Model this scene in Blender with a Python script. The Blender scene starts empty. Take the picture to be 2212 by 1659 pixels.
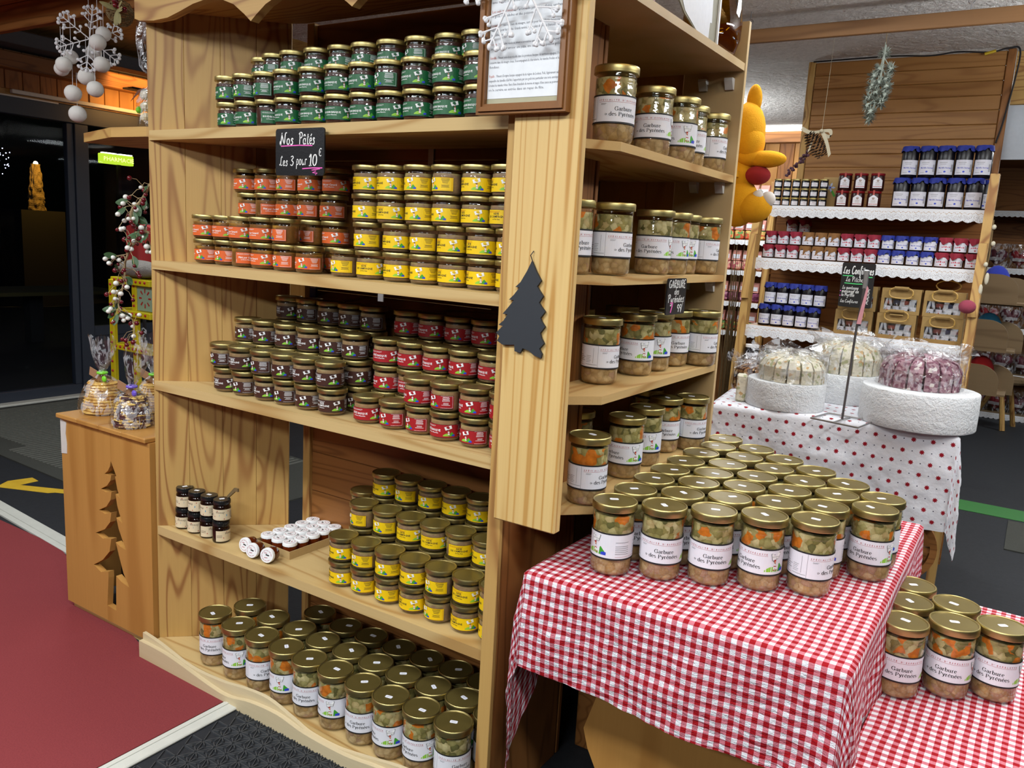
import bpy, bmesh, math, random
from mathutils import Vector, Matrix, noise
for _b in (bpy.data.objects, bpy.data.meshes, bpy.data.materials, bpy.data.curves, bpy.data.lights):
    for _o in list(_b): _b.remove(_o)
SC = bpy.context.scene; COL = SC.collection
PI = math.pi
rnd = random.Random(7)
# ------------------------------------------------------------------ camera, light, exposure
cam = bpy.data.cameras.new('camera'); camo = bpy.data.objects.new('camera', cam); COL.objects.link(camo)
cam.sensor_width = 36; cam.lens = 1754.76/2212*36; cam.clip_start = .02; cam.clip_end = 200
_yaw, _pitch, _roll = .568524, .1745, -.055675
_f = Vector((-math.sin(_yaw)*math.cos(_pitch), math.cos(_yaw)*math.cos(_pitch), -math.sin(_pitch)))
_r0 = Vector((math.cos(_yaw), math.sin(_yaw), 0)); _d0 = _f.cross(_r0)
_r = math.cos(_roll)*_r0 + math.sin(_roll)*_d0; _d = -math.sin(_roll)*_r0 + math.cos(_roll)*_d0
camo.matrix_world = Matrix(((_r.x, -_d.x, -_f.x, 0), (_r.y, -_d.y, -_f.y, 0), (_r.z, -_d.z, -_f.z, 1.5), (0, 0, 0, 1)))
SC.camera = camo
SC.view_settings.view_transform = 'Standard'; SC.view_settings.look = 'None'
SC.view_settings.gamma = 1; SC.view_settings.use_curve_mapping = False
SC.view_settings.exposure = 0.5
W = bpy.data.worlds.new('night'); SC.world = W; W.use_nodes = True
W.node_tree.nodes['Background'].inputs[0].default_value = (.35, .42, .6, 1); W.node_tree.nodes['Background'].inputs[1].default_value = .01
cy = SC.cycles
cy.max_bounces = 7; cy.diffuse_bounces = 3; cy.glossy_bounces = 3; cy.transmission_bounces = 4; cy.transparent_max_bounces = 20
cy.caustics_reflective = False; cy.caustics_refractive = False; cy.sample_clamp_indirect = 4
def area(name, loc, sx, sy, w, col=(1, .97, .92), rot=(0, 0, 0)):
    l = bpy.data.lights.new(name, 'AREA'); l.shape = 'RECTANGLE'; l.size = sx; l.size_y = sy; l.energy = w; l.color = col
    o = bpy.data.objects.new(name, l); o.location = loc; o.rotation_euler = rot; COL.objects.link(o); return o
COOL = (.93, .975, 1)
for x, y, sx, sy, w in ((-1.5, -.1, 1.2, .3, 40), (.35, .2, 1.2, .3, 36), (-3.3, .2, 1.2, .3, 30), (-.2, -1.9, 1.2, .6, 40), (-2.2, -1.9, 1.2, .6, 34)):
    area('ceiling_lamp', (x, y, 2.66), sx, sy, w, COOL)
for x, y, sx, sy, w in ((.9, 2.6, .3, 1.2, 30), (-.75, 3.0, .9, .3, 13), (-2.0, 6.2, .6, .6, 18), (.7, 5.4, .6, .6, 15), (.9, 8.2, .6, .6, 22), (-1.9, 3.6, .6, .6, 9), (-4.6, 2.6, .6, .6, 14)):
    area('ceiling_lamp', (x, y, 2.47), sx, sy, w, COOL)
for x, y, w in ((.9, 3.4, 36), (.9, 5.6, 34), (.3, 1.7, 22), (-2.7, 5.6, 30)):                       # added uplights, unseen, put in to brighten the ceiling
    area('added_uplight', (x, y, 2.05), 1.2, .1, w, COOL, (PI, 0, 0))
# ------------------------------------------------------------------ helpers
MATS = {}
class NT:
    def __init__(s, name):
        s.m = bpy.data.materials.new(name); s.m.use_nodes = True; s.t = s.m.node_tree; s.t.nodes.clear()
        s.out = s.n('ShaderNodeOutputMaterial'); MATS[name] = s.m
    def n(s, typ, **k):
        nd = s.t.nodes.new(typ)
        for a, v in k.items(): setattr(nd, a, v)
        return nd
    def l(s, a, b): s.t.links.new(a, b)
    def val(s, inp, v):
        if hasattr(v, 'links') or hasattr(v, 'is_output'): s.l(v, inp)
        else:
            try: inp.default_value = v
            except Exception: inp.default_value = tuple(v)+(1,)
    def math(s, op, a, b=0, c=0):
        nd = s.n('ShaderNodeMath', operation=op)
        s.val(nd.inputs[0], a); s.val(nd.inputs[1], b)
        if op in ('MULTIPLY_ADD', 'COMPARE', 'SMOOTH_MIN'): s.val(nd.inputs[2], c)
        return nd.outputs[0]
    def vmul(s, v, k):
        nd = s.n('ShaderNodeVectorMath', operation='MULTIPLY'); s.l(v, nd.inputs[0]); s.val(nd.inputs[1], k); return nd.outputs[0]
    def vadd(s, v, k):
        nd = s.n('ShaderNodeVectorMath', operation='ADD'); s.l(v, nd.inputs[0]); s.val(nd.inputs[1], k); return nd.outputs[0]
    def obj(s, rand=0):
        v = s.n('ShaderNodeTexCoord').outputs['Object']
        if rand:
            oi = s.n('ShaderNodeObjectInfo'); v = s.vadd(v, s.cxyz(*[s.math('MULTIPLY', oi.outputs['Random'], rand*k) for k in (1, 1.7, 2.3)]))
        return v
    def cxyz(s, x, y, z):
        c = s.n('ShaderNodeCombineXYZ')
        for i, v in enumerate((x, y, z)): s.val(c.inputs[i], v)
        return c.outputs[0]
    def noise(s, v, scale, detail=2, rough=.5, dist=0):
        nd = s.n('ShaderNodeTexNoise'); s.l(v, nd.inputs['Vector']); nd.inputs['Scale'].default_value = scale
        nd.inputs['Detail'].default_value = detail; nd.inputs['Roughness'].default_value = rough; nd.inputs['Distortion'].default_value = dist
        return nd.outputs['Fac']
    def voro(s, v, scale, feature='F1', out='Distance', rand=1):
        nd = s.n('ShaderNodeTexVoronoi', feature=feature); s.l(v, nd.inputs['Vector']); nd.inputs['Scale'].default_value = scale
        nd.inputs['Randomness'].default_value = rand
        return nd.outputs[out]
    def ramp(s, f, stops, interp='LINEAR'):
        nd = s.n('ShaderNodeValToRGB'); s.val(nd.inputs[0], f); e = nd.color_ramp; e.interpolation = interp
        while len(e.elements) < len(stops): e.elements.new(.5)
        for el, (p, c) in zip(e.elements, stops):
            el.position = p; el.color = tuple(c)+(1,) if len(c) == 3 else c
        return nd.outputs[0]
    def mix(s, f, a, b, blend='MIX'):
        nd = s.n('ShaderNodeMix', data_type='RGBA', blend_type=blend)
        s.val(nd.inputs[0], f); s.val(nd.inputs[6], a if not isinstance(a, tuple) or len(a) == 4 else a+(1,)); s.val(nd.inputs[7], b if not isinstance(b, tuple) or len(b) == 4 else b+(1,))
        return nd.outputs[2]
    def bump(s, h, strength=.3, dist=.002):
        nd = s.n('ShaderNodeBump'); nd.inputs['Strength'].default_value = strength; nd.inputs['Distance'].default_value = dist; s.l(h, nd.inputs['Height']); return nd.outputs[0]
    def bsdf(s, col, rough=.5, metal=0, spec=.5, bump=None, **k):
        p = s.n('ShaderNodeBsdfPrincipled'); s.val(p.inputs['Base Color'], col if not (isinstance(col, tuple) and len(col) == 3) else col+(1,))
        s.val(p.inputs['Roughness'], rough); s.val(p.inputs['Metallic'], metal); p.inputs['Specular IOR Level'].default_value = spec
        if bump is not None: s.l(bump, p.inputs['Normal'])
        for a, v in k.items(): s.val(p.inputs[a.replace('_', ' ')], v)
        return p
    def done(s, sh):
        s.l(sh.outputs[0] if hasattr(sh, 'outputs') else sh, s.out.inputs[0]); return s.m
def hx(h, k=1):
    h = h.lstrip('#'); v = [int(h[i:i+2], 16)/255 for i in (0, 2, 4)]
    return tuple(k*(c/12.92 if c <= .04045 else ((c+.055)/1.055)**2.4) for c in v)
def plain(name, col, rough=.5, metal=0, spec=.5, vary=.06, bumpk=0, bscale=300, **k):
    if name in MATS: return MATS[name]
    t = NT(name); c = col if isinstance(col, tuple) else hx(col)
    v = t.obj(); nz = t.noise(v, 60, 2)
    cc = t.mix(nz, tuple(x*(1-vary) for x in c), tuple(min(1, x*(1+vary)) for x in c))
    b = t.bump(t.noise(v, bscale, 2), bumpk, .001) if bumpk else None
    return t.done(t.bsdf(cc, rough, metal, spec, b, **k))
def emit(name, col, st):
    t = NT(name); e = t.n('ShaderNodeEmission'); e.inputs[0].default_value = col+(1,); e.inputs[1].default_value = st; return t.done(e)
def wood(name, light, mid, dark, axis='Z', across=9, k=30, rough=.5, knots=.5, fine=.5, spec=.35, flat='Y', along=.1):
    """pine: contour lines of a stretched noise, fine fibre, a few knots; axis is the grain direction"""
    t = NT(name); v = t.obj(3.1)
    st = {'X': (along, 1, 1), 'Y': (1, along, 1), 'Z': (1, 1, along)}[axis]
    kn = {'X': (.45, 1, 1), 'Y': (1, .45, 1), 'Z': (1, 1, .45)}[axis]
    vs = t.vmul(v, st); vk = t.vmul(v, tuple(0 if 'XYZ'[i] == flat else a for i, a in enumerate(kn)))
    d = t.voro(vk, 4.2)
    pull = t.math('MULTIPLY', t.math('POWER', t.math('SUBTRACT', 1, t.math('MINIMUM', t.math('MULTIPLY', d, 2.6), 1)), 3), .35*knots)
    n1 = t.math('ADD', t.noise(vs, across, 1, .4, .15), pull)
    ring = t.math('MULTIPLY_ADD', t.math('SINE', t.math('MULTIPLY', n1, k)), .5, .5)
    ring = t.math('MULTIPLY', t.math('POWER', ring, 5), t.math('MULTIPLY_ADD', t.noise(vs, 3, 1), 1.1, .35))
    fib = t.noise(t.vmul(v, tuple(.25*a if a < .5 else a for a in st)), 210, 2, .6)
    blot = t.noise(vs, 5, 2)
    c = t.mix(ring, light, mid)
    c = t.mix(t.math('MULTIPLY', fib, fine*.55), c, dark)
    c = t.mix(t.math('MULTIPLY', blot, .35), c, mid)
    km = t.ramp(t.math('ADD', d, t.math('MULTIPLY_ADD', t.noise(v, 90, 2), .05, -.025)), [(0, (1, 1, 1)), (.04, (.85, .85, .85)), (.075, (0, 0, 0))])
    vn = t.n('ShaderNodeTexVoronoi'); t.l(vk, vn.inputs['Vector']); vn.inputs['Scale'].default_value = 4.2
    sp = t.n('ShaderNodeSeparateColor'); t.l(vn.outputs['Color'], sp.inputs[0])
    sel = t.math('GREATER_THAN', sp.outputs[0], 1-.35*knots)
    c = t.mix(t.math('MULTIPLY', km, sel), c, tuple(x*.35 for x in dark))
    b = t.bump(t.math('ADD', t.math('MULTIPLY', ring, .4), fib), .12, .001)
    return t.done(t.bsdf(c, rough, 0, spec, b))
class MB:
    """collects shapes; build() links ONE mesh object, mesh() returns shared data"""
    def __init__(s): s.v = []; s.f = []; s.m = []; s.uv = {}
    def add(s, vs, fs, mi=0):
        o = len(s.v); s.v += [tuple(p) for p in vs]; s.f += [tuple(i+o for i in f) for f in fs]; s.m += [mi]*len(fs); return s
    def box(s, x0, y0, z0, x1, y1, z1, mi=0, M=None, bev=0):
        if bev:
            b = min(bev, (x1-x0)/2.01, (y1-y0)/2.01, (z1-z0)/2.01)
            bm = bmesh.new(); bmesh.ops.create_cube(bm, size=1)
            for v in bm.verts: v.co = Vector(((x0+x1)/2+v.co.x*(x1-x0), (y0+y1)/2+v.co.y*(y1-y0), (z0+z1)/2+v.co.z*(z1-z0)))
            bmesh.ops.bevel(bm, geom=bm.edges[:], offset=b, segments=1, affect='EDGES', profile=.5)
            bm.verts.index_update(); vs = [v.co.copy() for v in bm.verts]; fs = [[v.index for v in f.verts] for f in bm.faces]; bm.free()
        else:
            vs = [Vector(p) for p in ((x0, y0, z0), (x1, y0, z0), (x1, y1, z0), (x0, y1, z0), (x0, y0, z1), (x1, y0, z1), (x1, y1, z1), (x0, y1, z1))]
            fs = [(3, 2, 1, 0), (4, 5, 6, 7), (0, 1, 5, 4), (1, 2, 6, 5), (2, 3, 7, 6), (3, 0, 4, 7)]
        if M is not None: vs = [M @ v for v in vs]
        return s.add(vs, fs, mi)
    def prism(s, pts, h0, h1, axis='Z', mi=0, M=None):
        """extrude polygon pts along axis; for Y pts are (x,z), for X pts are (y,z)"""
        n = len(pts)
        def P(p, h): return {'Z': (p[0], p[1], h), 'Y': (p[0], h, p[1]), 'X': (h, p[0], p[1])}[axis]
        ar = sum(pts[i][0]*pts[(i+1) % n][1]-pts[(i+1) % n][0]*pts[i][1] for i in range(n))
        if ar < 0: pts = pts[::-1]
        vs = [P(p, h0) for p in pts]+[P(p, h1) for p in pts]
        fl = (axis == 'Y') != (h1 < h0)
        fs = [tuple(range(n-1, -1, -1)), tuple(range(n, 2*n))]+[(i, (i+1) % n, n+(i+1) % n, n+i) for i in range(n)]
        if fl: fs = [f[::-1] for f in fs]
        if M is not None: vs = [M @ Vector(v) for v in vs]
        return s.add(vs, fs, mi)
    def lathe(s, prof, n=24, mi=0, M=None, cap=True, a0=0, a1=2*PI, mis=None):
        full = abs(a1-a0-2*PI) < 1e-6; k = n if full else n+1
        vs = []
        for r, z in prof:
            for i in range(k):
                a = a0+(a1-a0)*i/n; vs.append(Vector((r*math.sin(a), -r*math.cos(a), z)))
        fs = []; mm = []
        for j in range(len(prof)-1):
            for i in range(n):
                i2 = (i+1) % k
                fs.append((j*k+i, j*k+i2, (j+1)*k+i2, (j+1)*k+i)); mm.append(mis[j] if mis else mi)
        if cap and full:
            if prof[0][0] > 1e-5: fs.append(tuple(range(k-1, -1, -1))); mm.append(mm[0])
            if prof[-1][0] > 1e-5: fs.append(tuple((len(prof)-1)*k+i for i in range(k))); mm.append(mm[-2])
        if M is not None: vs = [M @ v for v in vs]
        o = len(s.v); s.v += [tuple(p) for p in vs]; s.f += [tuple(i+o for i in f) for f in fs]; s.m += mm
        return s
    def tube(s, pts, r, n=6, mi=0, close=False):
        pts = [Vector(p) for p in pts]; k = len(pts); vs = []; fs = []
        up = Vector((0, 0, 1))
        for i, p in enumerate(pts):
            a = pts[(i-1) % k] if (i > 0 or close) else p; b = pts[(i+1) % k] if (i < k-1 or close) else p
            d = (b-a).normalized() if (b-a).length > 1e-9 else Vector((0, 0, 1))
            u = d.cross(up if abs(d.z) < .95 else Vector((1, 0, 0))).normalized(); w = u.cross(d)
            rr = r[i] if isinstance(r, (list, tuple)) else r
            for j in range(n):
                t = 2*PI*j/n; vs.append(p+(u*math.cos(t)+w*math.sin(t))*rr)
        for i in range(k if close else k-1):
            i2 = (i+1) % k
            for j in range(n): fs.append((i*n+j, i*n+(j+1) % n, i2*n+(j+1) % n, i2*n+j))
        if not close: fs += [tuple(range(n-1, -1, -1)), tuple((k-1)*n+j for j in range(n))]
        return s.add(vs, fs, mi)
    def ball(s, c, r, n=10, m=7, mi=0, sc=(1, 1, 1), M=None):
        c = Vector(c); vs = [Vector((0, 0, -1))]
        for j in range(1, m):
            ph = -PI/2+PI*j/m
            for i in range(n): vs.append(Vector((math.cos(2*PI*i/n)*math.cos(ph), math.sin(2*PI*i/n)*math.cos(ph), math.sin(ph))))
        vs.append(Vector((0, 0, 1))); L = len(vs)-1
        fs = [(0, 1+(i+1) % n, 1+i) for i in range(n)]
        for j in range(m-2):
            for i in range(n): fs.append((1+j*n+i, 1+j*n+(i+1) % n, 1+(j+1)*n+(i+1) % n, 1+(j+1)*n+i))
        fs += [(L, 1+(m-2)*n+i, 1+(m-2)*n+(i+1) % n) for i in range(n)]
        vs = [Vector((v.x*sc[0], v.y*sc[1], v.z*sc[2]))*r for v in vs]
        if M is not None: vs = [M @ v for v in vs]
        return s.add([c+v for v in vs], fs, mi)
    def grid(s, fn, nu, nv, mi=0, uvfn=None, double=0):
        o = len(s.v); vs = [tuple(fn(i/nu, j/nv)) for j in range(nv+1) for i in range(nu+1)]
        fs = [(j*(nu+1)+i, j*(nu+1)+i+1, (j+1)*(nu+1)+i+1, (j+1)*(nu+1)+i) for j in range(nv) for i in range(nu)]
        if uvfn:
            for j in range(nv+1):
                for i in range(nu+1): s.uv[o+j*(nu+1)+i] = uvfn(i/nu, j/nv)
        return s.add(vs, fs, mi)
    def mesh(s, name, mats, smooth=None):
        me = bpy.data.meshes.new(name); me.from_pydata(s.v, [], s.f)
        for m in (mats if isinstance(mats, (list, tuple)) else [mats]): me.materials.append(m)
        me.polygons.foreach_set('material_index', s.m)
        if s.uv:
            uv = me.uv_layers.new(name='UVMap')
            for lp in me.loops: uv.data[lp.index].uv = s.uv.get(lp.vertex_index, (0, 0))
        if smooth is not None:
            me.polygons.foreach_set('use_smooth', [True]*len(me.polygons))
            if smooth < 179: me.set_sharp_from_angle(angle=math.radians(smooth))
        me.update(); return me
    def build(s, name, mats, parent=None, loc=(0, 0, 0), rot=(0, 0, 0), smooth=None, **p):
        return ob(name, s.mesh(name, mats, smooth), parent, loc, rot, **p)
def ob(name, me, parent=None, loc=(0, 0, 0), rot=(0, 0, 0), **p):
    o = bpy.data.objects.new(name, me); COL.objects.link(o); o.location = loc; o.rotation_euler = rot
    if parent is not None: o.parent = parent
    for k, v in p.items(): o[k] = v
    return o
def thing(name, label, cat, loc=(0, 0, 0), rz=0, group=None, rot=None):
    o = bpy.data.objects.new(name, None); COL.objects.link(o); o.empty_display_size = .05
    o.location = loc; o.rotation_euler = rot or (0, 0, rz); o['label'] = label; o['category'] = cat
    if group: o['group'] = group
    return o
def tag(o, label, cat, group=None):
    o['label'] = label; o['category'] = cat
    if group: o['group'] = group
    return o
ORD = ['first', 'second', 'third', 'fourth', 'fifth', 'sixth', 'seventh', 'eighth', 'ninth', 'tenth', 'eleventh', 'twelfth', 'thirteenth', 'fourteenth', 'fifteenth', 'sixteenth', 'seventeenth', 'eighteenth']
def nth(i, n):
    return 'last' if n > 2 and i == n-1 else ORD[i]
def smoothpath(pts, k=6):
    P = [Vector(p) for p in pts]; out = []
    for i in range(len(P)-1):
        a, b, c, d = P[max(i-1, 0)], P[i], P[i+1], P[min(i+2, len(P)-1)]
        for j in range(k):
            t = j/k; out.append(.5*((2*b)+(c-a)*t+(2*a-5*b+4*c-d)*t*t+(3*b-a-3*c+d)*t**3))
    return out+[P[-1]]
# ------------------------------------------------------------------ lettering
_txt = {}
def textgeo(s, res=1, bold=0):
    """triangulated outline of a line of type at size 1, lower left at 0,0"""
    if (s, res, bold) in _txt: return _txt[(s, res, bold)]
    cu = bpy.data.curves.new('lettering', 'FONT'); cu.body = s; cu.size = 1; cu.resolution_u = res; cu.fill_mode = 'FRONT'; cu.offset = bold
    o = bpy.data.objects.new('lettering', cu); COL.objects.link(o)
    dg = bpy.context.evaluated_depsgraph_get(); e = o.evaluated_get(dg); me = e.to_mesh()
    vs = [(v.co.x, v.co.y) for v in me.vertices]; fs = [tuple(p.vertices) for p in me.polygons]
    e.to_mesh_clear(); bpy.data.objects.remove(o); bpy.data.curves.remove(cu)
    _txt[(s, res, bold)] = (vs, fs); return vs, fs
def arc(cx, cy, rx, ry, a0, a1, n=7):
    return [(cx+rx*math.cos(math.radians(a0+(a1-a0)*i/n)), cy+ry*math.sin(math.radians(a0+(a1-a0)*i/n))) for i in range(n+1)]
def _sf(x, y=0, w=.22): return [(x-w, y), (x+w, y)]
SERIF = {  # stroke skeletons: width follows the stroke direction
 'G': (1.5, [arc(.72, .72, .6, .72, 50, 325, 12), [(1.2, .05), (1.2, .62)], _sf(1.15, .62, .25), [(1.1, 1.0), (1.16, 1.42)]]),
 'a': (.98, [arc(.42, .28, .3, .28, 20, 350, 9), [(.74, .05), (.74, .7)], arc(.46, .68, .28, .3, 0, 160, 6), [(.74, .06), (.95, .03)]]),
 'r': (.78, [[(.22, 0), (.22, .95)], _sf(.22), [(.02, .95), (.22, .95)], arc(.52, .6, .28, .38, 170, 60, 5)]),
 'b': (1.06, [[(.2, .02), (.2, 1.48)], [(.0, 1.46), (.2, 1.46)], arc(.54, .48, .36, .48, 170, -170, 11)]),
 'u': (1.1, [[(.2, .98), (.2, .3)], arc(.48, .3, .28, .28, 180, 350, 6), [(.82, .98), (.82, .02)], [(.0, .96), (.2, .96)], [(.62, .96), (.82, .96)], [(.82, .02), (1.04, .02)]]),
 'e': (.92, [[(.12, .54), (.78, .54)], arc(.46, .48, .36, .48, 8, 315, 11)]),
 'd': (1.1, [[(.84, .02), (.84, 1.48)], [(.64, 1.46), (.84, 1.46)], [(.84, .02), (1.06, .02)], arc(.5, .48, .36, .48, 10, 350, 11)]),
 's': (.78, [arc(.38, .72, .24, .24, 30, 260, 6)+arc(.38, .26, .27, .25, 80, -150, 7)]),
 'P': (1.25, [[(.3, 0), (.3, 1.42)], _sf(.3), [(.04, 1.42), (.62, 1.42)], arc(.6, 1.05, .46, .37, 90, -90, 8), [(.6, .68), (.3, .68)]]),
 'y': (1.0, [[(.16, .96), (.5, .04)], [(.86, .96), (.4, -.32), (.2, -.42), (.06, -.34)], _sf(.14, .97, .17), _sf(.86, .97, .14)]),
 'n': (1.12, [[(.22, 0), (.22, .95)], _sf(.22, 0, .2), [(.02, .95), (.22, .95)], arc(.54, .62, .3, .36, 165, 0, 7), [(.84, .62), (.84, 0)], _sf(.84, 0, .2)]),
 ' ': (.6, []),
}
SERIF['é'] = (SERIF['e'][0], SERIF['e'][1]+[[(.38, 1.12), (.62, 1.36)]])
def stroke_polys(pts, wfn):
    """quads along a polyline"""
    n = len(pts); L = []; R_ = []
    for i, (x, y) in enumerate(pts):
        a = pts[max(i-1, 0)]; b = pts[min(i+1, n-1)]; dx, dy = b[0]-a[0], b[1]-a[1]; l = math.hypot(dx, dy) or 1
        w = wfn(dx/l, dy/l, i/(n-1))/2; L.append((x-dy/l*w, y+dx/l*w)); R_.append((x+dy/l*w, y-dx/l*w))
    return [(L[i], R_[i], R_[i+1], L[i+1]) for i in range(n-1)]
def serifgeo(s, bold=1):
    vs = []; fs = []; x = 0
    for ch in s:
        adv, st = SERIF[ch]
        for p in st:
            for q in stroke_polys(p, lambda dx, dy, t: (.07+.15*abs(dy)**1.3)*bold):
                o = len(vs); vs += [(a+x, b) for a, b in q]; fs.append((o, o+1, o+2, o+3))
        x += adv+.06
    return vs, fs, x
HW = {  # chalk hand: single strokes
 'N': (.9, [[(.1, -.05), (.2, .9), (.25, .95)], [(.2, .9), (.62, .05), (.72, .9), (.95, 1.0)], [(.02, .3), (-.02, .12), (.1, -.05)]]),
 'o': (.55, [arc(.25, .25, .2, .25, 100, 460, 9)]), 's': (.42, [[(.36, .42), (.22, .52), (.1, .42), (.28, .22), (.28, .06), (.1, -.02), (0, .06)]]),
 'P': (.75, [[(.22, 0), (.22, .98)], [(.02, .85), (.3, 1.0), (.62, .9), (.58, .62), (.22, .48)]]),
 'a': (.58, [arc(.22, .24, .2, .24, 60, 350, 8), [(.44, .5), (.42, .1), (.56, .02)]]),
 't': (.4, [[(.2, .85), (.15, .15), (.26, .0), (.38, .05)], [(.02, .56), (.36, .6)]]),
 'e': (.5, [[(.05, .25), (.38, .3), (.3, .5), (.12, .46), (.06, .2), (.2, .0), (.44, .1)]]),
 'L': (.6, [[(.5, .82), (.42, 1.0), (.28, .8), (.22, .2), (.1, .02), (.0, .1), (.1, .18), (.4, .02), (.56, .08)]]),
 '3': (.55, [[(.06, .88), (.3, .98), (.42, .8), (.2, .56), (.46, .34), (.32, .02), (.04, .1)]]),
 'p': (.55, [[(.1, .5), (.06, -.35)], arc(.26, .26, .2, .24, 150, -150, 8)]),
 'u': (.58, [[(.06, .5), (.08, .12), (.22, .0), (.4, .14), (.44, .5)], [(.44, .5), (.44, .1), (.56, .02)]]),
 'r': (.45, [[(.08, .5), (.1, .0)], [(.1, .34), (.24, .5), (.42, .46)]]),
 '1': (.4, [[(.04, .72), (.24, .98), (.22, 0)], [(.04, 0), (.38, .02)]]), '0': (.62, [arc(.28, .48, .24, .48, 90, 450, 12)]),
 '€': (.62, [arc(.36, .48, .28, .45, 50, 310, 9), [(.0, .56), (.4, .58)], [(.0, .4), (.38, .42)]]),
 'G': (.75, [arc(.36, .48, .32, .46, 50, 320, 9), [(.62, .1), (.62, .42), (.4, .42)]]),
 'A': (.7, [[(.02, 0), (.32, .96), (.62, 0)], [(.12, .34), (.52, .36)]]), 'R': (.68, [[(.08, 0), (.1, .96), (.5, .86), (.46, .58), (.1, .48), (.58, .0)]]),
 'B': (.68, [[(.08, 0), (.1, .96), (.48, .84), (.42, .56), (.12, .5), (.56, .38), (.5, .06), (.08, 0)]]),
 'U': (.7, [[(.06, .96), (.1, .2), (.3, 0), (.54, .2), (.56, .96)]]), 'E': (.6, [[(.5, .94), (.08, .94), (.06, .0), (.5, .02)], [(.08, .5), (.42, .5)]]),
 'd': (.58, [arc(.22, .24, .2, .24, 60, 350, 8), [(.46, 1.0), (.42, .1), (.56, .02)]]),
 'y': (.52, [[(.06, .5), (.12, .16), (.26, .14), (.42, .5)], [(.42, .5), (.34, -.3), (.12, -.4), (.04, -.28)]]),
 'n': (.58, [[(.08, .5), (.1, 0)], [(.1, .34), (.28, .5), (.42, .38), (.44, .06), (.56, .02)]]),
 '7': (.6, [[(.0, .9), (.5, .95), (.26, .0)]]), '9': (.55, [arc(.24, .72, .2, .24, 0, 360, 8), [(.44, .74), (.38, .0)]]),
 'C': (.7, [[(.62, .84), (.5, .98), (.2, .86), (.06, .4), (.2, .02), (.46, .02), (.64, .16)]]),
 'f': (.4, [[(.42, .9), (.3, 1.0), (.18, .8), (.12, -.3), (.0, -.4)], [(.0, .46), (.36, .5)]]), 'i': (.28, [[(.1, .5), (.1, .08), (.24, .02)], [(.1, .7), (.13, .76)]]),
 'h': (.56, [[(.1, 1.0), (.08, 0)], [(.1, .34), (.28, .5), (.42, .38), (.42, .02)]]), 'l': (.28, [[(.14, 1.0), (.08, .1), (.24, .02)]]),
 'g': (.55, [arc(.22, .26, .2, .24, 30, 390, 8), [(.44, .5), (.40, -.3), (.18, -.4), (.04, -.26)]]), 'M': (.95, [[(.06, 0), (.12, .94), (.42, .3), (.72, .94), (.8, 0)]]), '6': (.55, [[(.4, .96), (.14, .6), (.08, .2), (.26, .0), (.44, .2), (.3, .44), (.1, .26)]]),
 'c': (.48, [arc(.26, .25, .22, .25, 50, 310, 7)]), 'm': (.8, [[(.06, .5), (.08, 0)], [(.08, .34), (.24, .5), (.34, .36), (.34, .0)], [(.34, .34), (.52, .5), (.62, .36), (.64, .04), (.76, .02)]]), ' ': (.32, []),
}
HW['â'] = (HW['a'][0], HW['a'][1]+[[(.06, .66), (.24, .82), (.4, .66)]])
HW['é'] = (HW['e'][0], HW['e'][1]+[[(.2, .66), (.38, .84)]])
def handgeo(s, w=.1, slant=.08):
    vs = []; fs = []; x = 0
    for ch in s:
        adv, st = HW[ch]
        for p in st:
            q = [(a.x, a.y) for a in smoothpath([(c[0], c[1], 0) for c in p], 3)] if 2 < len(p) < 8 else p
            for k in stroke_polys(q, lambda dx, dy, t: w*(.75+.45*abs(dy))):
                o = len(vs); vs += [(a+x+b*slant, b) for a, b in k]; fs.append((o, o+1, o+2, o+3))
        x += adv+.07
    return vs, fs, x
class Flat:
    """flat print: 2-D shapes mapped by fn(u, v, layer) -> xyz into a MB"""
    def __init__(s, mb, fn): s.mb = mb; s.fn = fn
    def poly(s, pts, mi, layer=1): s.mb.add([s.fn(u, v, layer) for u, v in pts], [tuple(range(len(pts)))], mi)
    def rect(s, u0, v0, u1, v1, mi, layer=1, du=.006):
        n = max(1, int(math.ceil((u1-u0)/du)))
        vs = [s.fn(u0+(u1-u0)*i/n, v, layer) for v in (v0, v1) for i in range(n+1)]
        s.mb.add(vs, [(i, i+1, n+2+i, n+1+i) for i in range(n)], mi)
    def strip(s, bot, top, mi, layer=1):
        n = len(bot); vs = [s.fn(u, v, layer) for u, v in bot]+[s.fn(u, v, layer) for u, v in top]
        s.mb.add(vs, [(i, i+1, n+i+1, n+i) for i in range(n-1)], mi)
    def geo(s, g, u, v, size, mi, layer=2, align='L', sx=1):
        vs, fs = g[0], g[1]
        w = (g[2] if len(g) > 2 else (max((p[0] for p in vs), default=0)))*size*sx
        u0 = u-(w/2 if align == 'C' else w if align == 'R' else 0)
        s.mb.add([s.fn(u0+a*size*sx, v+b*size, layer) for a, b in vs], fs, mi); return w
    def fit(s, g, u0, u1, v, size, mi, layer=2):
        return s.geo(g, u0, v, size, mi, layer, 'L', (u1-u0)/(g[2]*size))
    def text(s, t, u, v, size, mi, layer=2, align='L', sx=1, res=1, bold=0): return s.geo(textgeo(t, res, bold), u, v, size, mi, layer, align, sx)
def cylmap(R, z0, k=.0001):
    def fn(u, v, layer):
        a = u/R; r = R+layer*k; return (r*math.sin(a), -r*math.cos(a), z0+v)
    return fn
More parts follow.
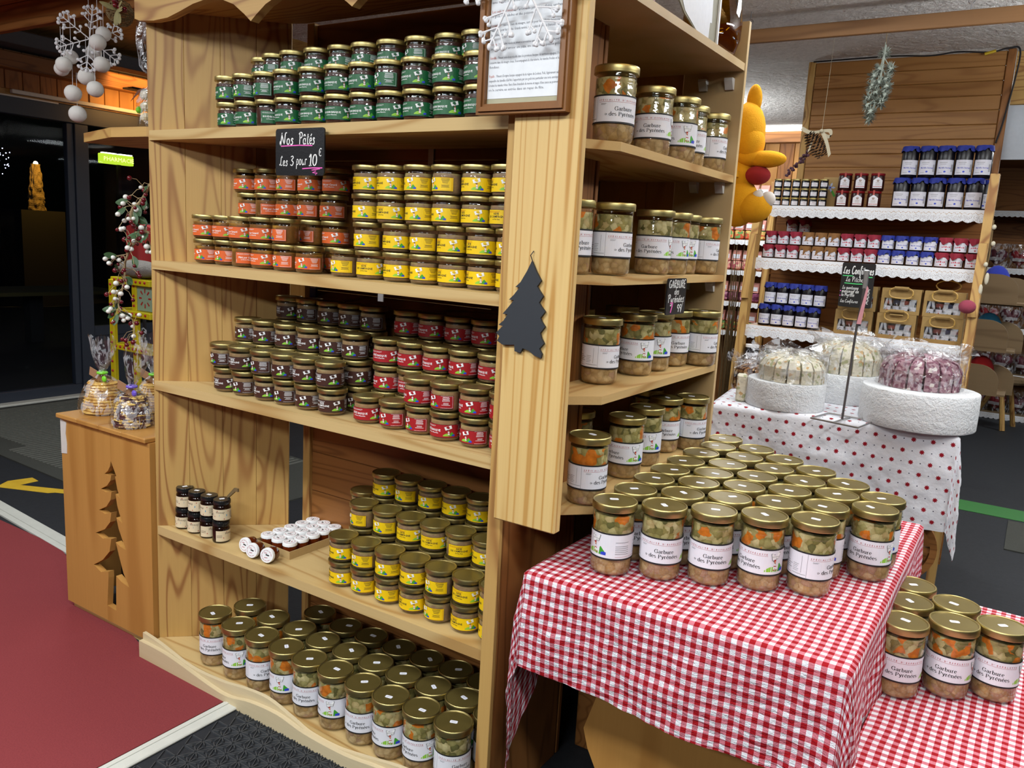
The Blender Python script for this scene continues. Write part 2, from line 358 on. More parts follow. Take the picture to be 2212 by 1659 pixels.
# ------------------------------------------------------------------ materials
pine = {a: wood('pine_'+a, hx('#caa562'), hx('#94673a'), hx('#9c6e38'), a, 8, 78, .5, .6) for a in 'XYZ'}
pale = {a: wood('pale_spruce_'+a, hx('#dcbf82'), hx('#b58644'), hx('#ba9052'), a, 22, 34, .5, .3, .6, along=.018) for a in 'XYZ'}
brownw = {a: wood('brown_pine_'+a, hx('#a06a38'), hx('#774a22'), hx('#5a3616'), a, 9, 60, .5, .4) for a in 'XYZ'}
battw = wood('batten_pine', hx('#86603a'), hx('#6b4824'), hx('#573818'), 'X', 8, 24, .6, .4)
honey = {a: wood('honey_pine_'+a, hx('#be8c4a'), hx('#a67438'), hx('#8b5c28'), a, 6, 22, .42, .3) for a in 'XYZ'}
shelfw = wood('worn_shelf_pine', hx('#cdb27c'), hx('#a9834c'), hx('#a48352'), 'X', 7, 55, .6, .35, flat='Z')
shelfy = wood('worn_side_shelf_pine', hx('#ccae76'), hx('#a67c44'), hx('#a37c48'), 'Y', 7, 55, .6, .35, flat='Z')
kickw = wood('bleached_kick_pine', hx('#d6c6a2'), hx('#c5b088'), hx('#ad9870'), 'X', 6, 14, .6, .2)
panelw = wood('partition_pine', hx('#a97a45'), hx('#8c5f30'), hx('#74491f'), 'X', 9, 60, .5, .5)
ply = wood('pale_side_panel', hx('#c9ae80'), hx('#bb9d6d'), hx('#ad8d5c'), 'Z', 5, 12, .55, .0, .3)
oldw = wood('grey_board', hx('#7d684c'), hx('#665238'), hx('#524028'), 'X', 8, 24, .6, .4)
def gold(name, col, rough, metal=1):
    t = NT(name); v = t.obj(2.0); n = t.noise(v, 35, 3)
    c = t.mix(n, tuple(x*.82 for x in col), col)
    r = t.math('MULTIPLY_ADD', n, .16, rough-.08)
    return t.done(t.bsdf(c, r, metal, .5, t.bump(t.noise(v, 14, 2), .25, .002)))
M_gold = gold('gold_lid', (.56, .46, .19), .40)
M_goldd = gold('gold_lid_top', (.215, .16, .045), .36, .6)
def glassm(name, tint=(1, 1, 1), gloss=.02, refl=1.0, ior=1.45, bump=0, bscale=30, base=0.0):
    t = NT(name); tr = t.n('ShaderNodeBsdfTransparent'); tr.inputs[0].default_value = tint+(1,)
    g = t.n('ShaderNodeBsdfGlossy'); g.inputs['Roughness'].default_value = gloss
    f = t.n('ShaderNodeFresnel'); f.inputs['IOR'].default_value = ior
    if bump:
        b = t.bump(t.noise(t.obj(1.0), bscale, 2), bump, .01); t.l(b, g.inputs['Normal']); t.l(b, f.inputs['Normal'])
    m = t.n('ShaderNodeMixShader'); t.l(t.math('MULTIPLY_ADD', t.math('MULTIPLY', f.outputs[0], t.math('SUBTRACT', 1, t.n('ShaderNodeNewGeometry').outputs['Backfacing'])), refl, base), m.inputs[0]); t.l(tr.outputs[0], m.inputs[1]); t.l(g.outputs[0], m.inputs[2])
    return t.done(m)
M_glass = glassm('jar_glass', (.99, .995, .985), .04, 1.5, 1.5, .12, 40)
def cello():
    t = NT('cellophane'); tr = t.n('ShaderNodeBsdfTransparent'); g = t.n('ShaderNodeBsdfGlossy'); g.inputs['Roughness'].default_value = .12
    d = t.n('ShaderNodeBsdfTranslucent'); d.inputs[0].default_value = (.85, .87, .9, 1); v = t.obj(); bm = t.bump(t.noise(v, 45, 3), .45, .008); t.l(bm, g.inputs['Normal'])
    f = t.n('ShaderNodeFresnel'); f.inputs['IOR'].default_value = 1.5; t.l(bm, f.inputs['Normal'])
    m = t.n('ShaderNodeMixShader'); t.l(t.math('MULTIPLY_ADD', t.math('MINIMUM', t.math('MULTIPLY', f.outputs[0], t.math('MULTIPLY_ADD', t.n('ShaderNodeNewGeometry').outputs['Backfacing'], -.8, 1)), .5), .9, .05), m.inputs[0]); t.l(tr.outputs[0], m.inputs[1]); t.l(g.outputs[0], m.inputs[2])
    m2 = t.n('ShaderNodeMixShader'); t.l(t.math('MULTIPLY', t.math('GREATER_THAN', t.noise(t.vmul(v, (1, 1, .5)), 28, 3, .6, 1),   .54), .26), m2.inputs[0]); t.l(m.outputs[0], m2.inputs[1])  # scattered white flecks, highlights painted into the film colour
    d2 = t.n('ShaderNodeBsdfDiffuse'); d2.inputs[0].default_value = (.8, .82, .86, 1); t.l(d2.outputs[0], m2.inputs[2]); return t.done(m2)
M_cello = cello()
M_pane = glassm('window_glass', (.93, .95, .97), .02, .3, 1.4)
M_amber = glassm('amber_glass', (.62, .40, .05), .02, 1.0, 1.5, .1, 14, .05)
def stew(name, hot):
    """cooked vegetables: cells of cream, green and carrot above, beans and meat below"""
    t = NT(name); v = t.obj(5.0); raw = t.obj()
    w = t.vadd(v, t.vmul(t.n('ShaderNodeTexNoise').outputs['Color'], (.0, .0, .0)))
    nz = t.n('ShaderNodeTexNoise'); t.l(v, nz.inputs['Vector']); nz.inputs['Scale'].default_value = 60
    w = t.vadd(v, t.vmul(nz.outputs['Color'], (.012, .012, .012)))
    cell = t.n('ShaderNodeTexVoronoi'); t.l(w, cell.inputs['Vector']); cell.inputs['Scale'].default_value = 62
    sp = t.n('ShaderNodeSeparateColor'); t.l(cell.outputs['Color'], sp.inputs[0])
    big = t.n('ShaderNodeTexVoronoi'); t.l(w, big.inputs['Vector']); big.inputs['Scale'].default_value = 40
    sb = t.n('ShaderNodeSeparateColor'); t.l(big.outputs['Color'], sb.inputs[0])
    veg = t.ramp(sp.outputs[0], [(0, hx('#9c9258')), (.2, hx('#cabf8a')), (.38, hx('#7a7440')), (.5, hx('#d8cc9c')), (.68, hx('#a49c64')), (.84, hx('#55582e')), (.92, hx('#ccb684'))], 'CONSTANT')
    carrot = t.math('GREATER_THAN', sb.outputs[1], .80)
    veg = t.mix(carrot, veg, hx('#e07c1c'))
    bean = t.ramp(sp.outputs[1], [(0, hx('#b89a6c')), (.3, hx('#cdb286')), (.55, hx('#a8885c')), (.75, hx('#b28e76')), (.9, hx('#bd9a62'))], 'CONSTANT')
    z = t.n('ShaderNodeSeparateXYZ'); t.l(raw, z.inputs[0])
    h = t.math('ADD', z.outputs[2], t.math('MULTIPLY_ADD', t.noise(v, 30, 1), .05, -.025))
    hm = t.ramp(t.math('MULTIPLY', h, 6), [(.26, (0, 0, 0)), (.36, (1, 1, 1))])
    c = t.mix(hm, bean, veg)
    edge = t.ramp(cell.outputs['Distance'], [(.0, (1, 1, 1)), (.012, (1, 1, 1)), (.02, (.62, .58, .5))])
    veg2 = t.mix(t.noise(v, 45, 3, .6), hx('#8d8448'), hx('#c4b780')); c = t.mix(t.math('MULTIPLY_ADD', carrot, -.18, .24), c, t.mix(hm, t.mix(t.noise(v, 70, 3, .6), hx('#a68558'), hx('#d2b48a')), veg2))
    ed = t.ramp(t.math('MULTIPLY', cell.outputs['Distance'], 1), [(.35, (1, 1, 1)), (.8, (.6, .55, .45))])
    c = t.mix(.75, c, t.mix(1, c, ed, 'MULTIPLY'))
    c = t.mix(t.math('MULTIPLY', t.noise(v, 150, 3, .7), .75), c, t.mix(1, c, (.5, .47, .38), 'MULTIPLY'))
    b = t.bump(t.math('SUBTRACT', 1, cell.outputs['Distance']), .5, .003)
    return t.done(t.bsdf(c, .4, 0, .3, b))
M_stew = stew('garbure_stew', 1)
def pate(name, a, b, fat):
    t = NT(name); v = t.obj(5.0); n = t.noise(v, 90, 4, .65); f = t.noise(v, 28, 2)
    z = t.n('ShaderNodeSeparateXYZ'); t.l(t.obj(), z.inputs[0])
    c = t.mix(n, a, b); m = t.ramp(t.math('ADD', t.math('MULTIPLY', z.outputs[2], 11), t.math('MULTIPLY_ADD', f, .5, -.25)), [(.58, (0, 0, 0)), (.7, (.75, .75, .75))])
    return t.done(t.bsdf(t.mix(m, c, fat), .4, 0, .3, t.bump(n, .3, .002)))
PATE = {'green': pate('blood_sausage_pate', hx('#2a1410'), hx('#4d2a20'), hx('#4a2c20')), 'orange': pate('duck_pate', hx('#8a5a24'), hx('#5d3a1c'), hx('#b3842e')),
        'yellow': pate('goose_fat_pate', hx('#a08464'), hx('#6a5038'), hx('#a89c5c')), 'brown': pate('country_pate', hx('#a0845f'), hx('#75583c'), hx('#a89c70')),
        'red': pate('basque_pate', hx('#a98862'), hx('#80593a'), hx('#a89c62'))}
ink = plain('ink_black', (.012, .012, .014), .6); inkg = plain('ink_grey', (.16, .16, .18), .6); inkr = plain('ink_red', (.42, .03, .04), .6)
white = plain('label_white', (.78, .78, .84), .55, vary=.02); pwhite = plain('print_white', (.85, .85, .85), .6, vary=.02)
grn = plain('print_green', hx('#3f9e2c'), .55); lgrn = plain('print_light_green', hx('#8cc63a'), .55); blu = plain('print_blue', hx('#2a44c4'), .55)
skin = plain('print_skin', hx('#d89a78'), .6); dred = plain('print_beret_red', hx('#a8171c'), .6)
BASE = {'green': plain('label_green', hx('#0e5a30'), .45), 'orange': plain('label_orange', hx('#d9622a'), .45), 'yellow': plain('label_yellow', hx('#ecc40c'), .45),
        'brown': plain('label_brown', hx('#42241c'), .45), 'red': plain('label_red', hx('#a01a20'), .45)}
orng_ink = plain('ink_orange', hx('#c8641c'), .6)
# ------------------------------------------------------------------ jar parts (shared meshes)
def mascot(F, u, v, k, out=None):
    """flag bearer on a green hill; u,v = foot point, k = height of the figure"""
    I = dict(w=1, g=2, l=3, b=4, s=5, r=6, k=7)
    top = [(u-.95*k+i*.19*k, v-.02*k+.34*k*max(0, math.sin(PI*i/7))) for i in range(8)]
    F.strip([(p[0], v-.16*k) for p in top], top, I['l'], 1)
    F.strip([(u+.1*k, v-.16*k), (u+.5*k, v-.16*k), (u+.8*k, v-.16*k), (u+1.05*k, v-.16*k)], [(u+.1*k, v+.08*k), (u+.55*k, v+.62*k), (u+.8*k, v+.36*k), (u+1.05*k, v+.1*k)], I['g'], 2)
    F.strip([(u+.6*k, v-.16*k), (u+.85*k, v-.16*k), (u+1.1*k, v-.16*k)], [(u+.6*k, v+.08*k), (u+.85*k, v+.16*k), (u+1.12*k, v+.12*k)], I['b'], 3)
    for du in (-.16, .1):                                                          # legs
        F.poly([(u+du*k, v+.02*k), (u+(du+.13)*k, v), (u+.1*k+du*.3*k, v+.36*k), (u-.04*k+du*.3*k, v+.36*k)], I['w'], 4)
        F.poly([(u+du*k, v-.02*k), (u+(du+.18)*k, v-.02*k), (u+(du+.15)*k, v+.06*k), (u+du*k, v+.06*k)], I['r'], 5)
    F.poly([(u-.12*k, v+.34*k), (u+.16*k, v+.32*k), (u+.14*k, v+.66*k), (u-.14*k, v+.66*k)], I['w'], 5)
    F.poly([(u-.13*k, v+.34*k), (u+.17*k, v+.31*k), (u+.17*k, v+.39*k), (u-.13*k, v+.42*k)], I['r'], 6)
    F.poly([(u-.1*k, v+.62*k), (u+.1*k, v+.62*k), (u+.02*k, v+.74*k)], I['r'], 6)
    F.poly([(u+c*.1*k-.01*k, v+.78*k+s*.11*k) for c, s in [(math.cos(a*PI/4), math.sin(a*PI/4)) for a in range(8)]], I['s'], 7)
    F.poly([(u-.16*k, v+.82*k), (u+.1*k, v+.86*k), (u+.06*k, v+.97*k), (u-.1*k, v+.97*k)], I['r' if out else 'k'], 8)
    F.poly([(u+.1*k, v+.5*k), (u+.15*k, v+.46*k), (u-.28*k, v+1.02*k), (u-.33*k, v+1.0*k)], I['k'], 6)
    fl = [(u-.42*k, v+1.5*k), (u+.5*k, v+1.62*k), (u+.34*k, v+1.06*k), (u-.28*k, v+.9*k)] if out else [(u-.78*k, v+1.42*k), (u+.42*k, v+1.76*k), (u+.58*k, v+1.20*k), (u-.52*k, v+.86*k)]
    cx = sum(p[0] for p in fl)/4; cyy = sum(p[1] for p in fl)/4
    if out: F.poly([(cx+(a-cx)*1.09, cyy+(b-cyy)*1.09) for a, b in fl], I['k'], 7)
    F.poly(fl, I['w'], 8)
    F.text('LA PITCHOULI', u-.34*k, v+1.2*k, .15*k, I['k'], 9, sx=.75)
    if out:
        F.poly([(u-.3*k, v+1.47*k), (u-.1*k, v+1.42*k), (u+.0*k, v+1.5*k), (u-.12*k, v+1.46*k)], I['k'], 9); F.poly([(u-.1*k, v+1.02*k), (u+.16*k, v+1.06*k), (u+.2*k, v+1.12*k), (u+.04*k, v+1.06*k)], I['k'], 9)
TITLES = {'green': [('BOUDIN BASQUE', .0058, 0), ('au Piment d\'Espelette', .0032, -.0055)], 'orange': [('Pâté pur Canard', .0062, 0), ('au Piment d\'Espelette', .0034, -.0055)],
          'yellow': [('PÂTÉ', .0056, .0055), ('DE CAMPAGNE', .0060, -.001), ('au Foie Gras', .0034, -.0062)], 'brown': [('PÂTÉ', .0058, .0052), ('DE CAMPAGNE', .0058, -.001), ('à l\'Ancienne', .0032, -.006)],
          'red': [('PÂTÉ BASQUE', .0066, 0), ('au Piment d\'Espelette', .0036, -.0058)]}
def small_label(colr):
    mb = MB(); R = .0407; F = Flat(mb, cylmap(R, .012, .00012)); dg = PI/180*R
    th = 0 if colr != 'yellow' else 7                     # white print, black on yellow
    u0, u1 = -50*dg, 146*dg
    F.rect(u0, 0, u1, .035, 0, 0)
    F.rect(u0, 0, u1, .0009, 7, 1); F.rect(u0, .0342, u1, .035, 7, 1)
    ti = 7 if colr == 'yellow' else 1
    for s, z, dv in TITLES[colr]: F.text(s, -2*dg, .0165+dv, z*1.22, ti, 2, 'C', bold=.022)
    hd = 8 if colr in ('yellow',) else 1
    F.text('SPÉCIALITÉ D\'ESPELETTE', -44*dg, .0288, .0034, hd, 2, sx=1.1); F.rect(-44*dg, .0277, 8*dg, .0281, hd, 2)
    mascot(F, 64*dg, .0068, .0152)
    q = random.Random(len(colr))
    il = ti if colr != 'yellow' else 7
    for i in range(9):
        if i == 5: continue
        w = q.uniform(.55, 1)*17*dg
        F.rect(117*dg-w, .0305-i*.0026, 117*dg+w, .0305-i*.0026+.0009, il, 2)
    for a, b, c, d in ((97, 142, .0333, .0337), (97, 142, .0023, .0028)): F.rect(a*dg, c, b*dg, d, hd, 3)
    F.rect(141.5*dg, .0023, 142.3*dg, .0337, hd, 3); F.rect(-49*dg, .002, -48.6*dg, .033, hd, 2)
    for i in range(4): F.rect(-47.5*dg, .012-i*.002, -45*dg, .0127-i*.002, ti, 2)
    return mb.mesh('label', [BASE[colr], pwhite, grn, lgrn, blu, skin, dred, ink, orng_ink])
def jar_meshes_small():
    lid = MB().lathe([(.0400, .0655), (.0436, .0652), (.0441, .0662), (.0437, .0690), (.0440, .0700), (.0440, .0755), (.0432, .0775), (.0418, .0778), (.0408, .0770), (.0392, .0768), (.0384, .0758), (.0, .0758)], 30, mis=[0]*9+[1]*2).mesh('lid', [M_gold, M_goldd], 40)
    glass = MB().lathe([(.0, .0015), (.027, .0), (.0335, .0012), (.0385, .0055), (.0402, .0105), (.0402, .0500), (.0396, .0530), (.0402, .0545), (.0402, .0580), (.0392, .0600), (.0398, .0620), (.0398, .0660)], 30, cap=False).mesh('glass', M_glass, 60)
    cont = MB().lathe([(.0, .003), (.031, .003), (.0368, .0065), (.0386, .0115), (.0386, .052), (.0380, .0565), (.0, .0565)], 30)
    C = {k: cont.mesh('contents', m, 50) for k, m in PATE.items()}
    return lid, glass, C
LID_S, GLASS_S, CONT_S = jar_meshes_small()
LAB_S = {k: small_label(k) for k in BASE}
def small_jar(colr, p, label, group, rz=None):
    x, y, z, yaw = p
    t = thing('pate_jar', label, 'jar', (x, y, z), math.radians(yaw), group)
    ob('glass', GLASS_S, t); ob('contents', CONT_S[colr], t); ob('label', LAB_S[colr], t); ob('lid', LID_S, t)
    return t
def big_label():
    mb = MB(); R = .0499; F = Flat(mb, cylmap(R, .046, .00014)); d = PI/180*R; H = .060
    F.rect(-77*d, 0, 180*d, H, 0, 1); F.rect(-180*d, 0, -77*d, H, 0, 0)
    F.rect(-77*d, -.0024, 180*d, .0014, 7, 2); F.rect(-77*d, H-.0014, 180*d, H+.0024, 7, 2)
    F.rect(-180*d, -.0024, -77*d, .0014, 7, 1); F.rect(-180*d, H-.0014, -77*d, H+.0024, 7, 1)
    F.rect(-77.5*d, 0, -76.8*d, H, 9, 2)
    for s, v in (('Garbure', .0262), ('des Pyrénées', .0142)): F.geo(serifgeo(s, 1.22), 2*d, v, .0061, 7, 3, 'C')
    u = -70*d
    for ch in 'SPÉCIALITÉ D\'ESPELETTE': 
        if ch != ' ': F.text(ch, u, .0478, .0047, 8, 3, bold=.03)
        u += .0052
    F.rect(-71*d, .0452, 60*d, .0457, 8, 3)
    for i in range(2): F.rect(-64*d, .0412-i*.0021, (-48-3*i)*d, .0419-i*.0021, 9, 3)
    cu, cv = -48*d, .0175                                     # recycling ring
    for k in range(10):
        a0, a1 = k*32, k*32+32
        P = lambda r, a: (cu+r*math.cos(math.radians(a)), cv+r*math.sin(math.radians(a)))
        F.poly([P(.0014, a0), P(.0022, a0), P(.0022, a1), P(.0014, a1)], 7, 3)
    F.poly([(cu+.0006, cv-.0012), (cu+.0034, cv-.0004), (cu+.002, cv+.0014)], 7, 4)
    mascot(F, 82*d, .012, .026, True)
    q = random.Random(5)
    for c0, ln in ((140, 50), (200, 42)):
        for i in range(7):
            if i == 1: continue
            w = q.uniform(.45, 1)*ln*d
            uu = c0*d; 
            if c0 > 170: uu = (c0-360)*d
            F.rect(uu, .0405-i*.0047, uu+w if not (c0 < 170 and uu+w > 180*d) else 179*d, .0405-i*.0047+.001, 9, 3)
    F.rect(140*d, .0055, 179*d, .006, 8, 3); F.rect(-179*d, .0055, -120*d, .006, 8, 3)
    F.rect(-92*d, .012, -91.4*d, .052, 7, 2)
    for i in range(5): F.rect(-116*d, .030-i*.004, (-99-2*(i % 3))*d, .0308-i*.004, 9, 2)
    F.rect(-118*d, .0075, -79*d, .0082, 7, 2)
    return mb.mesh('label', [white, pwhite, grn, lgrn, blu, skin, dred, ink, inkr, inkg])
def jar_meshes_big():
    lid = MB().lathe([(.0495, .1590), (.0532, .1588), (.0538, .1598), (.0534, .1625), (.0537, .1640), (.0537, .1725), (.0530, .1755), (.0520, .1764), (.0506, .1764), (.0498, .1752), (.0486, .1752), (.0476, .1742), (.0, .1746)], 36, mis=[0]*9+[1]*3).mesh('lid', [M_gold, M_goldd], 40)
    glass = MB().lathe([(.0, .0015), (.036, .0), (.0425, .0015), (.0470, .0065), (.0488, .0140), (.0492, .0300), (.0492, .1360), (.0486, .1385), (.0494, .1400), (.0494, .1440), (.0486, .1458), (.0493, .1475), (.0493, .1520), (.0484, .1545), (.0488, .1600)], 36, cap=False).mesh('glass', M_glass, 60)
    cont = MB().lathe([(.0, .003), (.040, .003), (.0455, .008), (.0474, .015), (.0476, .136), (.0472, .148), (.0, .148)], 36).mesh('contents', M_stew, 50)
    st = MB().prism([(-.0105, -.004), (-.008, -.006), (.008, -.006), (.0105, -.004), (.0105, .004), (.008, .006), (-.008, .006), (-.0105, .004)], 0, .0004)
    F = Flat(st, lambda u, v, l: (u, v, .0004+l*.0001))
    for i, w in enumerate((.0035, .003, .0035)): F.rect(-.005+i*.0037, -.0008, -.005+i*.0037+w*.7, .0006, 1, 1)
    st = st.mesh('price_sticker', [white, inkg])
    return lid, glass, cont, st
LID_B, GLASS_B, CONT_B, STICK = jar_meshes_big(); LAB_B = big_label()
def big_jar(p, label, group, sticker=True):
    x, y, z, yaw = p
    t = thing('garbure_jar', label, 'jar', (x, y, z), math.radians(yaw), group)
    ob('glass', GLASS_B, t); ob('contents', CONT_B, t); ob('label', LAB_B, t); ob('lid', LID_B, t)
    if sticker:
        a = rnd.uniform(0, 6.28); r = rnd.uniform(.0, .013)
        ob('price_sticker', STICK, t, (r*math.cos(a), r*math.sin(a), .1747), (0, 0, rnd.uniform(-.8, .8)-math.radians(yaw)))
    return t
# ------------------------------------------------------------------ the setting
def struct(name, mb, mats, smooth=None, parent=None):
    o = mb.build(name, mats, parent, smooth=smooth)
    if parent is None: o['kind'] = 'structure'
    return o
def piece(root, name, mb, mats, smooth=None, **p):
    """a part modelled in world coordinates under a thing that stands at its own place"""
    o = mb.build(name, mats, root, smooth=smooth, **p)
    o.location = -(root.matrix_basis.to_translation()); return o
def sub(parent, root, name, mb, mats, smooth=None, **p):
    return mb.build(name, mats, parent, smooth=smooth, **p)
def rough_mat(name, c1, c2, scale, bump, dist, rough=.95, s2=None):
    t = NT(name); v = t.obj(); n = t.noise(v, scale, 5, .7); n2 = t.noise(v, s2 or scale*.3, 2)
    return t.done(t.bsdf(t.mix(t.math('MULTIPLY_ADD', n2, .5, t.math('MULTIPLY', n, .5)), c1, c2), rough, 0, .2, t.bump(n, bump, dist)))
M_carpet = rough_mat('red_carpet', hx('#6f2b2f'), hx('#904042'), 160, .5, .004, s2=420)
M_rubber = rough_mat('black_rubber_floor', hx('#1b1c1f'), hx('#34363a'), 90, .5, .003, .6, 30)
M_rub2 = plain('rubber_ribs', hx('#3c3e41'), .5, vary=.25)
M_alu = rough_mat('brushed_metal_strip', hx('#b9bab2'), hx('#d3d3ca'), 60, .15, .001, .45)
M_stucco = rough_mat('rough_stucco', hx('#a39d98'), hx('#f2eee9'), 26, 1.0, .03, 1.0, 60)
M_dframe = plain('dark_aluminium', hx('#2a303c'), .45)
M_street = plain('night_ground', hx('#16171b'), .9)
fl = MB().box(-14, -4, -.06, 6, 14, 0); struct('floor', fl, M_rubber)
fc = MB(); fc.prism([(-2.0, 1.559), (-2.46, 1.562), (-3.61, 1.872), (-4.35, 1.872), (-7.5, .6), (-6, -3), (-2.0, -3)], .0, .006)
c = fc.build('red_carpet', M_carpet); tag(c, 'red carpet runner in the lower left corner beside the pine cabinet', 'carpet')
tr = MB().box(-1.995, -3, .0, -1.935, 1.552, .009, bev=.003).box(-1.985, -3, .009, -1.972, 1.552, .0115, bev=.001)
o = tr.build('carpet_edge_strip', M_alu); tag(o, 'pale metal threshold strip between red carpet and black rubber matting', 'strip')
d = Vector((-.74, .04)); 
tr = MB(); A, B = Vector((-4.6, 1.985)), Vector((-2.9, 1.855)); n = Vector((-(B-A).y, (B-A).x)).normalized()
tr.prism([tuple(A+n*.035), tuple(A-n*.05), tuple(B-n*.05), tuple(B+n*.035)], .0, .008); tr.prism([tuple(A+n*.012), tuple(A-n*.02), tuple(B-n*.02), tuple(B+n*.012)], .008, .012)
o = tr.build('carpet_edge_strip', M_alu); tag(o, 'pale metal threshold strip running behind the pine cabinet at red carpet edge', 'strip')
# ribbed rubber matting in front of the bookcase: little bars on a triangular net
mt = MB(); s = .052; h = s*math.sqrt(3)/2
def bar2(a, b, w=.0042, z=.006):
    a = Vector(a); b = Vector(b); d = (b-a).normalized(); n = Vector((-d.y, d.x))*w/2
    mt.add([(a.x+n.x, a.y+n.y, 0), (a.x-n.x, a.y-n.y, 0), (b.x-n.x, b.y-n.y, 0), (b.x+n.x, b.y+n.y, 0)]+[(p.x, p.y, z) for p in (a+n*.7, a-n*.7, b-n*.7, b+n*.7)], [(4, 5, 6, 7), (0, 1, 5, 4), (1, 2, 6, 5), (2, 3, 7, 6), (3, 0, 4, 7)])
for j in range(28):
    for i in range(26):
        x = -1.93+i*s+(j % 2)*s/2; y = 1.545-j*h
        if y < .9 or x > -.7: continue
        P = Vector((x, y))
        for Q, R_ in ((P+Vector((s, 0)), P+Vector((s/2, -h))), (P+Vector((s/2, -h)), P+Vector((-s/2, -h)))):
            cc_ = (P+Q+R_)/3
            if x > -1.9:
                for E_ in (P, Q, R_):
                    bar2(cc_+(E_-cc_)*.16, cc_+(E_-cc_)*.86)
        for Q in (P+Vector((s, 0)), P+Vector((s/2, -h)), P+Vector((-s/2, -h))):
            if Q.x > -1.93: bar2(P+(Q-P)*.1, P+(Q-P)*.9, .0035, .0045)
o = mt.build('rubber_mat_ribs', M_rub2); o['kind'] = 'stuff'; tag(o, 'black ribbed rubber matting with a triangular pattern before the bookcase', 'matting')
ld = MB().tube([(-1.50, 1.235, .010), (-1.488, 1.25, .012), (-1.474, 1.262, .010)], [.0012, .0016, .0022], 5).ball((-1.472, 1.265, .0115), .003, 6, 4)
o = ld.build('wood_splinter', pale['X']); tag(o, 'tiny pale wood splinter lying on the black rubber matting', 'splinter')
# ------------------------------------------------------------------ main bookcase
bc = thing('bookcase', 'tall pine bookcase with scalloped valance holding rows of pate jars', 'bookcase', (-1.7, 1.75, 0))
ang = math.atan2(.30, .32)
for i in range(4):                                                # splayed left side of glued boards
    L0 = .4386*i/4; L1 = .4386*(i+1)/4-.0006
    o = MB().box(L0, .0, .04, L1, .022, 2.16, bev=.0008).build('side_board', pine['Z'], bc, (-2.44+1.7, 1.60-1.75, 0), (0, 0, ang))
for i in range(15):                                               # boarded back
    z0 = .05+i*.1392
    piece(bc, 'back_board', MB().box(-2.04, 1.93, z0, -1.0345, 1.945, z0+.137, bev=.002), brownw['X'])
piece(bc, 'back_batten', MB().box(-2.068, 1.915, .05, -2.036, 1.945, 2.14, bev=.002), pine['Z'])
piece(bc, 'side_panel', MB().box(-1.034, 1.602, .0, -1.0245, 1.95, 2.2, bev=.001), brownw['Z'], label='brown right side panel')
piece(bc, 'edge_board', MB().box(-1.062, 1.585, .0, -1.0245, 1.5995, 2.2, bev=.001), pine['Z'])
for z, th in ((1.78, .030), (1.373, .028), (.975, .030), (.467, .030), (.053, .028)):
    yf = 1.60 if z > .1 else 1.5565
    mb = MB(); mb.prism([(-2.436, yf), (-1.0345, yf), (-1.0345, 1.928), (-2.07, 1.912), (-2.122, 1.8955), (-2.436, 1.602)], z-th, z)
    piece(bc, 'shelf', mb, shelfw)
piece(bc, 'top_board', MB().prism([(-2.436, 1.60), (-1.0345, 1.60), (-1.0345, 1.928), (-2.07, 1.912), (-2.122, 1.8955)], 2.14, 2.16), pine['X'])
pts = [(-2.455, 2.25), (-2.455, 2.108), (-2.43, 2.100), (-2.36, 2.094), (-2.29, 2.096), (-2.23, 2.108), (-2.17, 2.122), (-2.11, 2.129), (-2.05, 2.124), (-1.99, 2.103), (-1.945, 2.073), (-1.918, 2.052)]
for cx in (-1.918, -1.539): pts += [(cx+.02, 2.066), (cx+.06, 2.090), (cx+.117, 2.110), (cx+.19, 2.120), (cx+.262, 2.110), (cx+.319, 2.090), (cx+.359, 2.066), (cx+.379, 2.052)]
pts += [(-1.14, 2.07), (-1.10, 2.10), (-1.03, 2.12), (-1.03, 2.25)]
piece(bc, 'valance', MB().prism(pts, 1.572, 1.599, 'Y'), pine['X'])
piece(bc, 'face_board', MB().box(-1.027, 1.556, .842, -.858, 1.5845, 2.45, bev=.003), pale['Z'])
def wavy(pts, off, y0, y1, bot=.0):
    P = smoothpath([(x, 0, z) for x, z in pts], 5); top = [(p.x, p.z+off) for p in P]
    return MB().prism(top+[(top[-1][0], bot), (top[0][0], bot)], y0, y1, 'Y')
piece(bc, 'kick_board', wavy([(-2.45, .058), (-2.29, .055), (-2.07, .026), (-1.977, .022), (-1.873, .042), (-1.751, .048), (-1.635, .032), (-1.472, .030), (-1.345, .045), (-1.2, .05), (-1.07, .04)], .008, 1.528, 1.543), kickw)
piece(bc, 'kick_rail', wavy([(-2.45, .080), (-2.36, .070), (-2.19, .042), (-2.03, .047), (-1.92, .063), (-1.81, .069), (-1.70, .045), (-1.63, .028), (-1.52, .026), (-1.41, .042), (-1.25, .068), (-1.07, .06)], .010, 1.5435, 1.5555), kickw)
piece(bc, 'shelf_bracket', MB().box(-1.566, 1.924, 1.62, -1.546, 1.9295, 1.79, bev=.001).ball((-1.556, 1.923, 1.70), .004, 6, 4, 1).ball((-1.556, 1.923, 1.66), .004, 6, 4, 1), [plain('zinc_bracket', (.5, .5, .5), .4, .8), ink])
piece(bc, 'shelf_bracket', MB().box(-1.45, 1.596, 1.325, -1.432, 1.599, 1.3445), MATS['zinc_bracket'])
piece(bc, 'shelf_bracket', MB().box(-2.03, 1.905, 1.22, -2.005, 1.912, 1.36, 0).box(-2.031, 1.904, 1.27, -2.004, 1.913, 1.31, 1), [plain('tape_white', (.6, .6, .62), .4), plain('tape_blue', hx('#1c3f9c'), .4)], label='white strap with a blue band')
piece(bc, 'spacer_block', MB().box(-2.04, 1.90, .27, -1.985, 1.928, .437, bev=.003), plain('white_block', (.62, .60, .56), .5), label='white block below the fourth shelf')
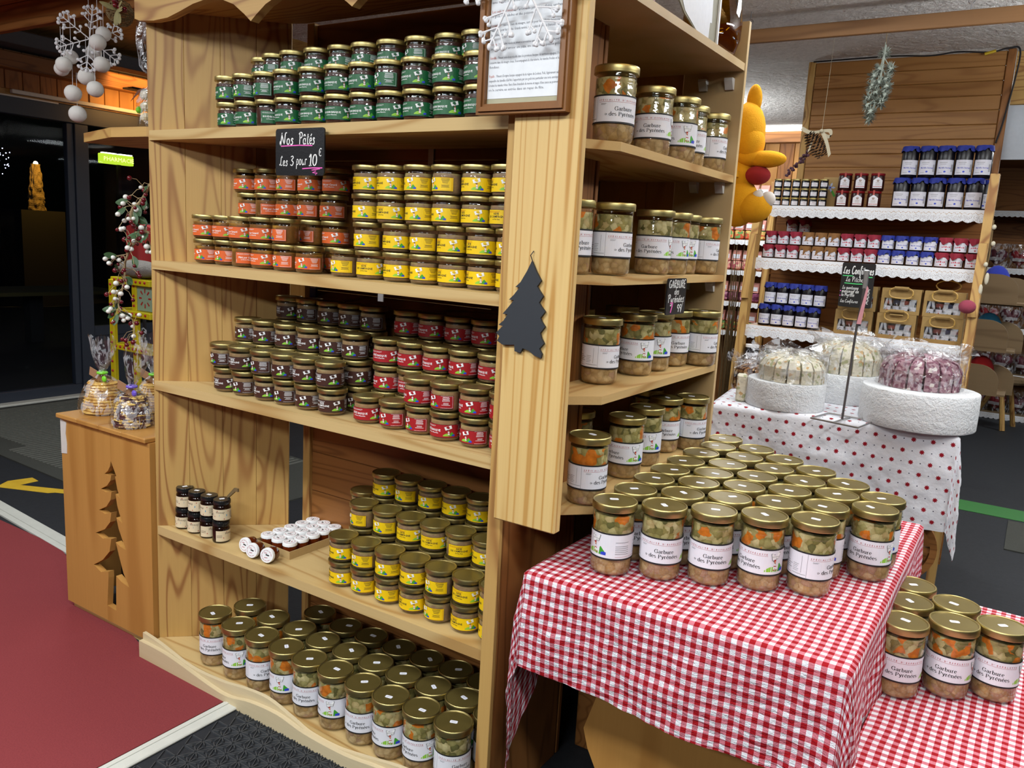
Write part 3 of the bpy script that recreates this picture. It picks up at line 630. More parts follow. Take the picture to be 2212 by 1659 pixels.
cs = MB(); cp = [(-2.458, 1.605), (-2.63, 1.59), (-2.94, 1.675), (-2.955, 1.70)]+[(-2.44+.5*math.cos(a)*1.0, 1.70+.33*math.sin(a)) for a in [PI-.05-i*.15 for i in range(9)]]+[(-2.155, 1.905)]
cs.prism(cp, 1.762, 1.793); piece(bc, 'corner_shelf', cs, pine['X'])
# knots as dark plugs? grain carries them
# ------------------------------------------------------------------ side shelving on the end of the bookcase
eu = thing('side_shelves', 'pale wooden shelving unit on the end of the bookcase, full of garbure jars', 'shelves', (-.98, 2.15, 0))
XE = -.865
def eshelf(z, th=.021):
    return MB().prism([(XE, 1.765), (XE, 2.584), (-1.33, 2.584), (-1.33, 1.957), (-1.0235, 1.957), (-1.0235, 1.68), (-.945, 1.68)], z-th, z)
for z in (1.739, 1.428, 1.137, .857): piece(eu, 'shelf', eshelf(z), shelfy)
piece(eu, 'top_shelf', MB().prism([(XE, 1.62), (XE, 2.584), (-1.33, 2.584), (-1.33, 1.957), (-1.0235, 1.957), (-1.0235, 1.62)], 2.054, 2.076), ply)
piece(eu, 'end_panel', MB().box(-1.06, 2.585, .0, XE+.002, 2.603, 2.20, bev=.001), ply)
for i in range(3): piece(eu, 'back_board', MB().box(-1.16-i*.098, 2.586, .0, -1.0625-i*.098, 2.60, 2.1, bev=.002), honey['Z'])
for i in range(4): piece(eu, 'inner_board', MB().box(-1.352, 1.975+i*.1525, .0, -1.334, 1.975+i*.1525+.15, 2.1, bev=.002), battw if i % 2 else honey['Z'])
piece(eu, 'inner_post', MB().box(-1.34, 1.9575, .0, -1.0235, 1.9745, 2.1, bev=.002), brownw['Z'])
for z in (2.054, 1.739, 1.428): 
    for x in (-.905, -.99): piece(eu, 'shelf_clip', MB().prism([(2.5845, z-.0215), (2.560, z-.0215), (2.560, z-.03), (2.575, z-.055), (2.5845, z-.055)], x-.013, x+.013, 'X'), plain('white_plastic', (.7, .69, .66), .45))
# ------------------------------------------------------------------ glazed shop front on the left
WX = -6.75
struct('wall_left', MB().box(WX-.08, -4, 2.36, WX, 9.2, 3.2).box(WX-.08, 5.2, -.05, WX, 9.2, 2.36).box(WX-.08, -4, -.05, WX, 2.0, 2.36), honey['Z'])
tn = struct('trim_1', MB().box(WX-.06, 2.0, 2.235, WX+.03, 5.2, 2.375, bev=.006), M_dframe)
d1 = struct('door_1', MB().box(WX-.05, 2.02, .10, WX+.01, 2.10, 2.235, bev=.004).box(WX-.05, 3.70, .10, WX+.01, 3.755, 2.235, bev=.004).box(WX-.05, 2.02, .0, WX+.012, 3.755, .10, bev=.004), M_dframe)
g = MB().box(WX-.03, 2.10, .10, WX-.022, 3.70, 2.235).build('pane', M_pane, d1)
struct('trim_2', MB().box(WX-.07, 3.755, .0, WX+.03, 3.868, 2.235, bev=.005), M_dframe)
w1 = struct('window_1', MB().box(WX-.05, 3.868, .50, WX+.01, 5.2, .585, bev=.004).box(WX-.05, 5.14, .585, WX+.01, 5.2, 2.235, bev=.004).box(WX-.05, 3.868, .0, WX, 5.2, .50), M_dframe)
MB().box(WX-.03, 3.868, .585, WX-.022, 5.14, 2.235).build('pane', M_pane, w1)
struct('trim_3', MB().box(WX, 2.0, .0, WX+.10, 5.2, .018, bev=.004), M_alu)
wht = plain('white_lacquer', (.62, .60, .56), .4)
o = MB().box(WX+.01, 3.28, 2.388, WX+.05, 4.6, 2.418, bev=.004).build('curtain_rail', wht); tag(o, 'long white rail above the dark glazed shop front', 'rail')
o = MB().box(WX+.012, 2.4, 2.362, WX+.04, 3.63, 2.374, bev=.002).build('curtain_rail', wht); tag(o, 'short white strip just under the long white rail over the door', 'rail')
for i in range(20):                                                # boarding over the door
    y = 2.6+i*.13
    if i == 9: continue
    o = MB().box(WX, y, 2.42, WX+.012, y+.125, 3.0, bev=.003).build('plank', brownw['Z'] if y < 3.75 else honey['Z']); o.parent = bpy.data.objects['wall_left']
struct('trim_4', MB().box(WX+.0, 2.0, 2.555, WX+.12, 5.2, 2.675, bev=.006), brownw['Y'])
struct('trim_5', MB().box(WX+.0, 2.0, 2.70, WX+.30, 5.2, 2.80, bev=.006), plain('grey_ledge', hx('#54565a'), .7))
l = bpy.data.lights.new('wall_spot', 'AREA'); l.energy = 3.2; l.color = (1, .5, .14); l.size = .5; lo = bpy.data.objects.new('wall_spot', l); lo.location = (WX+.22, 4.25, 2.53); lo.rotation_euler = (0, math.radians(60), 0); COL.objects.link(lo)
sp = MB().box(WX+.1205, 4.12, 2.56, WX+.26, 4.38, 2.575, bev=.004).build('spot_lamp', ink); tag(sp, 'small dark lamp washing the boards above the window with orange', 'lamp')
# night outside
struct('terrain', MB().box(-30, -6, -.4, WX-.4, 20, -.12), M_street)
o = MB().box(-16.3, 5.2, -.12, -16, 14, 5).build('house', plain('night_wall', hx('#1a1d28'), .9)); tag(o, 'dark house front across the street at night', 'building')
ph = thing('pharmacy_sign', 'lit yellow-green pharmacy sign beyond the window at night', 'sign', (-14, 8.62, 2.44))
piece(ph, 'box', MB().box(-14.12, 8.28, 2.44, -14.0, 8.88, 2.61, bev=.01), emit('sign_glow', (.42, .60, .03), 1.1))
piece(ph, 'pole', MB().box(-14.1, 8.6, -.12, -14.04, 8.66, 2.44), ink)
F = MB(); Flat(F, lambda u, v, l: (-13.99+l*.002, 8.30+u, 2.44+v)).text('PHARMACIE', .29, .045, .105, 0, 2, 'C')
piece(ph, 'lettering', F, emit('sign_letters', (1, .95, .35), 1.2))
piece(ph, 'lamp', MB().box(-14.06, 8.30, 2.6105, -13.98, 8.54, 2.625).box(-14.06, 8.60, 2.6105, -13.98, 8.84, 2.625), emit('sign_tube', (1, .95, .7), 7))
rk = MB(); rk.grid(lambda u, v: (-14+.10*math.cos(u*2*PI)*(1.25-.6*v)*(1+.35*noise.noise(Vector((math.cos(u*6.28)*3, math.sin(u*6.28)*3, v*9)))), 7.15+.10*math.sin(u*2*PI)*(1.25-.6*v)*(1+.35*noise.noise(Vector((math.cos(u*6.28)*3, math.sin(u*6.28)*3, v*9)))), 1.55+v*.75), 26, 30)
o = rk.build('rock_pillar', rough_mat('rock', hx('#6e5a34'), hx('#a5895a'), 12, .8, .05)); tag(o, 'tall rock lit golden by a lamp, seen through the dark glass door', 'rock')
o = MB().box(-14.5, 6.8, -.2, -13.8, 7.5, 1.56).build('plinth', plain('plinth_stone', hx('#2b2620'), .9)); tag(o, 'dark plinth under the golden lit rock outside', 'plinth')
l = bpy.data.lights.new('rock_lamp', 'SPOT'); l.energy = 60; l.color = (1, .58, .12); l.spot_size = 1.0; lo = bpy.data.objects.new('rock_lamp', l); lo.location = (-13.3, 7.1, 2.75); lo.rotation_euler = (Vector((-14, 7.15, 1.8))-lo.location).to_track_quat('-Z', 'Y').to_euler(); COL.objects.link(lo)
o = MB().ball((-13.98, 7.15, 2.31), .035).build('garden_lamp', emit('lamp_bulb', (1, .8, .4), 12)); tag(o, 'bright bulb on top of the golden lit rock', 'lamp')
fl_ = MB()
for i in range(60): fl_.ball((-14+rnd.uniform(-.2, .2), 6.55+rnd.gauss(0, .09), 2.36+rnd.gauss(0, .1)), .008, 5, 3)
o = fl_.build('fairy_lights', emit('fairy', (.6, .65, 1), 7)); o['kind'] = 'stuff'; tag(o, 'cluster of blue-white fairy lights outside at the left edge', 'lights')
ds = thing('street_table', 'dim table outside behind the glass door', 'table', (-10, 4.9, -.12))
piece(ds, 'tabletop', MB().box(-10.5, 4.3, .58, -9.6, 5.9, .62), plain('dim_wood', hx('#4a4420'), .8)); piece(ds, 'leg', MB().box(-10.1, 4.95, -.12, -9.95, 5.1, .58), M_street)
# ------------------------------------------------------------------ floor markings and door mat
M_matg = rough_mat('grey_entry_mat', hx('#2a2b29'), hx('#555650'), 120, .4, .003, .95, 300)
em = thing('entry_mat', 'grey ribbed entrance mat on the black floor before the glass door', 'mat', (-5.4, 2.9, 0))
piece(em, 'base', MB().prism([(-6.6, 2.55), (-5.35, 2.42), (-3.4, 2.35), (-3.3, 3.6), (-6.6, 3.75)], 0, .008), M_matg)
rb = MB()
for i in range(60):
    x = -6.55+i*.045; rb.box(x, 2.62 if x < -5.4 else 2.5, .008, x+.02, 3.6, .012)
r_ = piece(em, 'ribs', rb, plain('mat_rib', hx('#5f6059'), .9)); r_['kind'] = 'stuff'
M_yel = rough_mat('worn_yellow_paint', hx('#b98f1e'), hx('#e2bf3e'), 40, .2, .001)
ar = MB(); ar.prism([(-4.66, 2.14), (-4.62, 2.235), (-3.9, 2.60), (-3.86, 2.55), (-4.5, 2.18)], .0005, .002)
ar.prism([(-4.66, 2.14), (-4.80, 2.27), (-4.68, 2.325), (-4.56, 2.19)], .0005, .0022); ar.prism([(-4.66, 2.14), (-4.44, 2.21), (-4.36, 2.275), (-4.42, 2.29), (-4.58, 2.225)], .0005, .0021)
ar = MB()
Z0 = .0006
ar.prism([(-4.70, 2.115), (-4.66, 2.20), (-3.75, 2.63), (-3.72, 2.575)], Z0, .002); ar.prism([(-4.70, 2.115), (-4.76, 2.20), (-4.73, 2.32), (-4.645, 2.31), (-4.64, 2.18)], Z0, .0022); ar.prism([(-4.72, 2.10), (-4.40, 2.235), (-4.36, 2.30), (-4.44, 2.30), (-4.66, 2.20)], Z0, .0021)
o = ar.build('floor_arrow', M_yel); tag(o, 'worn yellow arrow painted on the black floor left of cabinet', 'arrow')
o = MB().box(-5.62, 2.50, 0, -5.2, 2.535, .003).build('floor_line', pwhite); tag(o, 'short white line on the dark floor at the far left', 'line')
# ------------------------------------------------------------------ cabinet with a fir tree cut-out
cb = thing('pine_cabinet', 'honey pine cabinet with a fir-tree shaped cut-out in its front', 'cabinet', (-2.72, 1.75, 0))
hl = [(-2.683, .652), (-2.690, .63), (-2.703, .612), (-2.725, .596), (-2.705, .594), (-2.683, .600), (-2.690, .578), (-2.712, .555), (-2.753, .534), (-2.72, .528), (-2.685, .537), (-2.693, .505), (-2.72, .475), (-2.770, .450), (-2.73, .444), (-2.690, .458), (-2.70, .42), (-2.735, .385), (-2.796, .356), (-2.75, .345), (-2.696, .357), (-2.71, .305), (-2.755, .262), (-2.817, .226), (-2.77, .210), (-2.722, .224), (-2.722, .20), (-2.735, .09)]
hr = [(-2.678, .085), (-2.672, .222), (-2.64, .208), (-2.590, .200), (-2.625, .245), (-2.648, .30), (-2.668, .352), (-2.64, .342), (-2.603, .338), (-2.628, .375), (-2.648, .41), (-2.660, .447), (-2.64, .440), (-2.620, .435), (-2.640, .467), (-2.652, .495), (-2.660, .535), (-2.645, .530), (-2.630, .524), (-2.648, .555), (-2.660, .600), (-2.648, .598), (-2.664, .622)]
piece(cb, 'front_board', MB().prism([(-3.005, .03), (-3.005, .757), (-2.6835, .757)]+hl+[(-2.735, .03)], 1.585, 1.607, 'Y'), honey['Z'])
piece(cb, 'front_board', MB().prism([(-2.6825, .757), (-2.4505, .757), (-2.4505, .03), (-2.7345, .03), (-2.7345, .089)]+hr+[(-2.6825, .651)], 1.585, 1.607, 'Y'), honey['Z'])
piece(cb, 'side_board', MB().box(-3.005, 1.608, .03, -2.985, 1.93, .757, bev=.002), honey['Z']); piece(cb, 'side_board', MB().box(-2.47, 1.608, .03, -2.4505, 1.66, .757, bev=.002), pine['Z'])
piece(cb, 'plinth', MB().box(-2.99, 1.60, .0, -2.46, 1.62, .03), pale['X'], label='pale plinth strip')
for i in range(4): piece(cb, 'top_board', MB().box(-3.015+i*.1395, 1.572, .7575, -3.015+i*.1395+.138, 1.96 if i < 3 else 1.70, .775, bev=.003), honey['Y'])
piece(cb, 'paint_strip', MB().prism([(-3.0055, .62), (-3.0055, .752), (-2.965, .745), (-2.972, .70), (-2.966, .66), (-2.968, .625)], 1.5835, 1.585, 'Y'), wht, label='peeling white strip')
o = thing('black_bag', 'black bag with a red and yellow badge inside the pine cabinet', 'bag', (-2.68, 1.80, 0))
piece(o, 'body', MB().box(-2.86, 1.70, .0, -2.56, 1.88, .25, bev=.03), ink); piece(o, 'badge', MB().lathe([(.0, 0), (.028, 0), (.028, .002), (0, .002)], 14, M=Matrix.Translation((-2.70, 1.6995, .17)) @ Matrix.Rotation(PI/2, 4, 'X')), dred)
piece(o, 'cord', MB().tube([(-2.75, 1.71, .255), (-2.70, 1.70, .262), (-2.62, 1.71, .2)], .004).tube([(-2.75, 1.72, .30), (-2.68, 1.70, .27), (-2.6, 1.70, .25)], .004), pwhite)
# ------------------------------------------------------------------ spit cakes in cellophane
def cake_mat(name, a, b, c, amt):
    t = NT(name); v = t.obj(4); n = t.noise(t.vmul(v, (1, 1, 2.4)), 26, 3, .6, .6)
    return t.done(t.bsdf(t.ramp(n, [(0, a), (.46, a), (amt, b), (amt+.12, c)]), .6, 0, .3, t.bump(n, .5, .006)))
CM = [cake_mat('spit_cake', hx('#dcb464'), hx('#b98640'), hx('#8a5426'), .56), cake_mat('chocolate_spit_cake', hx('#dcb868'), hx('#5a3430'), hx('#43282a'), .50)]
M_kraft = plain('kraft_card', hx('#9a7250'), .8)
def cellobag(t, prof, n=26, seed=0, name='cellophane', amp=.12, mat=None):
    q = random.Random(seed); mb = MB(); k = len(prof)-1
    def fn(u, v):
        f = v*k; i = min(int(f), k-1); a = f-i; r = prof[i][0]*(1-a)+prof[i+1][0]*a; z = prof[i][1]*(1-a)+prof[i+1][1]*a
        th = u*2*PI; w = noise.noise(Vector((math.cos(th)*2.2+seed, math.sin(th)*2.2, z*16)))+.6*math.sin(th*7+seed+z*30)*(.3+v)
        r *= 1+amp*w; e = prof[min(i+1, k)][2] if len(prof[0]) > 2 else 1
        lean = prof[i][3]*(1-a)+prof[i+1][3]*a if len(prof[0]) > 3 else 0
        return (r*math.sin(th)+lean, -r*e*math.cos(th), z+.01*w*v)
    mb.grid(fn, n, k*4)
    return mb.build(name, mat or M_cello, t)
def spit_cake(p, h, r0, r1, top, cm, rib, label, seed, lean=0, tag_=True, rz=0):
    t = thing('spit_cake', label, 'cake', p, rz, 'cellophane wrapped spit cakes'); q = random.Random(seed)
    prof = [(r0*.9, 0.003)]; m = 11
    for i in range(m): 
        f = (i+.5)/m; r = r0+(r1-r0)*f; prof += [(r*1.05, .003+h*(i+.35)/m), (r*.95, .003+h*(i+.95)/m)]
    prof += [(r1*.55, h+.002), (r1*.5, h-.03)]
    cm_ = MB().lathe(prof, 28); cm_.v = [tuple(Vector(v)*(1) + Vector((noise.noise(Vector(v)*45+Vector((seed, 0, 0))), noise.noise(Vector(v)*45+Vector((0, seed, 9))), 0))*.006) for v in cm_.v]
    cm_.build('cake', CM[cm], t, smooth=60)
    nz = h+.028
    cellobag(t, [(r0*1.1, .0015, 1, 0), (r0*1.16, .02, 1, 0), (r0*1.1, h*.5, 1, 0), (r1*1.2, h*.92, 1, 0), (.014, nz, 1, 0), (.012, nz+.012, 1, 0), (.04, nz+(top-nz)*.35, .7, lean*.4), (.062, nz+(top-nz)*.75, .6, lean*.8), (.066, top, .5, lean)], 30, seed)
    MB().tube([(.0155*math.cos(a*.5236), .0155*math.sin(a*.5236), nz+.006) for a in range(12)], .005, 6, close=True).ball((.045, -.02, nz-.01), .012, 8, 5, sc=(1, .6, 1)).build('ribbon', rib, t)
    if tag_: MB().box(-.115, -.001, nz-.035, -.012, .001, nz-.003, M=Matrix.Rotation(.22, 4, 'Y')).build('card_tag', M_kraft, t)
M_lime = plain('lime_ribbon', hx('#78d028'), .4); M_vio = plain('violet_ribbon', hx('#6a52c0'), .4)
spit_cake((-2.915, 1.70, .775), .118, .072, .050, .285, 0, M_lime, 'plain golden spit cake in cellophane with lime ribbon, left on the cabinet', 3, .01)
spit_cake((-2.655, 1.655, .775), .108, .066, .045, .30, 1, M_vio, 'chocolate-marbled spit cake in cellophane with violet ribbon, on the cabinet', 8, .05)
spit_cake((-2.805, 1.84, .775), .112, .058, .045, .31, 0, M_lime, 'golden spit cake in tall cellophane at the back of the cabinet', 5, -.01)
spit_cake((-2.655, 1.855, .775), .10, .06, .046, .27, 1, M_lime, 'spit cake half hidden behind the bookcase edge on the cabinet', 12, .0, False)
# bag of sweets on the corner shelf
t = thing('meringue_bag', 'tall cellophane bag of pale sweets with green ribbon on corner shelf', 'bag', (-2.575, 1.72, 1.793))
cellobag(t, [(.05, .001, 1, 0), (.062, .02, 1, 0), (.058, .08, 1, 0), (.045, .13, 1, 0), (.013, .155, 1, 0), (.012, .165, 1, 0), (.05, .21, .7, -.02), (.06, .30, .6, -.03), (.055, .36, .5, -.02)], 26, 21)
mb = MB()
for i in range(9): mb.ball((.028*math.cos(i*2.1), .028*math.sin(i*2.1), .02+i*.012), .024, 8, 6, sc=(1, 1, .7))
mb.build('meringues', plain('cream_sweet', hx('#d9c9a4'), .6), t); MB().tube([(.016*math.cos(a*.5236), .016*math.sin(a*.5236), .16) for a in range(12)], .004, 6, close=True).ball((-.05, -.03, .07), .012, 8, 5).build('ribbon', M_lime, t)
MB().prism([(-.10, .10), (-.055, .135), (-.02, .14), (-.05, .125)], -.03, -.029, 'Y').build('card_tag', plain('brown_leaf', hx('#6a3a22'), .6), t)
# ------------------------------------------------------------------ hanging snowflake, felt balls, wreath, garland
M_felt = plain('white_felt', (.72, .70, .66), .95, bumpk=.4, bscale=260); M_snow = plain('snow_white', (.78, .78, .80), .6)
def snowflake(R_, mb, M, arms=6, seed=0, tip=.006, w=.0016):
    for k in range(arms):
        a = k*2*PI/arms+PI/2
        def P(r, s): return M @ Vector((r*math.cos(a)-s*math.sin(a), 0, r*math.sin(a)+s*math.cos(a)))
        mb.tube([P(0, 0), P(R_, 0)], w, 5); mb.ball(P(R_, 0), tip, 7, 5, sc=(.8, .8, 1.2))
        for f, L in ((.30, .16), (.5, .34), (.72, .30), (.88, .16)):
            for s in (-1, 1):
                e = P(R_*(f+L*.62), s*R_*L*.78); mb.tube([P(R_*f, 0), e], w*.8, 5); mb.ball(e, tip*.85, 6, 5)
                if L > .25:
                    for g2, s2 in ((.55, .5), (.7, -.12)):
                        b = P(R_*(f+L*.62*g2), s*R_*L*.78*g2); c = P(R_*(f+L*.62*g2+.11), s*(R_*L*.78*g2+s2*R_*.18)); mb.tube([b, c], w*.7, 4); mb.ball(c, tip*.75, 6, 4)
    return mb
t = thing('felt_ball_mobile', 'white snowflake mobile with felt balls hanging left of the bookcase', 'ornament', (-3.27, 1.9, 2.188))
snowflake(.122, MB(), Matrix.Rotation(1.0, 4, 'Z') @ Matrix.Rotation(.12, 4, 'Y'), tip=.0075, w=.0022).build('snowflake', M_snow, t, smooth=50)
balls = [(-3.224, 2.209, .029), (-3.163, 2.160, .031), (-3.295, 2.146, .030), (-3.191, 2.087, .031), (-3.425, 2.080, .029), (-3.352, 2.085, .031), (-3.300, 2.047, .033), (-3.348, 1.982, .033), (-3.139, 1.982, .031), (-3.374, 1.908, .034), (-3.353, 2.120, .028)]
for i, (x, z, r) in enumerate(balls):
    mb = MB(); mb.ball((0, 0, 0), r, 14, 10, sc=(1, 1, .97)); mb.v = [tuple(Vector(v)*(1+.05*noise.noise(Vector(v)*40+Vector((i*3, 0, 0))))) for v in mb.v]
    b = mb.build('felt_ball', M_felt, t, (x+3.27, .03 if i in (0, 2) else -.03*(i % 3), z-2.188), smooth=180)
    MB().tube([(0, 0, r*.9), (.002, 0, min(.16, 2.32-z))], .0009, 4).build('thread', M_snow, b)
MB().tube([(0, 0, 0), (0, 0, .22)], .0008, 4).build('thread', M_snow, t)
M_twig = plain('twig', hx('#6f5a38'), .8, vary=.3); M_leaf = plain('leaf_green', hx('#33502c'), .6, vary=.25); M_berry = plain('red_berry', hx('#5e0f18'), .2); M_wberry = plain('white_berry', (.75, .74, .68), .4); M_vine = plain('pale_vine', hx('#a08a66'), .8, vary=.2)
t = thing('twig_ball', 'twig ball with berries and leaves at the top corner of bookcase', 'ornament', (-2.575, 1.60, 2.142))
mb = MB()
for i in range(26):
    M = Matrix.Rotation(rnd.uniform(0, 6), 4, (rnd.random(), rnd.random(), rnd.random())); r = rnd.uniform(.036, .042)
    mb.tube([M @ Vector((r*math.cos(a*.45), r*math.sin(a*.45), 0)) for a in range(14)], .0011, 4, close=True)
mb.build('twigs', M_twig, t)
mb = MB()
for i in range(9): mb.ball((.045+rnd.uniform(-.012, .018), -.03+rnd.uniform(-.015, .01), .012+rnd.uniform(-.018, .018)), .0075, 8, 6)
mb.build('berries', M_berry, t, smooth=180)
def leaf(mb, p, d, L, w, tw=0, mi=0):
    d = Vector(d).normalized(); s = d.cross(Vector((.2, -.9, .3+tw))).normalized(); n = d.cross(s); p = Vector(p)
    pts = []
    for i in range(6):
        f = i/5; ww = w*math.sin(PI*min(f*.92+.04, 1))**.8; c = p+d*L*f+n*(.18*L*f*f)
        pts.append((c-s*ww+n*ww*.3, c, c+s*ww+n*ww*.3))
    vs = [q for r in pts for q in r]; mb.add(vs, [(3*i+j, 3*i+j+1, 3*i+j+4, 3*i+j+3) for i in range(5) for j in (0, 1)], mi)
mb = MB()
for i in range(9): leaf(mb, (.03, -.03, 0), (rnd.uniform(-.2, 1), -.4, rnd.uniform(-1.3, .8)), .05, .008)
mb.build('leaves', plain('dry_leaf', hx('#7d7448'), .7, vary=.3), t)
gp = [(-2.50, 1.615), (-2.568, 1.564), (-2.585, 1.529), (-2.584, 1.477), (-2.534, 1.456), (-2.583, 1.42), (-2.635, 1.36), (-2.678, 1.317), (-2.668, 1.252), (-2.677, 1.196), (-2.638, 1.155), (-2.609, 1.106)]
t = thing('berry_garland', 'trailing vine garland of white and red berries beside the bookcase', 'garland', (-2.50, 1.64, 1.615))
P = smoothpath([(x, 1.64+.015*math.sin(i*2), z) for i, (x, z) in enumerate(gp)], 5); r0 = Vector((-2.50, 1.64, 1.615))
mb = MB().tube([p-r0 for p in P], [.006-.004*i/len(P) for i in range(len(P))], 6); lv = MB()
q = random.Random(4)
wb = []; rb_ = []
for i, p in enumerate(P):
    for k in range(2):
        d = Vector((q.uniform(-1, 1), q.uniform(-.8, .3), q.uniform(-.9, .5))).normalized()*q.uniform(.02, .075); 
        e = p+d
        if e.x > -2.462: continue
        mid = p+d*.6+Vector((0, 0, .012)); mb.tube([p-r0, mid-r0, e-r0], .0011, 4)
        c = q.random()
        (wb if c < .5 else rb_).append(e-r0)
        if q.random() < .22: leaf(lv, mid-r0, d+Vector((0, 0, -.01)), .045, .013)
mb.build('vine', M_vine, t)
for e in wb: MB().ball((0, 0, 0), q.uniform(.007, .0105), 10, 7, sc=(1, 1, .9)).build('white_berry', M_wberry, t, e, smooth=180)
for e in rb_: MB().ball((0, 0, 0), q.uniform(.006, .009), 9, 6).build('red_berry', M_berry, t, e, smooth=180)
lv.build('leaves', M_leaf, t)
# yellow spotted display stand by the window
M_ys = plain('stand_yellow', hx('#c9b810'), .45); 
t = thing('yellow_stand', 'yellow display stand with red dots near the window, behind the garland', 'stand', (-4.32, 2.72, 0))
def dots(mb, a, b, n, nx):
    for i in range(n):
        f = (i+.5)/n; p = Vector(a).lerp(Vector(b), f); mb.ball(p, .008, 6, 4, 1)
def post(x, y, z0, z1, nm='post'):
    mb = MB().box(x-.022, y-.012, z0, x+.022, y+.012, z1, bev=.003); dots(mb, (x, y-.012, z0), (x, y-.012, z1), max(3, int((z1-z0)/.055)), 0); piece(t, nm, mb, [M_ys, dred])
post(-4.43, 2.66, .0, 1.16); post(-4.27, 2.70, .0, 1.16); post(-4.10, 2.80, .0, 1.16)
for z in (1.16, .98, .78): 
    mb = MB().box(-4.45, 2.66, z-.02, -4.08, 2.80, z+.015, bev=.003); dots(mb, (-4.43, 2.66, z), (-4.1, 2.66, z), 8, 0); piece(t, 'rail', mb, [M_ys, dred])
mb = MB().box(-4.25, 2.695, 1.0, -4.10, 2.70, 1.14); fb = Flat(mb, lambda u, v, l: (-4.175+u, 2.6945-l*.0005, 1.07+v))
for i in range(8): a = i*PI/4; fb.poly([(math.cos(a-.12)*.03, math.sin(a-.12)*.03), (math.cos(a+.12)*.03, math.sin(a+.12)*.03), (math.cos(a+.1)*.055, math.sin(a+.1)*.055), (math.cos(a-.1)*.055, math.sin(a-.1)*.055)], 1, 1)
piece(t, 'picture', mb, [plain('mint_card', hx('#8fa890'), .6), dred])
mb = MB(); mb.grid(lambda u, v: (-4.26+.19*math.cos(u*2*PI)*math.sin(v*PI)*(1+.1*noise.noise(Vector((u*9, v*7, 1)))), 2.72+.07*math.sin(u*2*PI)*math.sin(v*PI), 1.228-.05*math.cos(v*PI)), 30, 14)
o = mb.build('fur_cushion', rough_mat('grey_fur', hx('#6d6a66'), hx('#a8a39b'), 90, 1, .01), smooth=180); tag(o, 'grey fluffy cushion lying on the yellow dotted stand', 'cushion')
mb = MB(); mb.grid(lambda u, v: (-4.3+.34*(u-.5)+.05*v*(u-.5), 2.78+.03*math.sin(u*9)*v, 1.46-.30*v+.02*math.sin(u*5)), 24, 10); mb.grid(lambda u, v: (-4.3+.36*(u-.5), 2.78+.14*v, 1.46+.02*math.sin(u*5)-.01*v), 24, 4)
o = mb.build('red_cloth', plain('red_cloth', hx('#8e1414'), .8)); tag(o, 'bright red cloth draped behind the berry garland', 'cloth')
o = thing('clothes_rail', 'clothes rail behind the red cloth', 'rail', (-4.3, 2.93, 0)); piece(o, 'rail', MB().tube([(-4.55, 2.93, 1.47), (-4.0, 2.93, 1.47)], .012), ink)
for x in (-4.55, -4.0): piece(o, 'post', MB().tube([(x, 2.93, 0), (x, 2.93, 1.47)], .012), ink)
# soffit board over the passage
struct('ceiling', MB().box(-7, -4, 2.74, 6, 1.9, 2.80).box(-7, 1.9, 2.86, -1.5, 5.5, 2.92), pine['X'])
struct('trim_6', MB().box(-5.5, 1.99, 2.312, -2.6, 2.03, 2.42, bev=.004), brownw['X'])
struct('trim_7', MB().box(-5.5, 1.55, 2.42, -2.2, 2.03, 2.45, bev=.004), brownw['X'])
# ------------------------------------------------------------------ honey jars and little pots on the fourth shelf
hj_lid = MB().lathe([(.0255, .058), (.0278, .058), (.0282, .060), (.0282, .069), (.027, .0715), (.0, .072)], 22).mesh('lid', plain('black_lid', (.012, .012, .012), .18), 40)
hj_body = MB().lathe([(.0, .0), (.0235, .0), (.0275, .003), (.0285, .008), (.0285, .046), (.0265, .052), (.0255, .0535), (.0255, .0585), (.0, .0585)], 22).mesh('honey', plain('dark_honey', hx('#1c0d08'), .08, spec=.7), 50)
mb = MB(); F = Flat(mb, cylmap(.0288, .007, .0001)); dg = PI/180*.0288
F.rect(-110*dg, 0, 110*dg, .036, 0, 0); F.text('Honey', -22*dg, .0235, .0105, 1, 2, 'C'); F.poly([(-30*dg, .0125), (18*dg, .0125), (24*dg, .017), (18*dg, .0205), (-30*dg, .0205), (-26*dg, .0165)], 2, 2)
for i in range(6): F.rect(44*dg, .026-i*.0032, (86+7*(i % 2))*dg, .0268-i*.0032, 1, 2)
for i, (u, v) in enumerate(((-40, .031), (30, .030), (4, .0045), (-60, .012))): F.poly([(u*dg+.0018*math.cos(a), v+.0016*math.sin(a)) for a in [k*1.05 for k in range(6)]], 3, 2)
for i in range(3): F.rect(-104*dg, .02-i*.003, -70*dg, .0208-i*.003, 1, 2)
F.rect(60*dg, .003, 84*dg, .008, 1, 2)
hj_lab = mb.mesh('label', [plain('cream_label', hx('#d9c9a8'), .6), plain('label_brown_ink', hx('#3a2a24'), .6), plain('label_blue', hx('#4a92b4'), .6), dred])
for lv in (0, 1):
    for i in range(4):
        x = -2.362+i*.0655; y = 1.652+(.004 if lv else 0)
        t = thing('honey_jar', f'small dark honey jar with cream label and black lid, {"upper" if lv else "lower"} layer, {ORD[i]} from left', 'jar', (x, y, .467+lv*.072), math.radians([(75, 20, 8, 62), (58, 62, 105, 128)][1-lv][i]), 'dark honey jars')
        ob('honey', hj_body, t); ob('lid', hj_lid, t); ob('label', hj_lab, t)
        if lv: MB().box(-.008, -.005, .0722, .008, .005, .0726).build('price_sticker', pwhite, t)
o = MB().prism([(0, 0), (.05, .01), (.062, .004), (.066, .014), (.05, .022), (0, .008)], -.003, .003, 'Y').build('wooden_dipper', M_twig, None, (-2.165, 1.68, .607), (0, -.5, 0)); tag(o, 'little brown wooden spoon leaning behind the rightmost honey jar', 'spoon')
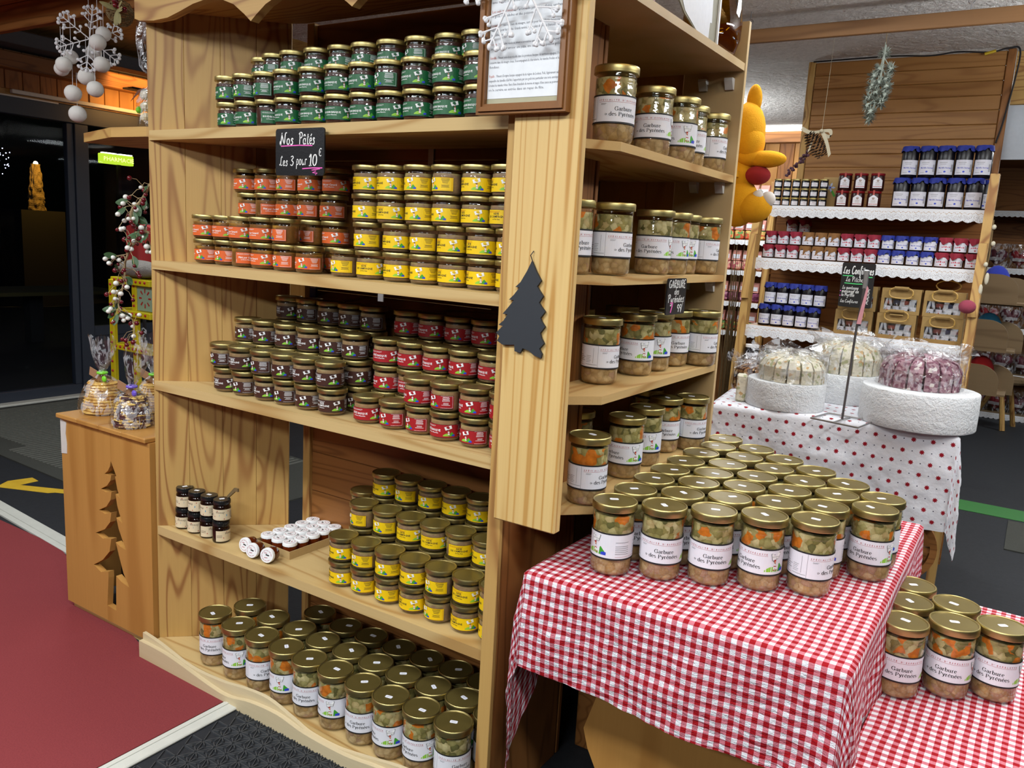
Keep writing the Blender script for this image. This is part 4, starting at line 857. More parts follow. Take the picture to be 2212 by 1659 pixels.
pl = MB().lathe([(.0, .0415), (.0225, .0415), (.0236, .040), (.0236, .031), (.0225, .0305)], 18, cap=False).mesh('lid', [pwhite], 40)
plg = MB(); Flat(plg, lambda u, v, l: (u, v, .0417+l*.0001)).poly([(.019*math.cos(a*.7), .019*math.sin(a*.7)) for a in range(9)], 0, 0)
F = Flat(plg, lambda u, v, l: (u*1.25, v*1.25, .0419+l*.0001))
for k in range(9):
    a0, a1 = k*.62, k*.62+.5; F.poly([(.0128*math.cos(a0), .0128*math.sin(a0)), (.0138*math.cos(a0), .0138*math.sin(a0)), (.0138*math.cos(a1), .0138*math.sin(a1)), (.0128*math.cos(a1), .0128*math.sin(a1))], 1, 1)
F.poly([(-.003, .001), (.006, -.001), (.008, .002), (-.002, .004)], 2, 1); F.rect(-.006, -.006, .003, -.0045, 1, 1); F.rect(-.007, .0055, .001, .007, 1, 1)
plg = plg.mesh('lid_print', [pwhite, plain('ink_pink', hx('#b05060'), .6), ink])
pb = MB().lathe([(.0, .0), (.019, .0), (.0222, .003), (.0222, .028), (.0205, .0305), (.0, .0305)], 18).mesh('honey', plain('amber_honey', hx('#5a2008'), .08, spec=.7), 50)
tr = thing('pot_tray', 'shallow card tray holding rows of tiny white-lidded pots', 'tray', (-1.957, 1.812, .467), -.02)
MB().box(-.085, -.125, 0, .085, .125, .003).box(-.085, -.125, .003, -.083, .125, .026).box(.083, -.125, .003, .085, .125, .026).box(-.083, -.125, .003, .083, -.123, .026).box(-.083, .123, .003, .083, .125, .026).build('tray', plain('card_tray', hx('#b59866'), .8), tr)
def pot(loc, label, rot=(0, 0, 0), grp='tiny white-lidded pots'):
    t = thing('honey_pot', label, 'pot', loc, 0, grp, rot); ob('honey', pb, t); ob('lid', pl, t); ob('lid_print', plg, t)
q = random.Random(3)
for j in range(5):
    for i in range(3):
        if True:
            v = Matrix.Rotation(-.02, 4, 'Z') @ Vector((-.0525+i*.0525, -.096+j*.048, 0))
            pot((-1.957+v.x, 1.812+v.y, .4705), f'tiny white-lidded pot in the tray, {ORD[j]} row from front, {["left", "middle", "right"][i]} column', (0, 0, q.uniform(0, 6)))
for i, (x, y) in enumerate(((-2.022, 1.668), (-1.973, 1.652), (-1.912, 1.655))):
    v = Vector((-.55, -.80, .0)); qd = Vector((.05+.12*i, -.95, .12)).to_track_quat('Z', 'Y').to_euler()
    pot((x, y, .4912), f'tiny white-lidded pot lying on its side before the tray, {["leftmost", "middle", "rightmost"][i]}', tuple(qd))
# ------------------------------------------------------------------ signs, fir tree, framed text on the bookcase
M_slate = plain('slate_black', (.010, .011, .013), .35, bumpk=.25, bscale=220); M_chalk = plain('chalk_white', (.80, .80, .78), .7); M_pink = plain('chalk_pink', hx('#e860b8'), .6); M_green = plain('chalk_green', hx('#4cc872'), .6)
def rrect(w, h, r, n=4):
    P = []
    for cx, cyy, a0 in ((w/2-r, h/2-r, 0), (-w/2+r, h/2-r, 90), (-w/2+r, -h/2+r, 180), (w/2-r, -h/2+r, 270)):
        P += [(cx+r*math.cos(math.radians(a0+90*i/n)), cyy+r*math.sin(math.radians(a0+90*i/n))) for i in range(n+1)]
    return P
def slate(name, label, loc, rot, w, h, rows, under=(), mats=None, extra=None):
    t = thing(name, label, 'sign', loc, 0, None, rot)
    MB().prism(rrect(w, h, .008), -.002, .002, 'Y').build('board', M_slate, t)
    mb = MB(); F = Flat(mb, lambda u, v, l: (u, -.0021-l*.0002, v))
    for s, u0, u1, v, size, wd, mi in rows: F.fit(handgeo(s, wd), u0, u1, v, size, mi, 1)
    for pts, wd, mi in under:
        for k in stroke_polys(pts, lambda a, b, c: wd): F.poly(k, mi, 2)
    mb.build('chalk_lettering', [M_chalk, M_pink, M_green], t); return t
slate('pates_sign', 'black slate sign reading Nos Pates hung on the top shelf edge', (-1.732, 1.583, 1.704), (0, 0, 0), .188, .124,
      [('Nos', -.076, -.022, .020, .031, .11, 0), ('Pâtés', -.004, .060, .020, .031, .11, 0), ('Les', -.078, -.044, -.036, .026, .10, 0), ('3', -.036, -.020, -.036, .026, .10, 0), ('pour', -.012, .030, -.034, .030, .10, 0), ('10', .036, .070, -.036, .030, .11, 0), ('€', .073, .086, -.012, .022, .1, 0)],
      [([(-.072, .016), (.0, .0175), (.05, .016)], .0028, 1), ([(.012, -.044), (.05, -.042), (.088, -.042)], .0028, 1), ([(.08, -.044), (.045, -.048), (.066, -.050), (.05, -.054), (.07, -.056), (.062, -.060)], .0024, 1)])
slate('garbure_sign', 'small black slate sign reading Garbure des Pyrenees hung on a side shelf', (-.853, 2.157, 1.372), (0, 0, PI/2), .137, .100,
      [('GARBURE', -.060, .062, .024, .022, .13, 0), ('des', -.018, .016, .006, .019, .12, 0), ('Pyrénées', -.062, .056, -.016, .022, .12, 0), ('7', -.045, -.022, -.044, .028, .16, 1), ('99', .010, .044, -.044, .022, .13, 0), ('€', .048, .060, -.016, .014, .13, 0)], [([(.038, -.046), (.050, -.018)], .002, 0)])
tp = [(0, .215), (-.012, .19), (-.028, .163), (-.042, .150), (-.030, .150), (-.044, .132), (-.058, .118), (-.044, .118), (-.060, .098), (-.074, .082), (-.060, .082), (-.070, .066), (-.084, .054), (-.072, .052), (-.090, .034), (-.080, .026), (-.086, .014), (-.070, .006), (-.050, .008), (-.036, .010), (-.034, -.006), (-.018, -.008), (-.012, .004), (.006, .0), (.022, -.010), (.040, -.014), (.042, -.004), (.034, .008), (.046, .022), (.038, .034), (.034, .046), (.046, .062), (.036, .074), (.032, .082), (.044, .098), (.032, .110), (.026, .118), (.036, .134), (.024, .148), (.018, .156), (.028, .170), (.014, .19)]
t = thing('fir_tree_board', 'dark slate fir tree hung on the pale face board', 'ornament', (-.955, 1.548, 1.258))
MB().prism([(x*.95, z*.93) for x, z in tp], 0, .006, 'Y').build('board', plain('slate_tree', hx('#272b31'), .7), t); MB().tube([(.0, .003, .2), (-.004, .0, .212), (.0, .006, .222)], .0012, 5).build('hook', ink, t)
fx0, fx1, fz0, fz1 = -1.116, -.886, 1.772, 2.34; fy = 1.5555
t = thing('framed_text', 'brown framed French text sheet hung on top of face board', 'picture frame', (-1.0, 1.545, 1.772))
M_frame = wood('frame_walnut', hx('#8a5c30'), hx('#6f4520'), hx('#5a3516'), 'Z', 12, 20, .35, 0)
def molding(a, b, c, d_, ax): return MB().prism([a, b, c, d_], fy-.022, fy, 'Y')
w = .022
for a, b, c, d_ in (((fx0, fz0), (fx1, fz0), (fx1-w, fz0+w), (fx0+w, fz0+w)), ((fx0, fz1), (fx1, fz1), (fx1-w, fz1-w), (fx0+w, fz1-w)), ((fx0, fz0), (fx0, fz1), (fx0+w, fz1-w), (fx0+w, fz0+w)), ((fx1, fz0), (fx1, fz1), (fx1-w, fz1-w), (fx1-w, fz0+w))):
    cx, cz = (a[0]+b[0]+c[0]+d_[0])/4, (a[1]+b[1]+c[1]+d_[1])/4; mb = molding(a, b, c, d_, 0)
    ins = [((p[0]*.72+q_[0]*.28), (p[1]*.72+q_[1]*.28)) for p, q_ in ((a, d_), (b, c), (c, b), (d_, a))]
    mb.prism(ins, fy-.027, fy-.0221, 'Y'); piece(t, 'moulding', mb, M_frame)
piece(t, 'mount', MB().box(fx0+w, fy-.012, fz0+w, fx1-w, fy-.008, fz1-w), plain('aged_mount', hx('#a8a488'), .6))
pw = MB().box(fx0+w+.001, fy-.0128, fz0+w+.012, fx1-w-.001, fy-.0122, fz1-w)
F = Flat(pw, lambda u, v, l: (u, fy-.0130-l*.0001, v))
TX = ['Les ventrèches : pour ceux qui aiment le goût fumé, à griller', 'elles se dégustent aussi en salade avec de l\'ail et du persil.', '', 'Le piment doux : au goût très doux et fruité, il relève les plats', 'de tous les jours, idéal pour les omelettes et les salades.', '', 'Le xipister : au vinaigre et aux épices, il relève volaille et', 'poissons grillés avec un goût exquis.', '', 'La gelée : plus fruitée et plus douce que le miel, elle s\'accorde', 'avec toutes les viandes et légumes, moutarde et piment.', '', 'Les sels au piment : l\'arôme du piment parfumé, exaltant', 'le goût des salades et des poissons.', '', 'Le xipister : sauce à base de vinaigre, surtout pour les grillades (poissons et', 'viandes) et pour les salades. Grande variété, sur les plats de flocons (haricots blancs,', 'lentilles, etc...)', '', 'Le oliban : huile d\'olive relevée au piment et aromatisée aux gousses d\'ail. On l\'utilisera pour fri', 'un poisson, pour arroser une pizza, une salade ou un poisson grillé.', '', 'Guindilla : Piment semi-doux récolté dans les provinces basques du territoire espagnol. Il se', 'conserve dans du vinaigre doux. Il accompagnera la charcuterie, les viandes froides et les', 'fondues.', '', 'Piquillo : Piment d\'origine basque espagnol de la région de Lodosa. Pelé, légèrement salé', 'suspendre des lamelles d\'ail frit, il apportera par son goût très particulier une note exotique', 'à toutes les viandes rôties. Farci d\'une brandade de morue et nappé d\'une sauce au poivron,', 'on le servira en entrée dans un repas de fête.']
z = fz0+w+.028+len(TX)*.0096; xx = fx0+w+.004
heads = {0: 'Les ventrèches', 3: 'Le piment doux', 6: 'Le xipister', 9: 'La gelée', 12: 'Les sels au piment', 15: 'Le xipister', 19: 'Le oliban', 22: 'Guindilla', 26: 'Piquillo'}
for i, s in enumerate(TX):
    z -= .0096
    if not s: continue
    g = textgeo(s, 1); wmax = max(p[0] for p in g[0]); k = .0078; sx = min(1, (fx1-w-xx-.004)/(wmax*k))
    if i in heads:
        n = len(heads[i]); hw = max(p[0] for p in textgeo(heads[i], 1)[0])
        F.geo(textgeo(heads[i], 1), xx, z, k, 2, 1, sx=sx); F.geo(textgeo(s[n:].strip(), 1), xx+(hw+.5)*k*sx, z, k, 1, 1, sx=sx)
    else: F.geo(g, xx, z, k, 1, 1, sx=sx)
piece(t, 'text_sheet', pw, [plain('sheet_white', (.74, .77, .80), .45), plain('text_ink', (.10, .10, .13), .6), plain('text_red', (.55, .12, .08), .6)])
sf = thing('snowflake_ornament', 'large white beaded snowflake hung over the framed text', 'ornament', (-1.0, 1.515, 2.045))
snowflake(.155, MB(), Matrix.Rotation(.5, 4, 'Y'), tip=.0068, w=.0026).build('snowflake', M_snow, sf, smooth=50)
MB().tube([(0, 0, .155), (0, .025, .29)], .0008, 4).build('thread', M_snow, sf)
# ------------------------------------------------------------------ tablecloths
def gingham(name, red, per=.0235):
    t = NT(name); uv = t.n('ShaderNodeUVMap').outputs[0]; sx = t.n('ShaderNodeSeparateXYZ'); t.l(uv, sx.inputs[0])
    def st(i): return t.math('GREATER_THAN', t.math('FRACT', t.math('MULTIPLY', sx.outputs[i], 1/per)), .5)
    s = t.math('MULTIPLY', t.math('ADD', st(0), st(1)), .5)
    th = t.math('MULTIPLY_ADD', t.math('SINE', t.math('MULTIPLY', t.math('ADD', sx.outputs[0], sx.outputs[1]), 6283)), .08, 0)
    c = t.ramp(t.math('ADD', s, t.math('MULTIPLY', th, t.math('COMPARE', s, .5, .1))), [(0, (.74, .74, .78)), (.4, (.56, .17, .21)), (.6, (.56, .17, .21)), (.95, red)])
    nz = t.math('ADD', t.noise(t.vmul(uv, (1, 3, 1)), 40, 3), t.math('MULTIPLY', t.noise(uv, 420, 2), .35))
    b = t.bump(nz, .75, .008); return t.done(t.bsdf(c, .85, 0, .2, b))
M_ging = gingham('red_gingham', hx('#9c0f1a'))
def cloth(mb, W_, L_, left, right, front, back, step, topz, seed=0, fold=.012, per=.1, rho=.012, flare=.10, maxdrop=9, hemw=.0, lf=None):
    """cloth laid on a W x L top, hanging at the sides; uv are cloth lengths"""
    def fn(s, t):
        if lf and s < 0: s *= lf(t)
        dx = -s if s < 0 else max(0, s-W_); dy = -t if t < 0 else max(0, t-L_)
        sx = -1 if s < 0 else 1; sy = -1 if t < 0 else 1
        bx, by = min(max(s, 0), W_), min(max(t, 0), L_); r = math.hypot(dx, dy)
        n1 = noise.noise(Vector((s*9+seed, t*9, 0))); n2 = noise.noise(Vector((s*26, t*26+seed, 3)))
        if r < 1e-6: return (bx+.002*n1, by+.003*n1, topz+.0012+.0012*max(0, n2))
        ux, uy = sx*dx/r, sy*dy/r
        a = min(r/rho, PI/2); out = rho*math.sin(a); dn = rho*(1-math.cos(a)); rest = max(0, r-rho*PI/2)
        al = by if dx > dy else bx
        corner = min(dx, dy)/(r+1e-6)
        wv = math.sin(al*2*PI/per*.5+seed+1.3*n1)*(1-corner)+1.6*math.sin(math.atan2(dy, dx)*8+seed)*corner
        k = min(1, rest/.12)
        out += fold*k*(.55+wv*.6)+flare*rest*corner+.006*n2*k+.0015
        z = topz+.0012-dn-rest*(1-.04*corner)
        return (bx+ux*out, by+uy*out, max(z, topz-maxdrop))
    s0, s1, t0, t1 = -left, W_+right, -front, L_+back; nu = int((s1-s0)/step); nv = int((t1-t0)/step)
    mb.grid(lambda u, v: fn(s0+(s1-s0)*u, t0+(t1-t0)*v+hemw*math.sin(u*7)*(1-v)), nu, nv, 0, lambda u, v: (s0+(s1-s0)*u, t0+(t1-t0)*v+hemw*math.sin(u*7)*(1-v)))
    return mb
def thick(o, k=.0008):
    m = o.modifiers.new('thickness', 'SOLIDIFY'); m.thickness = k; m.offset = -1
tx, ty = -.925, 1.572
o = cloth(MB(), .715, 1.06, .52, .26, .25, .06, .013, .7315, 1.2, .012, .19, maxdrop=.60, hemw=.014, flare=.05, lf=lambda t: max(.42, min(1, 1-2.6*max(0, t+.02)))).build('gingham_tablecloth', M_ging, None, (tx, ty, 0), smooth=180); tag(o, 'red and white gingham tablecloth hanging over the higher table', 'tablecloth')
tb = thing('display_table', 'wooden table under the gingham cloth with curved leg boards', 'table', (-.57, 2.1, 0))
piece(tb, 'tabletop', MB().box(-.92, 1.577, .70, -.215, 2.63, .7305, bev=.004), honey['X'])
lg = [(1.80, .0), (1.80, .699), (2.4, .699), (2.45, .4), (2.4, .3), (2.45, .2), (2.5, .0)]
for x in (-.66, -.30): piece(tb, 'leg_board', MB().prism(lg, x, x+.028, 'X'), honey['Z'])
piece(tb, 'leg_board', MB().prism([(-.745, .0), (-.752, .10), (-.768, .19), (-.80, .25), (-.815, .30), (-.80, .35), (-.785, .40), (-.80, .46), (-.83, .55), (-.83, .699), (-.30, .699), (-.30, .55), (-.33, .46), (-.345, .40), (-.33, .35), (-.315, .30), (-.33, .25), (-.36, .19), (-.375, .10), (-.38, .0)], 1.700, 1.725, 'Y'), honey['Z'])
piece(tb, 'stretcher', MB().box(-.62, 2.0, .3, -.31, 2.03, .36, bev=.003), honey['X'])
o = thing('white_box', 'small white box on a dark block under the gingham table', 'box', (-.96, 2.09, .0)); piece(o, 'body', MB().box(-.99, 2.04, .2005, -.925, 2.12, .258, bev=.004), plain('box_white', hx('#b9aeb0'), .6)); piece(o, 'lid', MB().box(-.992, 2.038, .2585, -.923, 2.122, .28, bev=.004), MATS['box_white'])
o = MB().box(-1.0, 2.03, 0, -.91, 2.4, .20, bev=.003).build('wooden_block', brownw['Y']); tag(o, 'dark wooden block on the floor under the gingham table', 'block')
kx, ky = -.197, 1.28
o = cloth(MB(), .40, 1.40, .004, .25, .25, .25, .014, .5115, 4.1, .008, .18, maxdrop=.5).build('gingham_tablecloth', M_ging, None, (kx, ky, 0), (0, 0, -.02), smooth=180); tag(o, 'red and white gingham cloth over the low step at the right edge', 'tablecloth')
st = thing('low_table', 'low wooden step under the gingham cloth at right', 'table', (0, 2, 0)); piece(st, 'tabletop', MB().box(-.185, 1.30, .48, .19, 2.66, .5105, bev=.003), honey['Y'])
for x in (-.17, .15):
    for y in (1.33, 2.6): piece(st, 'leg', MB().box(x, y, .0, x+.035, y+.035, .48, bev=.002), honey['Z'])
# ------------------------------------------------------------------ flowered cloth, foam drums and nougat
def flowered(name):
    t = NT(name); uv = t.n('ShaderNodeUVMap').outputs[0]; sx = t.n('ShaderNodeSeparateXYZ'); t.l(uv, sx.inputs[0])
    def lattice(ox, oy, px, py):
        u = t.math('SUBTRACT', t.math('FRACT', t.math('ADD', t.math('MULTIPLY', sx.outputs[0], 1/px), ox)), .5); v = t.math('SUBTRACT', t.math('FRACT', t.math('ADD', t.math('MULTIPLY', sx.outputs[1], 1/py), oy)), .5)
        u = t.math('MULTIPLY', u, px); v = t.math('MULTIPLY', v, py); return t.math('SQRT', t.math('ADD', t.math('MULTIPLY', u, u), t.math('MULTIPLY', v, v))), t.math('ARCTAN2', v, u)
    red = 0; blk = 0
    for ox in (0, .5):
        r, a = lattice(ox, ox, .064, .084); red = t.math('MAXIMUM', red, t.math('LESS_THAN', r, t.math('MULTIPLY_ADD', t.math('COSINE', t.math('MULTIPLY', a, 8)), .0016, .0076)))
        r, a = lattice(ox+.5, ox, .064, .084); blk = t.math('MAXIMUM', blk, t.math('LESS_THAN', r, .0022))
    c = t.mix(red, (.66, .66, .70), hx('#8c1220')); c = t.mix(blk, c, (.06, .06, .09))
    return t.done(t.bsdf(c, .85, 0, .2, t.bump(t.noise(uv, 25, 3), .4, .01)))
pr = math.atan2(.111, .863)
o = cloth(MB(), .872, .86, .3, .34, .35, .3, .016, .899, 2.5, .014, .22, maxdrop=.88, hemw=.02).build('flowered_tablecloth', flowered('flowered_cloth'), None, (-1.05, 3.165, 0), (0, 0, pr), smooth=180); tag(o, 'white tablecloth with red flowers over the nougat table', 'tablecloth')
ct = thing('nougat_cart', 'wooden cart table with a wheel under the flowered cloth', 'table', (-.62, 3.6, 0), pr)
Rz = Matrix.Rotation(pr, 4, 'Z'); 
def cpart(nm, mb, m):
    return mb.build(nm, m, ct, (0, 0, 0))
cpart('tabletop', MB().box(-.47, -.36, .86, .385, .42, .8985, bev=.004), honey['X'])
for x in (-.44, .30):
    for y in (-.33, .36): cpart('leg', MB().box(x if y > 0 or x < 0 else .02, y, .0, (x if y > 0 or x < 0 else .02)+.05, y+.05, .86, bev=.003), brownw['Z'])
wh = MB(); wh.lathe([(.115, -.02), (.14, -.02), (.14, .02), (.115, .02), (.115, -.02)], 30, cap=False)
w_ = wh.build('wheel', brownw['X'], ct, (.255, -.20, .40), (PI/2, 0, 0))
for k in range(6): MB().box(.0, -.01, -.01, .118, .01, .01, M=Matrix.Rotation(k*PI/3, 4, 'Z')).build('spoke', brownw['X'], w_)
MB().lathe([(.0, -.03), (.03, -.03), (.03, .03), (.0, .03)], 14).build('hub', brownw['X'], w_)
MB().box(-.02, .031, -.02, .02, .14, .02).build('axle', brownw['X'], w_)
M_foam = rough_mat('white_foam', (.70, .71, .72), (.86, .87, .88), 70, 1, .012, .9, 200)
def drum(x, y, R_, h, label, seed, z=.9015):
    mb = MB(); n = 56
    mb.lathe([(.0, 0), (R_*.985, 0), (R_, .006), (R_, h*.3), (R_, h*.6), (R_, h-.005), (R_*.985, h), (.0, h)], n)
    mb.v = [tuple(Vector(v)*1+Vector((v[0], v[1], 0))*.02*noise.noise(Vector(v)*30+Vector((seed, 0, 0)))) for v in mb.v]
    o = mb.build('foam_drum', M_foam, None, (x, y, z), smooth=40); tag(o, label, 'stand'); return o
def nmat(name, base, bits, amt=.62):
    t = NT(name); v = t.obj(6); c1 = t.n('ShaderNodeTexVoronoi'); t.l(v, c1.inputs['Vector']); c1.inputs['Scale'].default_value = 85
    s = t.n('ShaderNodeSeparateColor'); t.l(c1.outputs['Color'], s.inputs[0])
    c = t.ramp(s.outputs[0], [(0, base), (amt, tuple(x*.8 for x in base)), (amt+.08, bits[0]), (amt+.16, base), (amt+.22, bits[1]), (amt+.30, bits[2])], 'CONSTANT')
    return t.done(t.bsdf(c, .5, 0, .3, t.bump(t.noise(v, 90, 3), .5, .004)))
NG = [nmat('nougat_cream', hx('#d6cfba'), (hx('#c2a070'), hx('#a8a880'), hx('#b89474')), .70), nmat('nougat_berry', hx('#a08088'), (hx('#6e4656'), hx('#cdc2bc'), hx('#7a4c5c')), .35), nmat('nougat_chocolate', hx('#8a6038'), (hx('#3a2418'), hx('#c8ab78'), hx('#4a2c1a')), .4)]
def slices(x, y, z, R_, h, n, m, label, seed, cello=True, a0=0, a1=2*PI):
    t = thing('nougat_ring', label, 'nougat', (x, y, z)); q = random.Random(seed)
    for k in range(n):
        a = a0+(a1-a0)*k/n; mb = MB(); hh = h*q.uniform(.93, 1.05); w0 = .006; w1 = min(R_*(a1-a0)/n*.43, .024)
        pts = [(.02, .0), (R_, .0), (R_*1.0, hh*.55), (R_*.86, hh*.82), (R_*.5, hh*.98), (.02, hh)]
        vs = []
        for s_ in (-1, 1):
            for p in pts: vs.append(Vector((p[0]*math.cos(a)-s_*(w0+(w1-w0)*p[0]/R_)*math.sin(a), p[0]*math.sin(a)+s_*(w0+(w1-w0)*p[0]/R_)*math.cos(a), p[1])))
        nn = len(pts); mb.add(vs, [tuple(range(nn-1, -1, -1)), tuple(range(nn, 2*nn))]+[(i, (i+1) % nn, nn+(i+1) % nn, nn+i) for i in range(nn)])
        mb.build('slice', NG[m], t)
    if cello:
        q2 = seed
        mb = MB(); mb.grid(lambda u, v: ((R_*1.08+.03*max(0, v-.75)*4)*(1+.09*noise.noise(Vector((math.cos(u*6.28)*3+q2, math.sin(u*6.28)*3, v*5))))*math.sin(u*2*PI), -(R_*1.08+.03*max(0, v-.75)*4)*(1+.09*noise.noise(Vector((math.cos(u*6.28)*3+q2, math.sin(u*6.28)*3, v*5))))*math.cos(u*2*PI), .001+h*1.06*min(1, v/.75)+.035*max(0, v-.75)*4*abs(math.sin(u*17+q2))), 44, 8)
        mb.grid(lambda u, v: (R_*(1.06*(1-v)+.02)*math.sin(u*2*PI), -R_*(1.06*(1-v)+.02)*math.cos(u*2*PI), h*(.92+.18*v)+.010*math.sin(u*2*PI*n*.5+v*3)+.006*noise.noise(Vector((u*20, v*6, q2)))), 60, 6)
        mb.build('cellophane', M_cello, t)
drum(-.815, 3.335, .152, .108, 'low white foam drum at the left of the flowered table', 1); slices(-.80, 3.335, 1.0105, .125, .105, 15, 0, 'ring of cream nougat slices on the left foam drum', 4)
drum(-.66, 3.71, .165, .120, 'white foam drum at the back of the flowered table', 5); slices(-.665, 3.71, 1.0225, .135, .13, 18, 0, 'ring of pale nougat slices on the rear foam drum', 6)
drum(-.335, 3.385, .203, .136, 'largest white foam drum at right corner of the flowered table', 9); slices(-.345, 3.42, 1.0385, .14, .125, 16, 1, 'ring of red berry nougat slices on the largest foam drum', 11)
slices(-1.03, 3.66, .9015, .10, .11, 11, 2, 'chocolate nougat slices in cellophane at the left end of flowered table', 14)
slices(-1.10, 3.9, .9015, .09, .10, 9, 2, 'second heap of chocolate nougat slices behind the first', 17)
o = MB().box(-.02, -.03, 0, .02, .03, .11, bev=.006).build('nougat_bar', NG[0], None, (-.985, 3.30, .9015), (0, 0, .3)); tag(o, 'single cream nougat bar standing by the side shelves end panel', 'nougat')
t = thing('sign_holder', 'thin grey metal sign holder with wire foot on flowered table', 'holder', (-.562, 3.19, .9015))
MB().tube([(-.10, -.055, .004), (.075, -.10, .004), (.10, .08, .004), (-.07, .10, .004)], .0035, 6, close=True).tube([(-.015, -.076, .004), (0, 0, .006), (.012, .09, .004)], .0035, 6).build('foot', plain('steel', (.42, .42, .43), .35, .9), t)
MB().tube([(0, 0, .006), (.012, -.015, .35), (.022, -.03, .47)], .0045, 7).tube([(.022, -.03, .46), (.024, -.032, .50)], .006, 7).build('rod', plain('dark_steel', (.16, .15, .15), .4, .7), t)
MB().box(.016, -.036, .495, .034, -.030, .565, bev=.003).build('clip', MATS['steel'], t)
MB().prism([(.014, .37), (.030, .37), (.040, .50), (.034, .51)], -.042, -.0415, 'Y').build('price_strip', plain('pink_paper', hx('#d89aa4'), .7), t)
slate('jam_sign', 'black slate sign reading Les Confitures in front of the jam rack', (-.727, 4.066, 1.383), (0, 0, 0), .145, .205,
      [('Les', -.066, -.036, .052, .032, .15, 0), ('Confitures', -.028, .068, .052, .036, .17, 0), ('La Pitchouli', -.050, .048, .016, .023, .11, 0), ('La montagne', -.062, .010, -.020, .017, .12, 0), ('melange de', -.062, .014, -.036, .017, .12, 0), ('la Myrtille', -.062, -.004, -.053, .017, .12, 0), ('Les Confitures', -.064, .014, -.082, .015, .12, 0), ('6€', .040, .062, -.030, .016, .12, 0), ('7€', .042, .062, -.048, .016, .12, 0), ('9€', .040, .062, -.066, .016, .12, 0), ('7€', .038, .060, -.084, .016, .12, 0)],
      [([(-.066, .042), (-.02, .042)], .004, 2), ([(.03, .040), (.064, .040)], .004, 2), ([(-.055, .008), (.0, .006), (.04, .008)], .004, 2), ([(-.070, -.028), (-.066, -.030)], .004, 1), ([(-.070, -.050), (-.066, -.052)], .004, 1)])
# ------------------------------------------------------------------ right-hand background: ceiling, partition, jam rack
struct('ceiling', MB().grid(lambda u, v: (-3.6+8*u, 2.45+4.4*v, 2.515+.004*noise.noise(Vector((u*200, v*110, 5)))), 220, 130).box(-3.6, 2.45, 2.56, 4.4, 6.9, 2.6), M_stucco)
struct('ceiling', MB().box(-3.6, 6.85, 2.40, 4.4, 6.95, 2.62).box(-3.6, 6.95, 2.50, 4.4, 10.4, 2.56), brownw['X'])
bw = struct('wall_back', MB().box(-6.6, 10.1, -.1, 4, 10.2, 2.6), brownw['Z'])
w2 = struct('wall_side', MB().box(-6.0, 7.45, -.05, -1.0, 7.5, 2.5), honey['Z'])
for i in range(16):
    o = MB().box(-3.4+i*.13, 7.43, .0, -3.4+i*.13+.126, 7.449, 2.5, bev=.003).build('plank', honey['Z'] if i % 2 else brownw['Z'], w2)
o = MB().box(-2.25, 6.75, 2.485, -1.72, 7.25, 2.499).build('ceiling_lamp_panel', emit('lamp_panel', (1, 1, .96), 5)); tag(o, 'bright white rectangular ceiling lamp left of the plank partition', 'lamp')
bt = thing('ceiling_batten', 'long pine batten hung under the rough ceiling by two hooks', 'batten', (-.7, 3.62, 2.40))
piece(bt, 'batten', MB().box(-1.75, 3.605, 2.385, 1.2, 3.628, 2.44, bev=.002), battw)
for x in (-1.205, -.372):
    piece(bt, 'hook', MB().tube([(x, 3.617, 2.44), (x, 3.617, 2.462)], .0022, 6).tube([(x+.011*math.cos(a*.55), 3.617, 2.474+.011*math.sin(a*.55)) for a in range(-2, 9)], .0022, 6).tube([(x, 3.617, 2.485), (x, 3.617, 2.52)], .002, 6), MATS['steel'])
# plank partition
pw_ = thing('plank_partition', 'varnished horizontal plank partition rising behind the jam rack', 'partition', (-.74, 4.62, 0))
zz = 2.502; i = 0
while zz > .3:
    h = .0665; piece(pw_, 'plank', MB().box(-1.16, 4.60, zz-h+.0012, -.292, 4.616, zz, bev=.003), panelw); zz -= h
for x0, x1, z0, z1 in ((-1.195, -1.161, .0, 2.508), (-.291, -.257, 1.93, 2.508), (-.291, -.262, .0, 1.928)): piece(pw_, 'post', MB().box(x0, 4.592, z0, x1, 4.63, z1, bev=.003), brownw['Z'] if z0 > 1 else pine['Z'])
t = thing('ceiling_cable', 'dark cable with a yellow connector along the top of partition', 'cable', (-.7, 4.58, 2.51)); piece(t, 'cable', MB().tube(smoothpath([(-1.17, 4.585, 2.505), (-.8, 4.583, 2.507), (-.62, 4.583, 2.497), (-.5, 4.583, 2.506), (-.36, 4.583, 2.495), (-.29, 4.585, 2.508), (-.24, 4.585, 2.48), (-.265, 4.585, 2.2), (-.285, 4.58, 2.08)]), .004, 5), ink)
piece(t, 'connector', MB().tube([(-.385, 4.578, 2.487), (-.34, 4.578, 2.499)], .007, 6), plain('yellow_plug', hx('#c2a41c'), .5))
o = MB().box(-.272, 4.655, 2.012, -.12, 4.665, 2.262).build('white_card', plain('card_white', (.55, .60, .66), .6)); tag(o, 'plain white card at the right edge of the picture', 'card')
o = MB().box(-.256, 4.67, 2.27, .9, 4.70, 2.51).build('side_partition', pine['X']); tag(o, 'pine boarding above the white card at the right edge', 'boarding')
